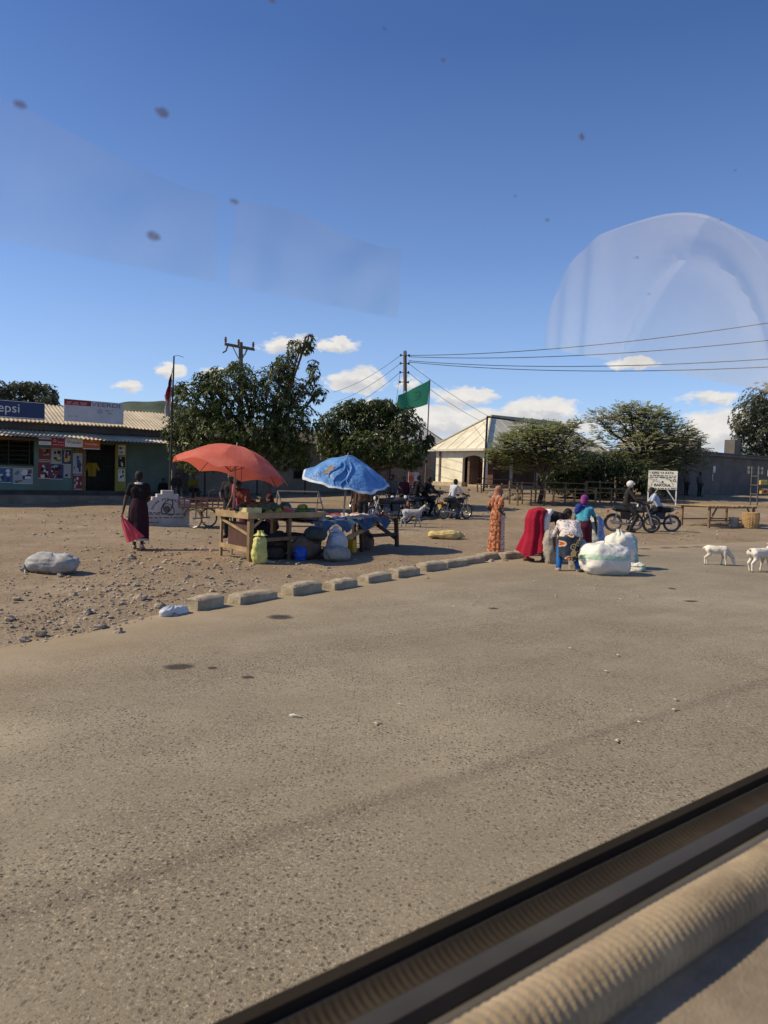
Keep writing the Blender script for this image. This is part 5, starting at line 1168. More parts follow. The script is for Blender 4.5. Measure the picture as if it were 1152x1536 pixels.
    for x in (.50, -.80):
        for sd in (-1, 1): m = MB(); m.tube([(x, sd * .05, .80 if x > 0 else .68), (x, sd * .14, .80 if x > 0 else .68)], .007, 5); m.ell((x, sd * .16, .80 if x > 0 else .68), (.03, .03, .025), None, 8, 6); m.build('indicator', amber, t)
    m = MB()
    for sd in (-1, 1): m.tube([(-.58, sd * .11, .80), (-.80, sd * .11, .85), (-.94, sd * .09, .86)], .011, 6); m.tube([(-.12, sd * .10, .30), (-.05, sd * .22, .27)], .014, 6)
    m.tube([(-.94, -.09, .86), (-.94, .09, .86)], .011, 6); m.tube([(-.75, -.11, .845), (-.75, .11, .845)], .009, 6); m.build('rear_rack', chrome, t)
    for sd in (-1, 1):
        m = MB(); m.tube([(-.63, sd * .11, .32), (-.52, sd * .12, .68)], .016, 7)
        for i in range(8): m.ring(Vector((-.63, sd * .11, .32)).lerp(Vector((-.52, sd * .12, .68)), .25 + i * .08), .03, .007, 'Z', 10, 4)
        m.build('shock_absorber', chrome, t)
        m = MB(); m.prism([(-.36, .45), (-.10, .45), (-.06, .70), (-.40, .70)], (0, sd * .10, 0), (1, 0, 0), (0, 0, 1), (0, sd, 0), .02); m.build('side_cover', tank, t, bevel=.01)
    m = MB(); m.tube([(-.02, .08, .25), (-.06, .20, .02)], .012, 6); m.build('side_stand', bk_paint, t)
    t.rotation_euler = (lean, 0, rz); return t
b_main = motorbike('black motorcycle facing right under the rider with the white helmet', G(947, 801), R(-10), None, R(3))
def bike_copy(label, loc, rz, tank=None, lean=R(7)):
    c = copy_tree(b_main); c['label'] = label; c.location = loc; c.rotation_euler = (lean, 0, rz)
    if tank:
        for ch in [o for o in bpy.data.objects if o.parent == c and o.name.startswith(('fuel_tank', 'side_cover'))]:
            ch.data = ch.data.copy(); ch.data.materials[0] = tank
    return c
bk2 = G(988, 800) + Vector((0, .55, 0)); bike_copy('black motorcycle facing left under the rider in light blue', bk2, R(168), None, R(3))
b3 = G(682, 781); bike_copy('dusty black motorcycle facing away right under the rider in a white shirt', b3, R(38), None, R(4))
b4 = spot(GD(640, 31)); bike_copy('black motorcycle beneath the two riders dressed in black', b4, R(25))
b5 = spot(GD(600, 29)); bike_copy('red motorcycle parked facing the road among the black ones', b5, R(250), red_paint)
b6 = spot(GD(572, 28)); bike_copy('black motorcycle parked behind the right end of the clothes stall', b6, R(215))
b7 = spot(GD(548, 30.5)); bike_copy('black motorcycle parked under the mango tree, leftmost of the row', b7, R(235))
bike_copy('black motorcycle parked close behind the right end of the blue umbrella', spot(GD(586, 26.5)), R(205))
bike_copy('black motorcycle parked between the red one and the black clad riders', spot(GD(622, 30)), R(240))
bike_copy('black motorcycle parked behind the red one in the tree shade', spot(GD(612, 33)), R(230))
def rider(label, loc, rz, tm, bm_, helmet=None, lean=14, up=0.0, sleeve=1.6, reach=.42):
    J = seated(1.68, .80 + up)
    bend(J, R(lean - 10), ('waist', 'chest', 'neck', 'head', 'shL', 'shR')); s = J['s']; J['face'] = Vector((0, 1, -.1)); J['up'] = Vector((0, .1, 1))
    for S, sd in (('L', -1), ('R', 1)):
        J['kn' + S] = Vector((sd * .17, .36, .56 + up * .5)); J['an' + S] = Vector((sd * .20, .14, .10)); J['to' + S] = Vector((sd * .22, .30, .05))
        J['wr' + S] = Vector((sd * .33, reach + .16, 1.0)); mid = J['sh' + S].lerp(J['wr' + S], .5); J['el' + S] = mid + Vector((sd * .08, -.02, -.12))
    p = person(label, loc, rz); body(p, J); top(p, J, tm, sleeve); trousers(p, J, bm_); shoes(p, J)
    if helmet:
        Rm = headrot(J); m = MB(); m.ell(J['head'] + Rm @ Vector((0, -.01, .03)) * s, Vector((.125, .145, .135)) * s, Rm, 18, 12); m.cap(J['head'] + Rm @ Vector((-.06, .11, .05)) * s, J['head'] + Rm @ Vector((.06, .11, .05)) * s, .035 * s, .035 * s); blob(m, 'helmet', helmet, p, .013, 3)
        m = MB(); m.ell(J['head'] + Rm @ Vector((0, .075, -.005)) * s, Vector((.10, .075, .06)) * s, Rm, 14, 8); m.build('visor', ink, p)
    else: hair(p, J)
    return p
def on_bike(bloc, brz, back=-.22): return Vector(bloc) + Vector((math.cos(brz), math.sin(brz), 0)) * back
helm = M('white_helmet', (.62, .60, .56), .35, .1, 4, 0)
rider('rider in dark clothes with a white helmet astride a motorcycle facing right', on_bike(G(947, 801), R(-10)), R(-100), char_c, char_c, helm, 8, .09)
rider('rider in a light blue shirt leaning forward on a motorcycle facing left', on_bike(bk2, R(168), -.18), R(78), ltblue, black_c, None, 26, .0, .75, .38)
rider('rider in a white shirt sitting on a motorcycle in the shade', on_bike(b3, R(38)), R(-52), offwhite, cloth('grey_dark_trousers', (.07, .07, .075)), None, 16, .0, .8)
rider('rider in loose black clothes at the handlebars beside the grey goat', on_bike(b4, R(25), -.10), R(-65), black_c, black_c, None, 18, .02)
rider('passenger in black clothes behind the black clad rider', on_bike(b4, R(25), -.55), R(-65), black_c, black_c, None, 12, .06, 1.6, .3)

# ------------------------------------------------------------------ umbrellas
red_fab = cloth('red_umbrella_fabric', (.72, .16, .11), (.80, .24, .18), 2.5, .12, .35, .36); blue_tarp = M('blue_tarpaulin', (.09, .235, .50), .42, .25, 3, .9, 7, .05, spec=.5, c2=(.13, .30, .60)); tape = M('tarpaulin_edge', (.5, .55, .6), .6)
pole_w = M('pale_pole', (.42, .34, .25), .7, .2, 5, .2)
def umbrella(label, base, hub, axis, Rad, drop, mat, n=8, scal=.10, wr=0.0, seed=1, rim=None, power=1.9):
    t = thing('market_umbrella', label, 'umbrella', base, 0); hub = Vector(hub) - Vector(base); ax = Vector(axis).normalized(); e = Vector((1, 0, 0)); e = (e - ax * e.dot(ax)).normalized(); f = ax.cross(e)
    q = random.Random(seed); hh = [q.uniform(-.04, .04) for _ in range(n)]
    def P(th, r):
        k = th / (2 * math.pi) * n; i = int(math.floor(k)); w = k - i; mid = math.sin(math.pi * w)
        rr = Rad * r * (1 - .055 * mid * r); z = -drop * r ** power - .03 * mid * r * (1 - r) * 2 + scal * mid * max(0, r - .72) / .28 * .9
        z += (hh[i % n] * (1 - w) + hh[(i + 1) % n] * w) * r * (1 if wr else .4)
        p = e * rr * math.cos(th) + f * rr * math.sin(th) + ax * z
        if wr: p += ax * wr * mnoise.noise(Vector((rr * math.cos(th) * 4 + seed, rr * math.sin(th) * 4, r * 2))) + ax * wr * .6 * math.sin(k * 9 + r * 3) * r * mid
        return hub + p
    m = MB(); m.grid(lambda a, b: P(a * 2 * math.pi, max(b, .001)), n * 12, 16); m.build('canopy', mat, t, True, 24 if wr else 11)
    m = MB(); m.tube([Vector((0, 0, -.2)), hub + ax * -.05], .022, 8); m.tube([hub - ax * .1, hub + ax * .07], .014, 7); m.build('pole', pole_w, t)
    for i in range(n):
        th = 2 * math.pi * i / n; m = MB(); m.tube([P(th, .02) - ax * .02, P(th, .35) - ax * .02, P(th, .7) - ax * .02, P(th, .99) - ax * .015], .006, 5); s0 = hub - ax * (drop * .9); m.tube([s0, P(th, .55) - ax * .02], .005, 5); m.build('rib', dark_iron, t)
    if rim:
        m = MB(); m.grid(lambda a, b: P(a * 2 * math.pi, .955 + .05 * b) + ax * .006, n * 12, 2); m.build('edge_tape', rim, t)
    return t, P
base = spot(GD(349, 15.0)); hubp = at(355, 669, 15.0)
umbrella('large faded red umbrella shading the fruit stall', base, hubp, (.18, .13, 1), 1.20, .60, red_fab, 8, .12, 0, 3, None, 2.3)
base = spot(GD(514, 16.6)); hubp = at(522, 684, 16.6)
ub, P_ = umbrella('blue tarpaulin umbrella patched with creases over the clothes stall', base, hubp, (.10, -.22, 1), 1.02, .58, blue_tarp, 7, .03, .045, 5, tape, 1.5)
m = MB()
for (a, r0, r1) in ((4.55, .3, .95), (4.75, .45, 1.0), (4.9, .2, .9), (4.3, .3, .8)):
    m.tube([P_(a + .12 * math.sin(i), r0 + (r1 - r0) * i / 6) + Vector((0, -.015, .01)) for i in range(7)], [.004, .018, .024, .026, .024, .018, .004], 6)
m.build('crease', blue_tarp, ub)
m = MB(); m.grid(lambda a, b: P_(3.95 + a * .28, .48 + .22 * b) + Vector((-.01, -.02, .012)), 8, 8); m.build('brown_patch', M('brown_stain', (.22, .17, .12), .9), ub)

# ------------------------------------------------------------------ stalls
D45 = R(45)
def frame45(o, a): return Vector(o), Vector((math.cos(a), math.sin(a), 0)), Vector((-math.sin(a), math.cos(a), 0))
FL = spot(GD(377, 14.0)); fs = thing('fruit_stall', 'rough timber fruit stall table under the red umbrella', 'market stall', FL, D45)
w, dp, hgt = 1.75, 1.05, .86                               # local: +x along the front, +y to the back
for (x, y, r_, mt) in ((0, 0, .075, wood), (w, .05, .05, wood), (0.02, dp, .04, wood_pale), (w - .05, dp, .045, wood), (w * .55, .04, .045, wood)):
    m = MB(); m.beam((x, y, -.12), (x + rnd.uniform(-.03, .03), y, hgt - .03), r_ * 1.4, r_ * 1.2); m.build('leg', mt, fs, bevel=.006)
m = MB()
for i in range(8): m.box((w / 2, dp * (i + .5) / 8, hgt - .03 + rnd.uniform(-.006, .006)), (w + .12, dp / 8 - .012, .03))
m.build('tabletop', wood, fs, bevel=.004)
m = MB(); m.box((w / 2, -.03, hgt + .02), (w + .16, .03, .11)); m.box((w / 2, dp + .03, hgt + .02), (w + .16, .03, .11)); m.box((-.08, dp / 2, hgt + .025), (.03, dp + .1, .13)); m.box((w + .08, dp / 2, hgt + .02), (.03, dp + .1, .11)); m.build('edge_board', wood_pale, fs, bevel=.004)
m = MB(); m.beam((0, -.02, .40), (w, 0, .43), .03, .07); m.build('rail', wood, fs); m = MB(); m.beam((-.01, 0, .22), (-.01, dp, .24), .03, .09); m.build('rail', wood_pale, fs)
m = MB(); m.beam((.0, .03, .5), (-.02, dp * .9, hgt - .1), .03, .05); m.build('brace', wood_pale, fs); m = MB(); m.beam((0, 0, .62), (.25, -.01, hgt - .05), .03, .05); m.build('brace', wood_pale, fs); m = MB(); m.box((.03, dp * .45, .50), (.02, dp * .62, .48)); m.build('side_panel', M('dark_red_panel', (.085, .04, .03), .9, .3, 4, .3), fs)
m = MB(); m.beam((w * .5, .02, .1), (w * .75, .02, .42), .02, .03); m.build('brace', wood, fs)
m = MB()
for i in range(4): m.box((w / 2, .15 + i * .2, .44), (w * .95, .16, .02))
m.build('lower_shelf', wood_dark, fs)
def fs_at(x, y, z=0): return FL + Matrix.Rotation(D45, 3, 'Z') @ Vector((x, y, z))
melon_m = M('melon_rind', (.035, .06, .02), .45, .4, 10, .05, 20, c2=(.10, .13, .045)); melon_d = M('dark_melon_rind', (.022, .032, .016), .4, .4, 8, .05, c2=(.045, .06, .025)); flesh = M('melon_flesh', (.62, .06, .06), .5, .15, 20, .2, c2=(.7, .13, .10)); rind_w = M('melon_white_rind', (.62, .66, .42), .5)
mango_f = M('mango_skin', (.24, .25, .03), .5, .3, 6, .1, c2=(.42, .28, .04)); mango_g = M('green_mango_skin', (.09, .17, .02), .5, .3, 6, .1)
TZ = hgt + .0
spots_ = [(.18, .55, .16, .12, 1), (.38, .72, .17, .13, 1), (.30, .38, .17, .12, 0), (.55, .40, .18, .125, 0), (.62, .68, .17, .13, 1), (.84, .45, .17, .12, 0), (.88, .74, .16, .12, 1), (1.28, .62, .16, .13, 0), (1.12, .80, .15, .12, 1)]
mel_lab = ['dark melon at the left back of the fruit stall table', 'dark melon behind the crate on the fruit stall', 'striped melon lying just behind the crate on the fruit stall', 'striped melon second from the crate along the fruit stall', 'dark melon in the middle back row of the fruit stall', 'striped melon left of the cut red slice', 'dark melon behind the striped one near the cut slice', 'large striped melon standing right of the cut slice', 'dark melon at the right back of the fruit stall']
for (x, y, rx, r_, k), lb in zip(spots_, mel_lab):
    t = thing('watermelon', lb, 'watermelon', fs_at(x, y, TZ), D45 + rnd.uniform(-.5, .5), 'melons on the fruit stall'); m = MB(); m.ell((0, 0, r_ * .98), (rx, r_, r_), None, 20, 14); m.build('rind', melon_d if k else melon_m, t)
    m = MB(); m.tube([(rx * .98, 0, r_), (rx + .03, .01, r_ + .02)], .006, 5); m.build('stalk', wood_dark, t)
t = thing('melon_slice', 'cut watermelon half showing bright red flesh at the front of the stall', 'watermelon slice', fs_at(1.02, .14, TZ), R(-25))
def half(rad, y): return [(rad * math.cos(a), rad + rad * math.sin(a)) for a in [math.pi * (.86 + 1.02 * i / 18) for i in range(19)]] + [(rad * .15, rad * 1.05)]
m = MB(); m.prism(half(.135, 0), (0, 0, 0), (1, 0, 0), (0, 0, 1), (0, 1, 0), .10); m.build('rind', melon_m, t); m = MB(); m.prism([(x * .95, .135 + (z - .135) * .95) for x, z in half(.135, 0)], (0, -.006, 0), (1, 0, 0), (0, 0, 1), (0, 1, 0), .02); m.build('white_rind', rind_w, t); m = MB(); m.prism([(x * .86, .135 + (z - .135) * .86) for x, z in half(.135, 0)], (0, -.011, 0), (1, 0, 0), (0, 0, 1), (0, 1, 0), .02); m.build('flesh', flesh, t)
for i, (x, y, z) in enumerate([(1.38, .2, 0), (1.5, .28, 0), (1.6, .2, 0), (1.45, .4, 0), (1.58, .42, 0), (1.44, .28, .10), (1.55, .32, .10)]):
    t = MB(); t.ell((0, 0, 0), (.085, .065, .062), None, 14, 10); o = t.build('mango', mango_f if i % 2 else mango_g); o.location = fs_at(x, y, TZ + .06 + z); o.rotation_euler = (rnd.uniform(-.3, .3), rnd.uniform(-.3, .3), rnd.uniform(0, 6))
    tag(o, 'green and yellow mango in the pile at the right end of the fruit stall', 'mango', 'mangoes piled on the fruit stall')
t = thing('crate', 'pale yellow wooden crate on the near corner of the fruit stall', 'crate', fs_at(.10, .16, TZ), D45)
ycr = M('yellow_crate_wood', (.62, .52, .24), .8, .2, 4, .2)
m = MB(); m.box((.0, -.12, .09), (.34, .018, .16)); m.box((.0, .12, .09), (.34, .018, .16)); m.build('side_board', ycr, t); m = MB(); m.box((-.165, 0, .09), (.02, .24, .16)); m.box((.165, 0, .09), (.02, .24, .16)); m.build('end_board', ycr, t); m = MB(); m.box((0, 0, .016), (.34, .24, .02)); m.build('base', ycr, t)
t = thing('plastic_bag', 'white plastic bag lying flat at the front edge of the fruit stall', 'plastic bag', fs_at(.48, .10, TZ), D45); m = MB(); m.ell((0, 0, .03), (.16, .07, .035), None, 14, 8); blob(m, 'bag_film', white_c, t, .012, 2, .014)
for k, (x, y, a, c, lb) in enumerate([(.62, .18, .2, (.30, .30, .05), 'heap of yellow green leafy produce at the front of the fruit stall'), (.85, .25, .9, (.42, .36, .06), 'heap of yellow fruit just left of the cut slice'), (.12, .86, .4, (.16, .09, .04), 'brown cloth bundle at the back left corner of the fruit stall'), (1.5, .8, .1, (.06, .10, .03), 'dark green leafy heap at the back right of the fruit stall')]):
    t = thing('produce_heap', lb, 'produce', fs_at(x, y, TZ), D45 + a); m = MB(); q = random.Random(k)
    for _ in range(26): r_ = q.uniform(.03, .05); d_ = q.random() ** .5 * .17; th = q.uniform(0, 6.3); m.ell((d_ * math.cos(th), d_ * math.sin(th) * .7, .03 + .10 * (1 - d_ / .18) * q.random()), (r_ * 1.3, r_, r_), Matrix.Rotation(q.uniform(0, 6), 3, 'Z'), 8, 6)
    blob(m, 'heap', M('produce_%d' % k, c, .6, .4, 20, .2), t, .014, 1)
plast_y = M('yellow_woven_sack', (.52, .50, .13), .7, .2, 4, .5, 16, .03, c2=(.62, .60, .22))
def sack(name, label, loc, rz, dims, mat, seed=1, neck=None, lump=.05, cat='sack', group=None, vox=.022, stripes=None, tilt=(0, 0)):
    """a stuffed woven sack with pinched corners and folds; dims are half sizes"""
    t = thing(name, label, cat, loc, rz, group); a, b, c = dims; q = random.Random(seed); vs = []
    m = MB(); nu, nv = 56, 34; rot = Matrix.Rotation(tilt[0], 3, 'X') @ Matrix.Rotation(tilt[1], 3, 'Y')
    def sg(v, p): return math.copysign(abs(v) ** p, v)
    def f(u, v):
        th, ph = 2 * math.pi * u, math.pi * (v - .5) * .999
        x = a * sg(math.cos(ph), .75) * sg(math.cos(th), .82); y = b * sg(math.cos(ph), .75) * sg(math.sin(th), .82); z = c * sg(math.sin(ph), .82)
        p = Vector((x, y, z)); nn = Vector((x / a, y / b, z / c)).normalized()
        k = lump * (mnoise.noise(p * 3.0 + Vector((seed, 0, 0))) + .55 * mnoise.noise(p * 7 + Vector((0, seed, 0)))) + .008 * math.sin(th * 11 + z * 9 + seed) * abs(math.sin(ph)) + .018 * mnoise.noise(Vector((x * 5, y * 5, z * 26))) - .03 * abs(mnoise.noise(Vector((x * 5 + seed, y * 5, z * 5))))
        p += nn * k
        if p.z < -c * .86: p.z = -c * .86 + (p.z + c * .86) * .15
        p = rot @ p; return p + Vector((0, 0, c * .86 if not any(tilt) else 0))
    m.grid(f, nu, nv); zmin = min(v[2] for v in m.V); m.V = [(x, y, z - zmin - .015) for x, y, z in m.V]; m.build('sack_body', mat, t, True, 80)
    if neck:
        m = MB(); p0 = Vector(neck[0]); d = Vector(neck[1]).normalized(); L = neck[2]; e = d.orthogonal().normalized(); g_ = d.cross(e)
        m.grid(lambda u, v: p0 + d * (v * L) + (e * math.cos(2 * math.pi * u) + g_ * math.sin(2 * math.pi * u)) * (.09 * (1 - v) ** 1.5 + .025 + .06 * max(0, v - .55)) * (1 + .25 * math.sin(2 * math.pi * u * 6 + v * 2)), 36, 10); m.build('tied_neck', mat, t)
    return t
def stripe_mat(name, c, stripe, lo, hi, axis_=2):
    m = M(name, c, .75, .12, 5, .55, 14, .03, dirt=shade(c, .72)); nt = m.node_tree; b = nt.nodes['Principled BSDF']; src = b.inputs['Base Color'].links[0].from_socket
    sx = nt.nodes.new('ShaderNodeSeparateXYZ'); nt.links.new(coord(nt), sx.inputs[0]); v = math_n(nt, 'ADD', sx.outputs[axis_], math_n(nt, 'MULTIPLY', math_n(nt, 'SUBTRACT', noise(nt, 3, 2, .5, coord(nt)), .5), .12))
    band = math_n(nt, 'MULTIPLY', math_n(nt, 'GREATER_THAN', v, lo), math_n(nt, 'LESS_THAN', v, hi)); band = math_n(nt, 'MULTIPLY', band, ramp(nt, noise(nt, 14, 4, .6, coord(nt)), [(.3, .35), (.6, .95)]))
    nt.links.new(mix(nt, band, src, stripe), b.inputs['Base Color']); return m
sk_w = stripe_mat('white_sack_green_band', (.74, .71, .62), (.34, .52, .36), .31, .40); sk_w2 = stripe_mat('white_sack_green_edge', (.72, .69, .59), (.22, .40, .28), .17, .34, 0); sk_b = stripe_mat('white_sack_blue_side', (.62, .61, .55), (.08, .20, .55), .12, .32, 0)
sk_g = M('grey_woven_sack', (.34, .31, .26), .85, .25, 5, .6, 16, .03); sk_y = M('cream_woven_sack', (.60, .55, .38), .85, .2, 5, .6, 16, .03); tarp_g = M('grey_white_sheet', (.40, .40, .38), .8, .3, 3, .6, 10, .04, dirt=(.22, .19, .15)); sk_br = M('brown_sack', (.16, .11, .075), .9, .35, 5, .6, 16, .03)
GR = 'stuffed sacks around the bending women'
sack('sack', 'plump white sack with a green band lying at the front of the group', G(905, 861), R(6), (.52, .40, .34), sk_w, 3, ((-.42, -.1, .30), (-1, -.3, .25), .12), .055, group=GR)
sack('sack', 'white sack with green edge leaning behind the front sack', G(937, 856) + Vector((0, .35, 0)), R(20), (.40, .30, .40), sk_w2, 5, ((-.05, 0, .70), (.1, .1, 1), .12), .05, group=GR)
t5 = sack('sack', 'flattened white and green sack corner on the ground at right of the pile', G(953, 858) + Vector((0, .1, 0)), R(-25), (.22, .16, .11), sk_w2, 8, None, .04, group=GR)
sack('sack', 'tall white sack with a blue side standing behind the purple headwrap woman', spot(GD(893, 18.1)), R(-15), (.29, .25, .50), sk_b, 7, ((-.05, 0, .92), (-.2, 0, 1), .14), .05, group=GR)
sack('sack', 'tall grey sack standing right of the circle print wrap', G(870, 856) + Vector((0, .2, 0)), R(30), (.20, .18, .36), sk_g, 9, None, .04, group=GR)
sack('sack', 'dark grey sack standing against the crimson skirt', spot(G(827, 848)) + Vector((.03, .3, 0)), R(10), (.15, .17, .40), sk_g, 12, None, .04, group=GR)
sack('sack', 'cream sack standing between the two bending women', spot(G(836, 846)) + Vector((.12, .75, 0)), R(40), (.19, .18, .34), sk_y, 14, None, .04, group=GR)
sack('sack', 'small white sack on the ground beneath the crimson skirt', spot(G(796, 834)) + Vector((0, .15, 0)), R(-15), (.26, .18, .15), sk_w, 16, None, .03, group=GR)
sack('sack', 'yellow sack standing against the front leg of the fruit stall', FL + Vector((.22, -.16, 0)), R(20), (.16, .15, .29), plast_y, 18, ((.0, 0, .52), (0, .1, 1), .10), .04)
sack('bundle', 'grey white sheeted bundle lying alone on the dirt at left', G(72, 866) + Vector((0, .15, 0)), R(-8), (.44, .30, .175), tarp_g, 21, ((-.36, -.1, .06), (-1, -.2, -.2), .10), .035, cat='bundle')
sack('sack', 'flat yellow sack lying on the dirt right of the clothes stall', G(668, 811) + Vector((0, .15, 0)), R(4), (.50, .24, .13), M('ochre_sack', (.58, .42, .14), .8, .3, 4, .6, 12, .03, c2=(.66, .52, .22)), 24, ((.42, 0, .1), (1, 0, .1), .14), .05)
# the clothes stall
SL = spot(Vector((-1.32, 15.15, 0))); SA = R(58); cs = thing('clothes_stall', 'long low timber stall spread with secondhand clothes under the blue tarpaulin', 'market stall', SL, SA); w2, d2, h2 = 3.05, 1.25, .72
for x in (0, w2 * .5, w2):
    for y in (0, d2): m = MB(); m.beam((x + (.10 if x else -.05), y, -.12), (x, y, h2), .09, .08); m.build('leg', wood_dark if x else wood, cs, bevel=.006)
m = MB()
for i in range(7): m.box((w2 / 2, d2 * (i + .5) / 7, h2 + .005 * (i % 2)), (w2 + .2, d2 / 7 - .02, .03))
m.build('tabletop', wood, cs); m = MB(); m.beam((0, -.05, .12), (w2 * .72, -.05, h2 - .05), .035, .10); m.build('brace', wood_pale, cs); m = MB(); m.beam((w2 * .65, .0, .35), (w2 + .05, .0, .33), .05, .08); m.build('rail', wood_dark, cs); m = MB(); m.beam((w2 * .7, .1, .68), (w2 + .15, .05, .2), .05, .08); m.build('brace', wood_dark, cs)
def cs_at(x, y, z=0): return SL + Matrix.Rotation(SA, 3, 'Z') @ Vector((x, y, z))
t = thing('ground_cloth', 'blue grey sheet covering the clothes stall and drooping over its front', 'sheet', cs_at(0, 0, h2 + .02), SA)
m = MB(); m.grid(lambda a, b: Vector((-.25 + 2.9 * a, -.16 + 1.35 * b + .03 * math.sin(a * 14), .012 + .02 * abs(mnoise.noise(Vector((a * 9, b * 5, 2)))) - (.16 * max(0, .12 - b) / .12 * (1 + .6 * math.sin(a * 23)) + .0))), 60, 24); m.build('sheet_cloth', cloth('faded_blue_sheet', (.05, .10, .17), (.10, .16, .22), 5, .3), t)
gcol = [white_c, cloth('grey_garment', (.2, .2, .2)), cloth('pink_garment', (.55, .25, .28)), black_c, cloth('lilac_garment', (.34, .26, .36)), cloth('peach_garment', (.6, .4, .28)), blue_c, white_c, cloth('red_garment', (.4, .05, .06)), cloth('cream_garment', (.6, .54, .42))]
gn = ['white', 'grey', 'pink', 'black', 'lilac', 'peach', 'blue', 'white', 'red', 'cream']
k = 0
for i in range(7):
    for j in range(3):
        x, y = .25 + i * .40 + rnd.uniform(-.08, .08), .22 + j * .38 + rnd.uniform(-.05, .05); c = (i * 3 + j * 2 + (i * j) % 3) % 10
        m = MB(); sz = rnd.uniform(.16, .24); m.grid(lambda a, b: Vector(((a - .5) * 2 * sz, (b - .5) * 1.6 * sz, .05 + .045 * mnoise.noise(Vector((a * 4 + i, b * 4 + j, 1))) - .05 * (max(abs(a - .5), abs(b - .5)) * 2) ** 4)), 14, 12); o = m.build('garment', gcol[c]); o.location = cs_at(x, y, h2 + .03); o.rotation_euler = (0, 0, rnd.uniform(0, 3))
        tag(o, 'crumpled %s garment spread on the clothes stall' % gn[c], 'garment', 'crumpled %s garments on the clothes stall' % gn[c])
sack('bag', 'white carrier bag slumped in front of the clothes stall', cs_at(.22, -.25), SA, (.24, .19, .30), M('white_bag_film', (.50, .50, .52), .5, .15, 4, .6, 12, .03), 31, ((0, 0, .55), (.1, 0, 1), .12), .06, cat='bag')
sack('sack', 'grey sack lying open mouthed at the foot of the clothes stall', cs_at(-.15, -.55), SA + .4, (.36, .25, .17), sk_g, 33, ((.3, -.1, .12), (1, -.4, -.2), .16), .06)
sack('sack', 'dark stuffed sack under the left end of the clothes stall', cs_at(-.35, .1), SA, (.32, .25, .26), sk_br, 35, None, .06)
sack('sack', 'greenish dark sack on top of the heap between the two stalls', cs_at(-.25, -.1, .40), SA + .3, (.30, .22, .14), M('dark_green_sheet', (.05, .06, .05), .9), 36, None, .05)
sack('sack', 'brown paper sack standing under the right end of the clothes stall', cs_at(2.1, .2), SA, (.17, .15, .21), sk_br, 37, ((0, 0, .36), (0, 0, 1), .1), .04)
sack('bag', 'bright blue plastic bag among the sacks between the stalls', cs_at(-.62, .0), 0, (.13, .10, .17), M('blue_bag_film', (.02, .08, .42), .4, .2, 5, .4), 39, None, .03, cat='bag')
sack('sack', 'black sack on the lower shelf of the fruit stall behind the yellow sack', fs_at(.42, .45, .45), D45, (.30, .3, .17), cloth('black_bag', (.012, .011, .014)), 43, None, .04)
sack('sack', 'dark flattened sack on the ground at the middle of the fruit stall', fs_at(.75, .3), D45 + .3, (.32, .22, .13), M('dark_brown_sack', (.06, .045, .03), .9, .3, 4, .5), 45, None, .05)
sack('sack', 'dark sack under the fruit stall shelf beside the rear legs', fs_at(1.0, .5), D45, (.34, .24, .2), sk_br, 41, None, .05)
jr = thing('jerrycan', 'yellow plastic jerrycan standing under the clothes stall', 'jerrycan', cs_at(1.28, .05), SA + .2); yj = M('yellow_jerrycan_plastic', (.62, .34, .02), .45, .15, 4, .1)
m = MB(); m.box((0, 0, .15), (.22, .16, .30), None, .96); m.build('body', yj, jr, bevel=.03); m = MB(); m.tube([(-.07, 0, .29), (-.07, 0, .37), (.03, 0, .37), (.04, 0, .29)], .016, 8); m.build('handle', yj, jr); m = MB(); m.lathe([(.028, .29), (.028, .35), (.03, .35), (.03, .37)], (.085, 0, 0), 12); m.build('cap', M('jerrycan_cap', (.4, .03, .02), .5), jr)
bk = thing('bucket', 'dark bucket on the ground under the clothes stall beside the jerrycan', 'bucket', cs_at(.85, .15), 0); m = MB(); m.lathe([(.11, 0), (.15, .24), (.16, .25), (.14, .24), (.10, .02)], (0, 0, 0), 20); m.build('body', M('dark_bucket', (.03, .045, .03), .5), bk); m = MB(); m.tube([(.15 * math.cos(a), 0, .24 + .12 * math.sin(a)) for a in [math.pi * i / 10 for i in range(11)]], .005, 5); m.build('handle', dark_iron, bk)
# bare pipe rack between the stalls
rk = thing('pipe_rack', 'bare metal pipe display rack behind and between the two stalls', 'rack', spot(GD(452, 17.6)), R(20)); pipe = M('pale_pipe', (.36, .31, .25), .6, .3, 6, .1, metal=.2)
def pipe_part(nm, pts, r=.017): m = MB(); m.tube(pts, r, 8); m.build(nm, pipe, rk)
for x in (-.55, .45):
    pipe_part('leg', [(x + .32, -.3, -.05), (x, .1, 1.28)]); pipe_part('leg', [(x, .55, -.05), (x, .1, 1.28)])
for y, z in ((.1, 1.28), (0.02, 1.02), (-.08, .72), (-.16, .46)): pipe_part('rail', [(-.55 + (1.28 - z) * .2, y, z), (.45 + (1.28 - z) * .25, y, z)])
for y, z in ((.3, .75), (.42, .42)): pipe_part('rail', [(-.55, y, z), (.45, y, z)])
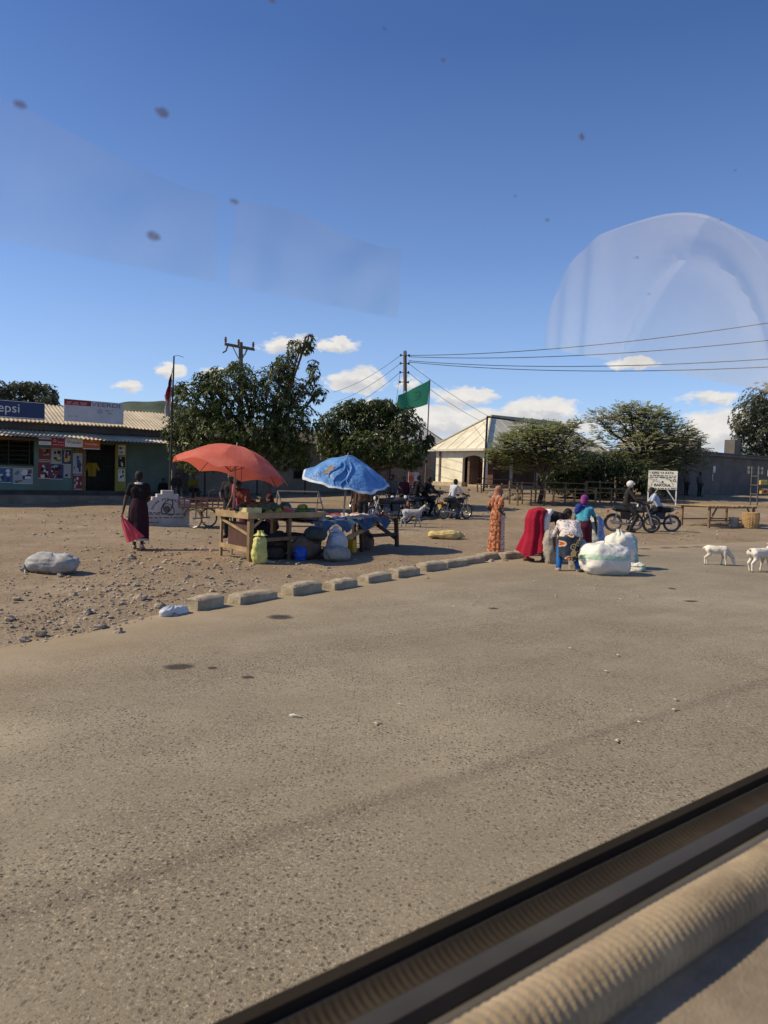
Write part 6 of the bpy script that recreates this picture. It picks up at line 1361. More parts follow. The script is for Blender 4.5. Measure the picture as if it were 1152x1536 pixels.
# ------------------------------------------------------------------ cargo tricycle, signs, stall racks
ct = thing('cargo_tricycle', 'old cargo tricycle with a timber load box and two front wheels beside the stepped sign', 'tricycle', spot(GD(318, 22.0)), R(162))
def bwheel(x, y, r):
    m = MB(); m.ring((x, y, r), r - .02, .02, 'Y', 32, 7); wv = m.build('wheel', tyre_m, ct); m = MB(); m.ring((x, y, r), r - .045, .010, 'Y', 30, 5, 1.6); m.build('rim', chrome, wv); m = MB(); m.tube([(x, y - .05, r), (x, y + .05, r)], .03, 8)
    for i in range(16): a = 2 * math.pi * i / 16; m.tube([(x, y + .02 * (-1) ** i, r), (x + (r - .05) * math.cos(a), y, r + (r - .05) * math.sin(a))], .003, 4, False)
    m.build('spokes_and_hub', chrome, wv); m = MB(); m.grid(lambda a, b: Vector((x + (r + .03) * math.cos(R(10 + 160 * a)), y + (b - .5) * .06, r + (r + .03) * math.sin(R(10 + 160 * a)))), 16, 2); m.build('mudguard', dark_iron, wv)
bwheel(.35, -.42, .30); bwheel(.35, .42, .30); bwheel(-.75, 0, .32)
m = MB()
for i in range(5): m.box((.35, -.36 + i * .18, .62), (1.0, .165, .02))
m.build('load_floor', wood_dark, ct)
for y in (-.46, .46):
    m = MB(); m.box((.35, y, .70), (1.04, .02, .05)); m.box((.35, y, .88), (1.04, .02, .05))
    for i in range(6): m.box((-.14 + i * .196, y, .77), (.03, .025, .32))
    m.build('side_rail', M('maroon_wood', (.07, .022, .016), .8, .3, 5, .2), ct)
m = MB(); m.tube([(-.2, 0, .5), (-.45, 0, .40), (-.75, 0, .32)], .02, 7); m.tube([(-.45, 0, .4), (-.55, 0, .85)], .018, 7); m.tube([(-.2, 0, .55), (-.55, 0, .75)], .016, 7); m.tube([(-.16, -.46, .9), (-.2, -.46, 1.15), (-.34, -.44, 1.18)], .014, 7); m.tube([(-.16, .46, .9), (-.2, .46, 1.15), (-.34, .44, 1.18)], .014, 7); m.tube([(-.2, -.46, 1.12), (-.2, .46, 1.12)], .014, 7); m.tube([(.35, -.42, .30), (.35, .42, .30)], .016, 7); m.tube([(.35, -.3, .3), (.35, -.3, .62)], .016, 6); m.tube([(.35, .3, .3), (.35, .3, .62)], .016, 6); m.build('frame', dark_iron, ct)
m = MB(); m.cap((-.60, 0, .90), (-.44, 0, .89), .07, .04); m.build('saddle', seat_m, ct)

conc = M('whitewashed_concrete', (.50, .45, .41), .95, .2, 2.5, .4, 14, .02, dirt=(.25, .20, .165)); sgp = spot(GD(252, 22.0))
sg_ = thing('stepped_sign', 'stepped whitewashed concrete sign with a painted ring emblem and faded lettering', 'sign', sgp, R(30))
m = MB(); W2 = .66
prof = [(-W2, -.1), (W2, -.1), (W2, .80), (.46, .80), (.46, .89), (.32, .89), (.32, .98), (.17, .98), (.17, 1.09), (-.17, 1.09), (-.17, .98), (-.32, .98), (-.32, .89), (-.46, .89), (-.46, .80), (-W2, .80)]
m.prism(prof, (0, .22, 0), (1, 0, 0), (0, 0, 1), (0, -1, 0), .22); m.build('slab', conc, sg_, False, bevel=.012)
fad = M('faded_black_paint', (.13, .11, .10), .9, .4, 12, 0); blk = M('black_paint', (.025, .022, .022), .8)
def ringp(cx, cz, a, b, rot, w): return [(Vector((cx + a * math.cos(t_) * math.cos(rot) - b * math.sin(t_) * math.sin(rot), -.004, cz + a * math.cos(t_) * math.sin(rot) + b * math.sin(t_) * math.cos(rot)))) for t_ in [2 * math.pi * i / 32 for i in range(33)]]
m = MB(); m.tube(ringp(-.02, .60, .24, .13, R(58), 0), .014, 6, False); m.tube(ringp(.03, .52, .2, .13, R(-50), 0), .010, 6, False); m.build('ring_emblem', blk, sg_)
m = MB(); m.ell((-.03, -.001, .54), (.10, .003, .10), None, 14, 6); m.build('emblem_stain', fad, sg_)
m = MB()
q = random.Random(8)
for i in range(17):
    a = R(168 - 156 * i / 16)
    if i in (5, 9): continue
    m.box((.46 * math.cos(a), -.002, .46 + .38 * math.sin(a)), (q.uniform(.03, .05), .004, q.uniform(.05, .075)), Matrix.Rotation(math.pi / 2 - a, 3, 'Y'))
for z, sd, x1 in ((.42, 4, -.16), (.38, 5, .44), (.27, 9, .40), (.13, 15, -.2)): bars(m, 1.2, 1.0, -.002, [z], -.46, x1, .03, sd)
m.build('faded_lettering', fad, sg_, False)

nb = thing('notice_board', 'white notice board with black lettering on braced white posts', 'notice board', spot(GD(993, 41)), R(-24)); k = 41 / FPX
zt, zb_ = at(993, 706, 41).z - nb.location.z, at(993, 734, 41).z - nb.location.z; bwid = 1.52
m = MB(); m.box((0, 0, (zt + zb_) / 2), (bwid, .05, zt - zb_)); m.build('board', M('cream_board', (.80, .76, .62), .7, .08, 2, 0), nb)
for x in (-.73, .73): m = MB(); m.box((x, .03, zt / 2 - .05), (.07, .05, zt + .1)); m.build('post', white_p, nb)
for x in (-1, 1): m = MB(); m.beam((x * .24, .02, zb_), (x * .71, .02, max(.06, zb_ - .68)), .05, .05); m.build('brace', white_p, nb)
H_ = zt - zb_; m = MB(); y = -.029
text(m, 'OFISI YA KATA', (0, y, zb_ + .83 * H_), EX, Z, .17, 1.15, .03)
for z, sd in ((.73, 3), (.64, 6), (.05, 8)): bars(m, 1.5, 1, y, [zb_ + z * H_], -.45, .45, .045, sd)
arc_s = 'HTATA YA UTMEHI'
for i, ch in enumerate(arc_s):
    a = R(172 - 164 * i / (len(arc_s) - 1))
    if ch != ' ': text(m, ch, (.53 * math.cos(a), y, zb_ + .16 * H_ + .42 * H_ * math.sin(a)), (math.cos(a - math.pi / 2), 0, math.sin(a - math.pi / 2)), (math.cos(a), 0, math.sin(a)), .12, None, .01)
text(m, 'BAKOLA', (0, y, zb_ + .16 * H_), EX, Z, .2, .86, .035); m.ell((0, y, zb_ + .4 * H_), (.06, .003, .05), None, 10, 5); m.ring((.62, y, zb_ + .5 * H_), .06, .018, 'Y', 14, 5, .2)
m.build('lettering', ink, nb, False)

pk = thing('poster_board', 'pink and orange printed board on a post beside the mango trunk', 'poster board', spot(GD(620, 37)), R(25)); z0 = at(620, 727, 37).z - pk.location.z; z1 = at(620, 708, 37).z - pk.location.z
m = MB(); m.box((0, 0, (z0 + z1) / 2), (.62, .03, z1 - z0)); m.build('board', pink_p, pk); m = MB(); m.box((0, .04, z0 / 2 - .05), (.06, .05, z0 + .2)); m.build('post', wood_dark, pk)
m = MB(); m.ell((-.14, -.017, z0 + .3), (.14, .004, .17), None, 12, 6); m.box((-.1, -.017, z0 + .08), (.34, .004, .08)); m.build('orange_print', orange_p, pk); m = MB(); m.ell((.14, -.018, z0 + .3), (.12, .004, .2), None, 12, 6); m.box((.1, -.018, z1 - .07), (.3, .004, .06)); m.build('white_print', white_p, pk)

def rack(label, loc, rz, w_, h_, d_, seed, back=True):
    q = random.Random(seed); t = thing('timber_stall', label, 'market stall', loc, rz, 'empty timber stalls under the acacias')
    for x in (-w_ / 2, 0, w_ / 2):
        for y in (0, d_): m = MB(); m.tube([(x, y, -.1), (x + q.uniform(-.05, .05), y + q.uniform(-.04, .04), h_ + (.35 if y and back else 0) + q.uniform(-.05, .1))], .05, 7); m.build('leg', wood, t)
    m = MB()
    for i in range(6): m.beam((-w_ / 2 - q.uniform(0, .2), d_ * i / 5, h_ - .04 + q.uniform(-.03, .03)), (w_ / 2 + q.uniform(0, .2), d_ * i / 5, h_ - .04 + q.uniform(-.03, .03)), .1, .03)
    m.build('tabletop', wood, t)
    for z in (.22, .48): m = MB(); m.beam((-w_ / 2, -.02, z * h_ * 1.5), (w_ / 2, -.02, z * h_ * 1.5 + q.uniform(-.06, .06)), .06, .04); m.build('rail', wood, t)
    m = MB(); m.beam((-w_ / 2, d_, h_ + .3), (w_ / 2, d_, h_ + .28), .05, .05); m.build('back_rail', wood, t); return t
rack('timber stall with crossed rails, leftmost under the acacia', spot(GD(797, 37.5)), R(18), 1.5, .85, .9, 1)
rack('long timber stall in the shade of the dark bushy tree', spot(GD(862, 38)), R(14), 2.4, .9, 1.0, 2)
rack('timber stall in deep shade behind the helmeted rider', spot(GD(918, 39.5)), R(20), 2.0, .9, 1.0, 3)
rack('low timber stall near the porch of the cream house', spot(GD(752, 45)), R(12), 2.6, .6, .7, 4, False)
for px, d, s_ in ((762, 41, .34), (775, 40.5, .26), (741, 42, .3)):
    t = MB(); t.ell((0, 0, .1), (s_ * 1.3, s_, s_ * .8), None, 14, 10); o = blob(t, 'boulder', M('boulder_rock', (.2, .165, .125), .95, .3, 5, .6, 14, .04), None, .05, 1, .05); o.location = spot(GD(px, d)); tag(o, 'brown boulder lying in front of the cream house porch', 'boulder', 'boulders before the cream house')

# long bench table at the right
tb_ = spot(Vector((13.15, 29.7, 0))); bt = thing('slat_table', 'long rough slatted market table standing empty at right', 'table', tb_, UANG - .06); w3, d3, h3 = 3.3, 1.25, .86
for x in (0.05, w3 - .1):
    for y in (0, d3): m = MB(); m.beam((x, y, -.1), (x, y, h3), .09, .08); m.build('leg', wood, bt)
for x in (.05, w3 - .1): m = MB(); m.beam((x, 0, .25), (x + (.5 if x < 1 else -.5), 0, h3 - .03), .05, .06); m.build('brace', wood, bt)
m = MB(); m.beam((0, 0, .3), (w3, 0, .28), .05, .05); m.build('rail', wood, bt); m = MB(); m.beam((0, d3, .3), (w3, d3, .28), .05, .05); m.build('rail', wood, bt)
m = MB()
for i in range(26): m.beam((-.1 + (w3 + .2) * i / 25, -.12 + rnd.uniform(-.1, .05), h3 + .03 + rnd.uniform(-.012, .012)), (-.1 + (w3 + .2) * i / 25 + rnd.uniform(-.05, .05), d3 + .1 + rnd.uniform(-.06, .1), h3 + .03 + rnd.uniform(-.012, .012)), .1, .03)
m.build('tabletop', wood_pale, bt); m = MB(); m.beam((-.1, 0, h3 - .03), (w3 + .1, 0, h3 - .03), .06, .07); m.beam((-.1, d3, h3 - .03), (w3 + .1, d3, h3 - .03), .06, .07); m.build('apron', wood_pale, bt)
bsk = thing('basket', 'tall woven cane basket beside the end of the slatted table', 'basket', spot(GD(1128, 30.2)), 0); wk = M('cane_weave', (.42, .26, .11), .8, .3, 18, .6, 30); wk2 = M('cane_weave_pale', (.55, .40, .18), .8, .3, 18, .6, 30)
m = MB()
for i in range(13): m.ring((0, 0, .03 + i * .05), .27 + .05 * math.sin(i / 12 * 2.2), .024, 'Z', 26, 6)
m.build('woven_wall', wk, bsk); m = MB()
for i in range(20): a = 2 * math.pi * i / 20; m.tube([((.265 + .05 * math.sin(j / 12 * 2.2) + (.03 if (i + j) % 2 else 0)) * math.cos(a), (.265 + .05 * math.sin(j / 12 * 2.2) + (.03 if (i + j) % 2 else 0)) * math.sin(a), .02 + j * .05) for j in range(13)], .012, 5)
m.build('stake', wk2, bsk)
bc = thing('bucket', 'pale dented bucket standing by the woven basket', 'bucket', spot(GD(1103, 30.5)), 0); m = MB(); m.lathe([(.17, 0), (.21, .38), (.22, .39), (.2, .38), (.16, .02)], (0, 0, 0), 20); m.build('body', M('pale_bucket', (.36, .33, .28), .6, .2), bc); m = MB(); m.tube([(.21 * math.cos(a), 0, .38 - .14 * math.sin(a)) for a in [math.pi * i / 10 for i in range(11)]], .006, 5); m.build('handle', dark_iron, bc)
gs = thing('goods_stall', 'open kiosk shelf stacked with yellow and white goods at the right edge', 'market stall', spot(GD(1160, 41)), R(8))
for x in (-.95, .95):
    for y in (0, .6): m = MB(); m.beam((x, y, -.1), (x, y, 2.3), .05, .05); m.build('post', greyd, gs)
for z in (.75, 1.25, 1.75): m = MB(); m.box((0, .3, z), (2.0, .6, .035)); m.build('shelf', greyd, gs)
GOODS = [(-.55, 1.27, .42, .30, M('dull_yellow_carton', (.52, .38, .08), .8), 'yellow carton on the middle shelf of the right edge kiosk'), (-.05, 1.77, .36, .34, M('straw_box', (.42, .38, .26), .8), 'straw coloured carton on the top shelf of the right edge kiosk'), (-.45, .77, .44, .32, M('amber_carton', (.5, .3, .07), .8), 'amber carton with a red oval on the lowest kiosk shelf'), (.25, 1.27, .3, .26, grey_p, 'grey carton at the right of the middle kiosk shelf')]
for (x, z, ww, hh, mt, lb) in GOODS:
    o = thing('carton', lb, 'carton', gs.location + Matrix.Rotation(R(8), 3, 'Z') @ Vector((x, .16, z)), R(8 + rnd.uniform(-6, 6))); m = MB(); m.box((0, 0, hh / 2), (ww, .22, hh)); m.build('box', mt, o, bevel=.01)
    m = MB(); m.box((0, -.113, hh * .8), (ww * .8, .004, hh * .12)); m.build('print_band', white_p if mt is not white_p else navy_p, o)
    if 'oval' in lb: m = MB(); m.ell((0, -.114, hh * .4), (.12, .006, .07), None, 12, 6); m.build('red_oval', red_p, o)

# ------------------------------------------------------------------ kerb, stones, litter
kerb_m = M('kerb_concrete', (.38, .31, .205), .95, .3, 5, .7, 22, .02, dirt=(.22, .165, .105), c2=(.46, .385, .27))
def tangent(p):
    best = None
    for (ax, ay), (bx, by) in zip(EDGE, EDGE[1:]):
        dx, dy = bx - ax, by - ay; t_ = max(0, min(1, ((p.x - ax) * dx + (p.y - ay) * dy) / (dx * dx + dy * dy))); d = (ax + t_ * dx - p.x) ** 2 + (ay + t_ * dy - p.y) ** 2
        if best is None or d < best[0]: best = (d, math.atan2(dy, dx))
    return best[1]
KB = [(306, 913, 50, 'worn kerb stone nearest the viewer, next to the white plastic'), (378, 903, 64, 'long kerb stone second from the left end of the row'), (452, 891, 46, 'kerb stone third from the left end of the row'), (510, 883, 42, 'kerb stone fourth from the left end of the row'), (562, 873, 37, 'kerb stone fifth from the left, in front of the clothes stall'), (605, 865, 34, 'kerb stone sixth from the left end of the row'), (647, 856, 34, 'kerb stone below and left of the flat yellow sack'), (678, 850.5, 27, 'kerb stone right below the flat yellow sack'), (705, 845.5, 26, 'kerb stone second left of the woman in orange'), (731, 840, 26, 'kerb stone beneath the woman in orange'), (768, 838, 30, 'kerb stone between the woman in orange and the crimson skirt')]
for i, (px, py, wpx, lb) in enumerate(KB):
    p0 = G(px - wpx / 2, py + 3.0 * wpx / 40); p1 = G(px + wpx / 2, py - 4.5 * wpx / 40); a = tangent((p0 + p1) / 2); L = (p1 - p0).length * (.80 + .06 * (i % 3)); c = (p0 + p1) / 2; q = random.Random(i)
    t = MB(); nx_, ny_, nz_ = 14, 6, 5
    def kb(face, u, v):
        x = y_ = z_ = 0
        if face == 0: x, y_, z_ = u, v, 1
        elif face == 1: x, y_, z_ = u, 0, v
        elif face == 2: x, y_, z_ = u, 1, v
        elif face == 3: x, y_, z_ = 0, u, v
        else: x, y_, z_ = 1, u, v
        P3 = Vector(((x - .5) * L, (y_ - .5) * .26 * (1 - .12 * z_), -.1 + z_ * .285))
        e = 0.035; 
        n_ = mnoise.noise(P3 * 5 + Vector((i * 3, 0, 0))) * .009 + mnoise.noise(P3 * 12 + Vector((i, 7, 0))) * .008
        P3 += Vector((n_ * (2 if x in (0, 1) else .6), n_, n_ * 1.2)); 
        ex = max(0, abs(x - .5) * 2 - .9) / .1; ez = max(0, z_ - .85) / .15; ey = max(0, abs(y_ - .5) * 2 - .75) / .25
        P3.z -= .03 * ez * max(ex, ey) + .025 * ez * max(0, mnoise.noise(Vector((x * 2.5 + i, i * 3.7, 0)))); return P3
    t.grid(lambda u, v: kb(0, u, v), nx_, ny_); t.grid(lambda u, v: kb(1, u, v), nx_, nz_); t.grid(lambda u, v: kb(2, u, v), nx_, nz_); t.grid(lambda u, v: kb(3, u, v), ny_, nz_); t.grid(lambda u, v: kb(4, u, v), ny_, nz_)
    o = t.build('kerb_stone', kerb_m, None, True, 50); o.location = (c.x, c.y, gz0(c.y) - .03 + q.uniform(-.02, .02)); o.rotation_euler = (q.uniform(-.05, .05), q.uniform(-.04, .04), a + q.uniform(-.05, .05)); tag(o, lb, 'kerb stone', 'kerb stones along the road edge')
o = sack('plastic_bag', 'crumpled white plastic wrapped against the nearest kerb stone', G(262, 922), tangent(G(262, 922)), (.22, .10, .07), M('bluish_white_film', (.50, .54, .58), .5, .15, 5, .5), 51, None, .03, cat='plastic bag')
rock_m = M('rubble_stone', (.27, .19, .12), .95, .5, 2.5, .5, 30, .02, c2=(.52, .43, .32))
def rock(m, p, r, q):
    n = 7; rot = Matrix.Rotation(q.uniform(0, 6), 3, 'Z') @ Matrix.Rotation(q.uniform(-.5, .5), 3, 'X'); k = [q.uniform(.65, 1.15) for _ in range(26)]; vs, fs = [], []
    for i in range(4):
        ph = math.pi * (i / 3 - .5) * .86
        for j in range(6):
            a = 2 * math.pi * (j + .5 * (i % 2)) / 6; v = Vector((math.cos(ph) * math.cos(a) * 1.25, math.cos(ph) * math.sin(a), math.sin(ph) * .62)) * r * k[i * 6 + j]; vs.append(rot @ v + p)
    for i in range(3):
        for j in range(6): fs.append((i * 6 + j, i * 6 + (j + 1) % 6, (i + 1) * 6 + (j + 1) % 6, (i + 1) * 6 + j))
    fs.append(tuple(range(5, -1, -1))); fs.append(tuple(18 + j for j in range(6))); m.add(vs, fs)
qg = random.Random(77); m = MB(); cnt = 0
def scatter(px, py, sx, sy, n, r0, r1):
    for _ in range(n):
        p = G(px + qg.gauss(0, sx), py + qg.gauss(0, sy))
        if edge_side(p.x, p.y) < -.12: continue
        r = r0 + (r1 - r0) * qg.random() ** 3; p.z += r * .25; rock(m, p, r, qg)
scatter(190, 895, 55, 18, 620, .007, .04); scatter(90, 945, 70, 14, 520, .006, .032); scatter(150, 900, 110, 30, 700, .005, .02); scatter(235, 850, 70, 10, 240, .012, .05); scatter(330, 880, 40, 10, 120, .01, .045); scatter(210, 832, 60, 6, 120, .015, .05); scatter(60, 905, 80, 30, 260, .006, .03)
scatter(385, 842, 40, 8, 120, .012, .045); scatter(600, 858, 110, 8, 180, .008, .03); scatter(750, 845, 25, 5, 60, .01, .035); scatter(300, 800, 160, 14, 330, .012, .055); scatter(560, 820, 140, 14, 160, .012, .04); scatter(150, 775, 120, 8, 260, .015, .06); scatter(920, 822, 80, 6, 90, .012, .04); scatter(1050, 800, 60, 12, 120, .012, .05); scatter(820, 775, 100, 14, 160, .015, .06)
m.build('gravel', rock_m)['kind'] = 'stuff'
for i, (px, py, r) in enumerate([(196, 842, .10), (212, 905, .085), (150, 943, .075), (240, 913, .075), (178, 950, .06), (60, 955, .07), (34, 962, .06), (352, 905, .07), (110, 898, .06), (25, 905, .06), (130, 925, .06), (262, 925, .05), (310, 873, .05), (205, 885, .06), (285, 872, .05), (345, 820, .10), (357, 828, .11), (432, 869, .05), (620, 852, .05), (736, 843, .07), (758, 842, .08), (640, 868, .04), (1008, 805, .06), (90, 870, .06), (15, 938, .06)]):
    m = MB(); p = G(px, py); rock(m, Vector((0, 0, r * .35)), r, qg); o = m.build('stone', rock_m, None, False, jit=.004); o.location = p; tag(o, 'loose brown stone lying on the dirt along the road edge', 'stone', 'loose stones along the road edge')
oil = M('oil_stain', (.05, .038, .03), .8, .4, 8, .1)
nt = oil.node_tree; a_ = nt.nodes.new('ShaderNodeAttribute'); a_.attribute_name = 'soak'; tb2 = nt.nodes.new('ShaderNodeBsdfTransparent'); ms = nt.nodes.new('ShaderNodeMixShader')
nt.links.new(math_n(nt, 'MULTIPLY', a_.outputs['Fac'], ramp(nt, noise(nt, 40, 3, .6, position(nt)), [(.3, .6), (.6, 1.0)])), ms.inputs[0]); nt.links.new(tb2.outputs[0], ms.inputs[1]); nt.links.new(nt.nodes['Principled BSDF'].outputs[0], ms.inputs[2]); nt.links.new(ms.outputs[0], nt.nodes['Material Output'].inputs[0])
def stain(label, px, py, rx, ry, a=0):
    p = G(px, py); vs = [Vector((0, 0, 0))]; n = 40
    for j in range(n): th = 2 * math.pi * j / n; k = 1 + .16 * mnoise.noise(Vector((math.cos(th) * 1.5 + px, math.sin(th) * 1.5, 0))) + .05 * mnoise.noise(Vector((math.cos(th) * 6 + px, math.sin(th) * 6, 0))); vs.append(Vector((rx * k * math.cos(th), ry * k * math.sin(th), 0)))
    m = MB(); rim = vs[1:]; allv = [vs[0]] + [v * f for f in (.55, .8, 1.25) for v in rim]; m.add(allv, [(0, j + 1, (j + 1) % n + 1) for j in range(n)] + [(1 + r * n + j, 1 + (r + 1) * n + j, 1 + (r + 1) * n + (j + 1) % n, 1 + r * n + (j + 1) % n) for r in range(2) for j in range(n)]); o = m.build('oil_stain', oil, None, False); at_ = o.data.attributes.new('soak', 'FLOAT', 'POINT'); at_.data.foreach_set('value', [.85] + [.85] * n + [.6] * n + [0.0] * n); o.location = (p.x, p.y, gz0(p.y) + .0155); o.rotation_euler = (0, 0, a); tag(o, label, 'oil stain', 'dark stains on the road')
stain('oval dark stain on the road below the second kerb stone', 420, 927, .155, .13); stain('smudged wide stain on the road left of two small ones', 268, 1002, .13, .09, .3); stain('small faint stain between the wide smudge and the round spot', 318, 1004, .045, .04); stain('small round black spot on the road below the oval stain', 371, 1018, .055, .045)
for px, py in ((967, 824), (1000, 822.5), (1025, 821.5), (1046, 821)): stain('dark dash in the row across the tarmac beyond the sacks', px, py, .19, .13, .4)
stain('dark flat mark on the road right of the fallen sack corner', 1036, 903, .12, .07, .3); stain('dark blot on the road below the white sacks', 1008, 884, .06, .09); stain('faint dark mark in the middle of the road', 740, 914, .07, .05)
straw = M('straw_scrap', (.66, .58, .40), .8, .2, 4, 0); paper = M('paper_scrap', (.7, .68, .62), .8, .1, 4, 0)
def scrap(px, py, L, a, mt, lb):
    p = G(px, py); m = MB(); m.grid(lambda u, v: Vector(((u - .5) * L, (v - .5) * L * .3 + .01 * math.sin(u * 5), .012 + .015 * math.sin(u * 3.1 + v) * L * 5)), 6, 2); o = m.build('litter_scrap', mt); o.location = (p.x, p.y, gz0(p.y) + .012); o.rotation_euler = (0, 0, a); tag(o, lb, 'litter', 'scraps of straw and paper on the road')
scrap(443, 1078, .085, .1, paper, 'white paper strip lying alone on the road at left centre'); scrap(1012, 1068, .07, .9, straw, 'straw scrap on the road near the right edge haze')
q = random.Random(5)
for i in range(46):
    px, py = (q.gauss(890, 75), q.gauss(885, 10)) if i < 20 else ((q.gauss(640, 60), q.gauss(905, 16)) if i < 30 else (q.uniform(450, 1140), q.uniform(930, 1120)))
    scrap(px, min(py, 1130), q.uniform(.02, .065), q.uniform(0, 3), straw if q.random() < .75 else paper, 'tiny pale scrap of straw scattered over the road')

# ------------------------------------------------------------------ the vehicle whose window the view is taken from
VANG = R(37.65)
vo_ = thing('vehicle', 'vehicle window ledge in the near corner with black channel and beige ribbed trim roll', 'vehicle', CAM + Vector((-math.sin(VANG), math.cos(VANG), 0)) * .35, VANG)
# local: +x along the road, -y into the vehicle, z relative to the eye
rub = M('window_rubber', (.034, .026, .017), .85, .4, 3, .25, 90, .002, dirt=(.12, .09, .05), spec=.15); rub_b = M('black_channel', (.04, .036, .03), .6, .3, 2, .1, 60, .002, dirt=(.10, .085, .06), spec=.25); lip = M('worn_metal_lip', (.22, .20, .16), .45, .3, 5, .1, metal=.5)
beige = M('beige_trim_fabric', (.25, .175, .092), .95, .35, 14, .6, 260, .003, c2=(.40, .30, .175), sheen=.2); pan = M('door_card_fabric', (.27, .215, .15), .95, .15, 30, .6, 350, .002, dirt=(.15, .12, .085))
X0, X1 = -.9, 2.2
def ext(name, prof, mat, bev=0): m = MB(); m.prism(prof, (X0, 0, 0), (0, 1, 0), (0, 0, 1), (1, 0, 0), X1 - X0); return m.build(name, mat, vo_, True, 30)
zc = -.306
ext('outer_seal', [(.012, zc - .03), (.012, zc - .002), (.007, zc + .004), (.001, zc + .001), (-.001, zc - .008), (-.001, zc - .03)], rub)
ext('metal_lip', [(-.0015, zc - .03), (-.0015, zc - .007), (-.003, zc - .0045), (-.005, zc - .007), (-.005, zc - .03)], lip)
m = MB()
def chan(a, b):
    y = -.0055 - .0185 * b; z = zc - .003 - .005 * b - .002 * math.sin(b * 3.1) + .0006 * math.sin(a * 3300) * math.sin(b * 3.14)
    return Vector((X0 + (X1 - X0) * a, y, z))
m.grid(chan, 2600, 8); m.build('rubber_channel', rub, vo_)
ext('inner_seal', [(-.0245, zc - .03), (-.0245, zc - .007), (-.029, zc - .002), (-.037, zc + .001), (-.046, zc + .001), (-.051, zc - .006), (-.051, zc - .03)], rub_b)
ext('inner_strip', [(-.052, zc - .03), (-.052, zc - .006), (-.058, zc - .004), (-.070, zc - .008), (-.072, zc - .03)], M('dull_strip', (.10, .09, .07), .5, .3, 6, .1))
def roll(a, b):
    th = 2 * math.pi * b; r = .0190 + .0006 * math.sin(a * (X1 - X0) / .0072 * 2 * math.pi + 1.1 * math.sin(th)) ; x = X0 + (X1 - X0) * a
    return Vector((x, -.0935 + r * math.cos(th), zc + .003 + r * math.sin(th) + .002 * mnoise.noise(Vector((x * 6, 1, 2)))))
m = MB(); m.grid(roll, 2600, 24); m.build('trim_roll', beige, vo_)
m = MB()
def card(a, b):
    x = X0 + (X1 - X0) * a; d_ = b * .42
    return Vector((x, -.103 - d_, zc - .008 - .10 * d_ - .5 * d_ * d_ + .002 * mnoise.noise(Vector((x * 9, d_ * 30, 0)))))
m.grid(card, 120, 24); m.build('door_card', pan, vo_)
ext('outer_skin', [(.03, zc - .9), (.045, zc - .2), (.013, zc - .02), (.010, zc - .03), (.01, zc - .9)], M('vehicle_paint', (.35, .33, .28), .4))
# the upper window pane with its specks, and the covered front seat that it mirrors
gl, nt, b = newmat('window_glass'); o_ = nt.nodes['Material Output']; nt.nodes.remove(b)
tr_ = nt.nodes.new('ShaderNodeBsdfTransparent'); gy = nt.nodes.new('ShaderNodeBsdfGlossy'); gy.inputs['Roughness'].default_value = 0.0; fr = nt.nodes.new('ShaderNodeFresnel'); fr.inputs[0].default_value = 1.5
ms = nt.nodes.new('ShaderNodeMixShader'); nt.links.new(math_n(nt, 'MULTIPLY', fr.outputs[0], 3.0, clamp=True), ms.inputs[0]); nt.links.new(tr_.outputs[0], ms.inputs[1]); nt.links.new(gy.outputs[0], ms.inputs[2]); nt.links.new(ms.outputs[0], o_.inputs[0])
nv_ = Vector((-math.sin(VANG), math.cos(VANG), 0)); uv_ = Vector((math.cos(VANG), math.sin(VANG), 0))
def on_pane(px, py, off=0.0):
    r = ray(px, py); t_ = (.35 - off) / r.dot(nv_); p_ = r * t_; return Vector((p_.dot(uv_), -off, p_.z))
zb = on_pane(1152, 588).z
m = MB(); m.add([(-1.2, 0, zb), (2.4, 0, zb), (2.4, 0, 1.1), (-1.2, 0, 1.1)], [(0, 1, 2, 3)]); m.build('window_pane', gl, vo_, False)
spk = M('dried_splash', (.36, .22, .14), .9, .4, 300, 0)
nt = spk.node_tree; tb3 = nt.nodes.new('ShaderNodeBsdfTransparent'); ms = nt.nodes.new('ShaderNodeMixShader'); ms.inputs[0].default_value = .62
nt.links.new(tb3.outputs[0], ms.inputs[1]); nt.links.new(nt.nodes['Principled BSDF'].outputs[0], ms.inputs[2]); nt.links.new(ms.outputs[0], nt.nodes['Material Output'].inputs[0])
q = random.Random(3)
for (px, py, w_, k) in [(31, 157, 10, 1), (243, 168, 12, 1), (351, 302, 9, .8), (231, 354, 12, 1), (665, 90, 7, .8), (873, 205, 10, 1.6), (1103, 255, 6, 1), (773, 294, 5, .9), (821, 330, 7, .9), (956, 386, 6, .9), (974, 441, 5, .8), (577, 43, 5, .9), (408, 1, 9, .6), (1082, 330, 6, .8)]:
    c = on_pane(px, py, .0012); r_ = w_ * .0005 * .42; m = MB(); n_ = 14
    m.add([c] + [c + Vector((r_ * 1.25 * math.cos(a) * (1 + .25 * q.uniform(-1, 1)), 0, r_ * .8 * k * math.sin(a) * (1 + .25 * q.uniform(-1, 1)))) for a in [2 * math.pi * j / n_ for j in range(n_)]], [(0, j + 1, (j + 1) % n_ + 1) for j in range(n_)]); m.build('dirt_speck', spk, vo_, False)
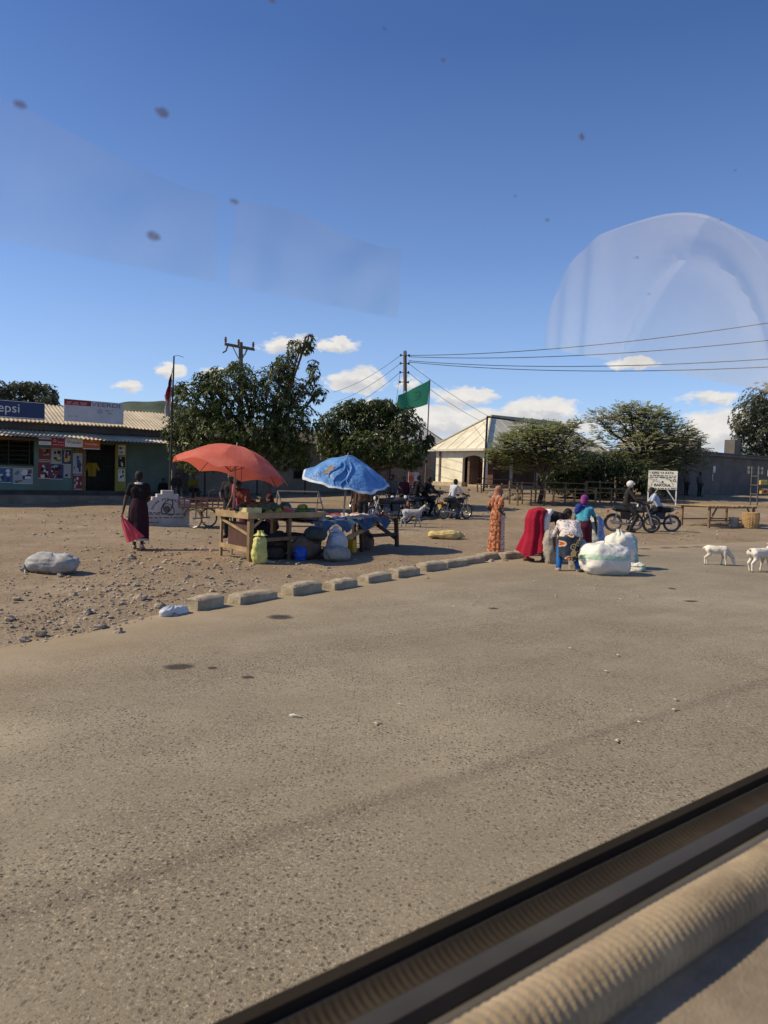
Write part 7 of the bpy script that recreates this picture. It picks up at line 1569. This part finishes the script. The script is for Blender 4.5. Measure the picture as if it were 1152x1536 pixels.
seatm = cloth('pale_seat_cover', (.70, .64, .54), (.78, .72, .62), 3, .12, .2)
def seat(a, b):
    # back face of the seat in front: a runs from the window side inwards, b from the bottom up over the top
    th = math.pi * (a * 2 - 1); w_ = .285; cy = -.53
    zt_ = .525; u = (a * 2 - 1)
    dome = zt_ - .33 * (1 - math.sqrt(max(0, 1 - min(1, abs(u)) ** 2.6)))
    z_ = -.75 + (dome + .75) * min(1, b / .86)
    x_ = 1.30 + .05 * abs(u) ** 3 + (.16 * max(0, (b - .86) / .14)) + .03 * (z_ < .2) * 0
    fade = min(1, max(0, (dome - z_) / .22))
    for c_, d_, s_ in ((.34, .03, .045), (.60, .028, .05), (.84, .018, .04)):
        cc = c_ + .10 * max(0, z_ - .25) ** 1.2 * (.5 - c_); x_ -= d_ * (.35 + .65 * fade) * math.exp(-((u - cc) / (s_ * 2.2)) ** 2)
    x_ += .014 * math.exp(-((math.hypot((u + .35) / .55, (z_ - .10) / .33) - 1) / .06) ** 2)
    return Vector((x_, cy - u * w_, z_))
m = MB(); m.grid(lambda a, b: seat(a * .998 + .001, b), 120, 90); m.build('seat_back', seatm, vo_)
# unseen cabin panels, added and split to leave pale reflections in the pane
lin = cloth('reflection_panel', (.27, .25, .22), (.40, .37, .33), 2, .1, .3)
def mirrored(px, py, depth):
    r = ray(px, py); t_ = (.35 + depth) / r.dot(nv_); p_ = r * t_; return Vector((p_.dot(uv_), -depth, p_.z))
for quad in ([(-160, 90), (326, 292), (318, 560), (-160, 560)], [(352, 300), (604, 372), (588, 560), (340, 560)]):
    c = [mirrored(x_, y_, 1.15) for x_, y_ in quad]; m = MB()
    m.grid(lambda a, b: c[0].lerp(c[1], a).lerp(c[3].lerp(c[2], a), b) + Vector((0, .03 * mnoise.noise(Vector((a * 5 + quad[0][0], b * 4, 1))), .012 * math.sin(a * 6))), 24, 16); m.build('reflection_panel', lin, vo_)
cd.dof.use_dof = True; cd.dof.focus_distance = 16.0; cd.dof.aperture_fstop = 11.0

bpy.data.scenes.remove(TSC)
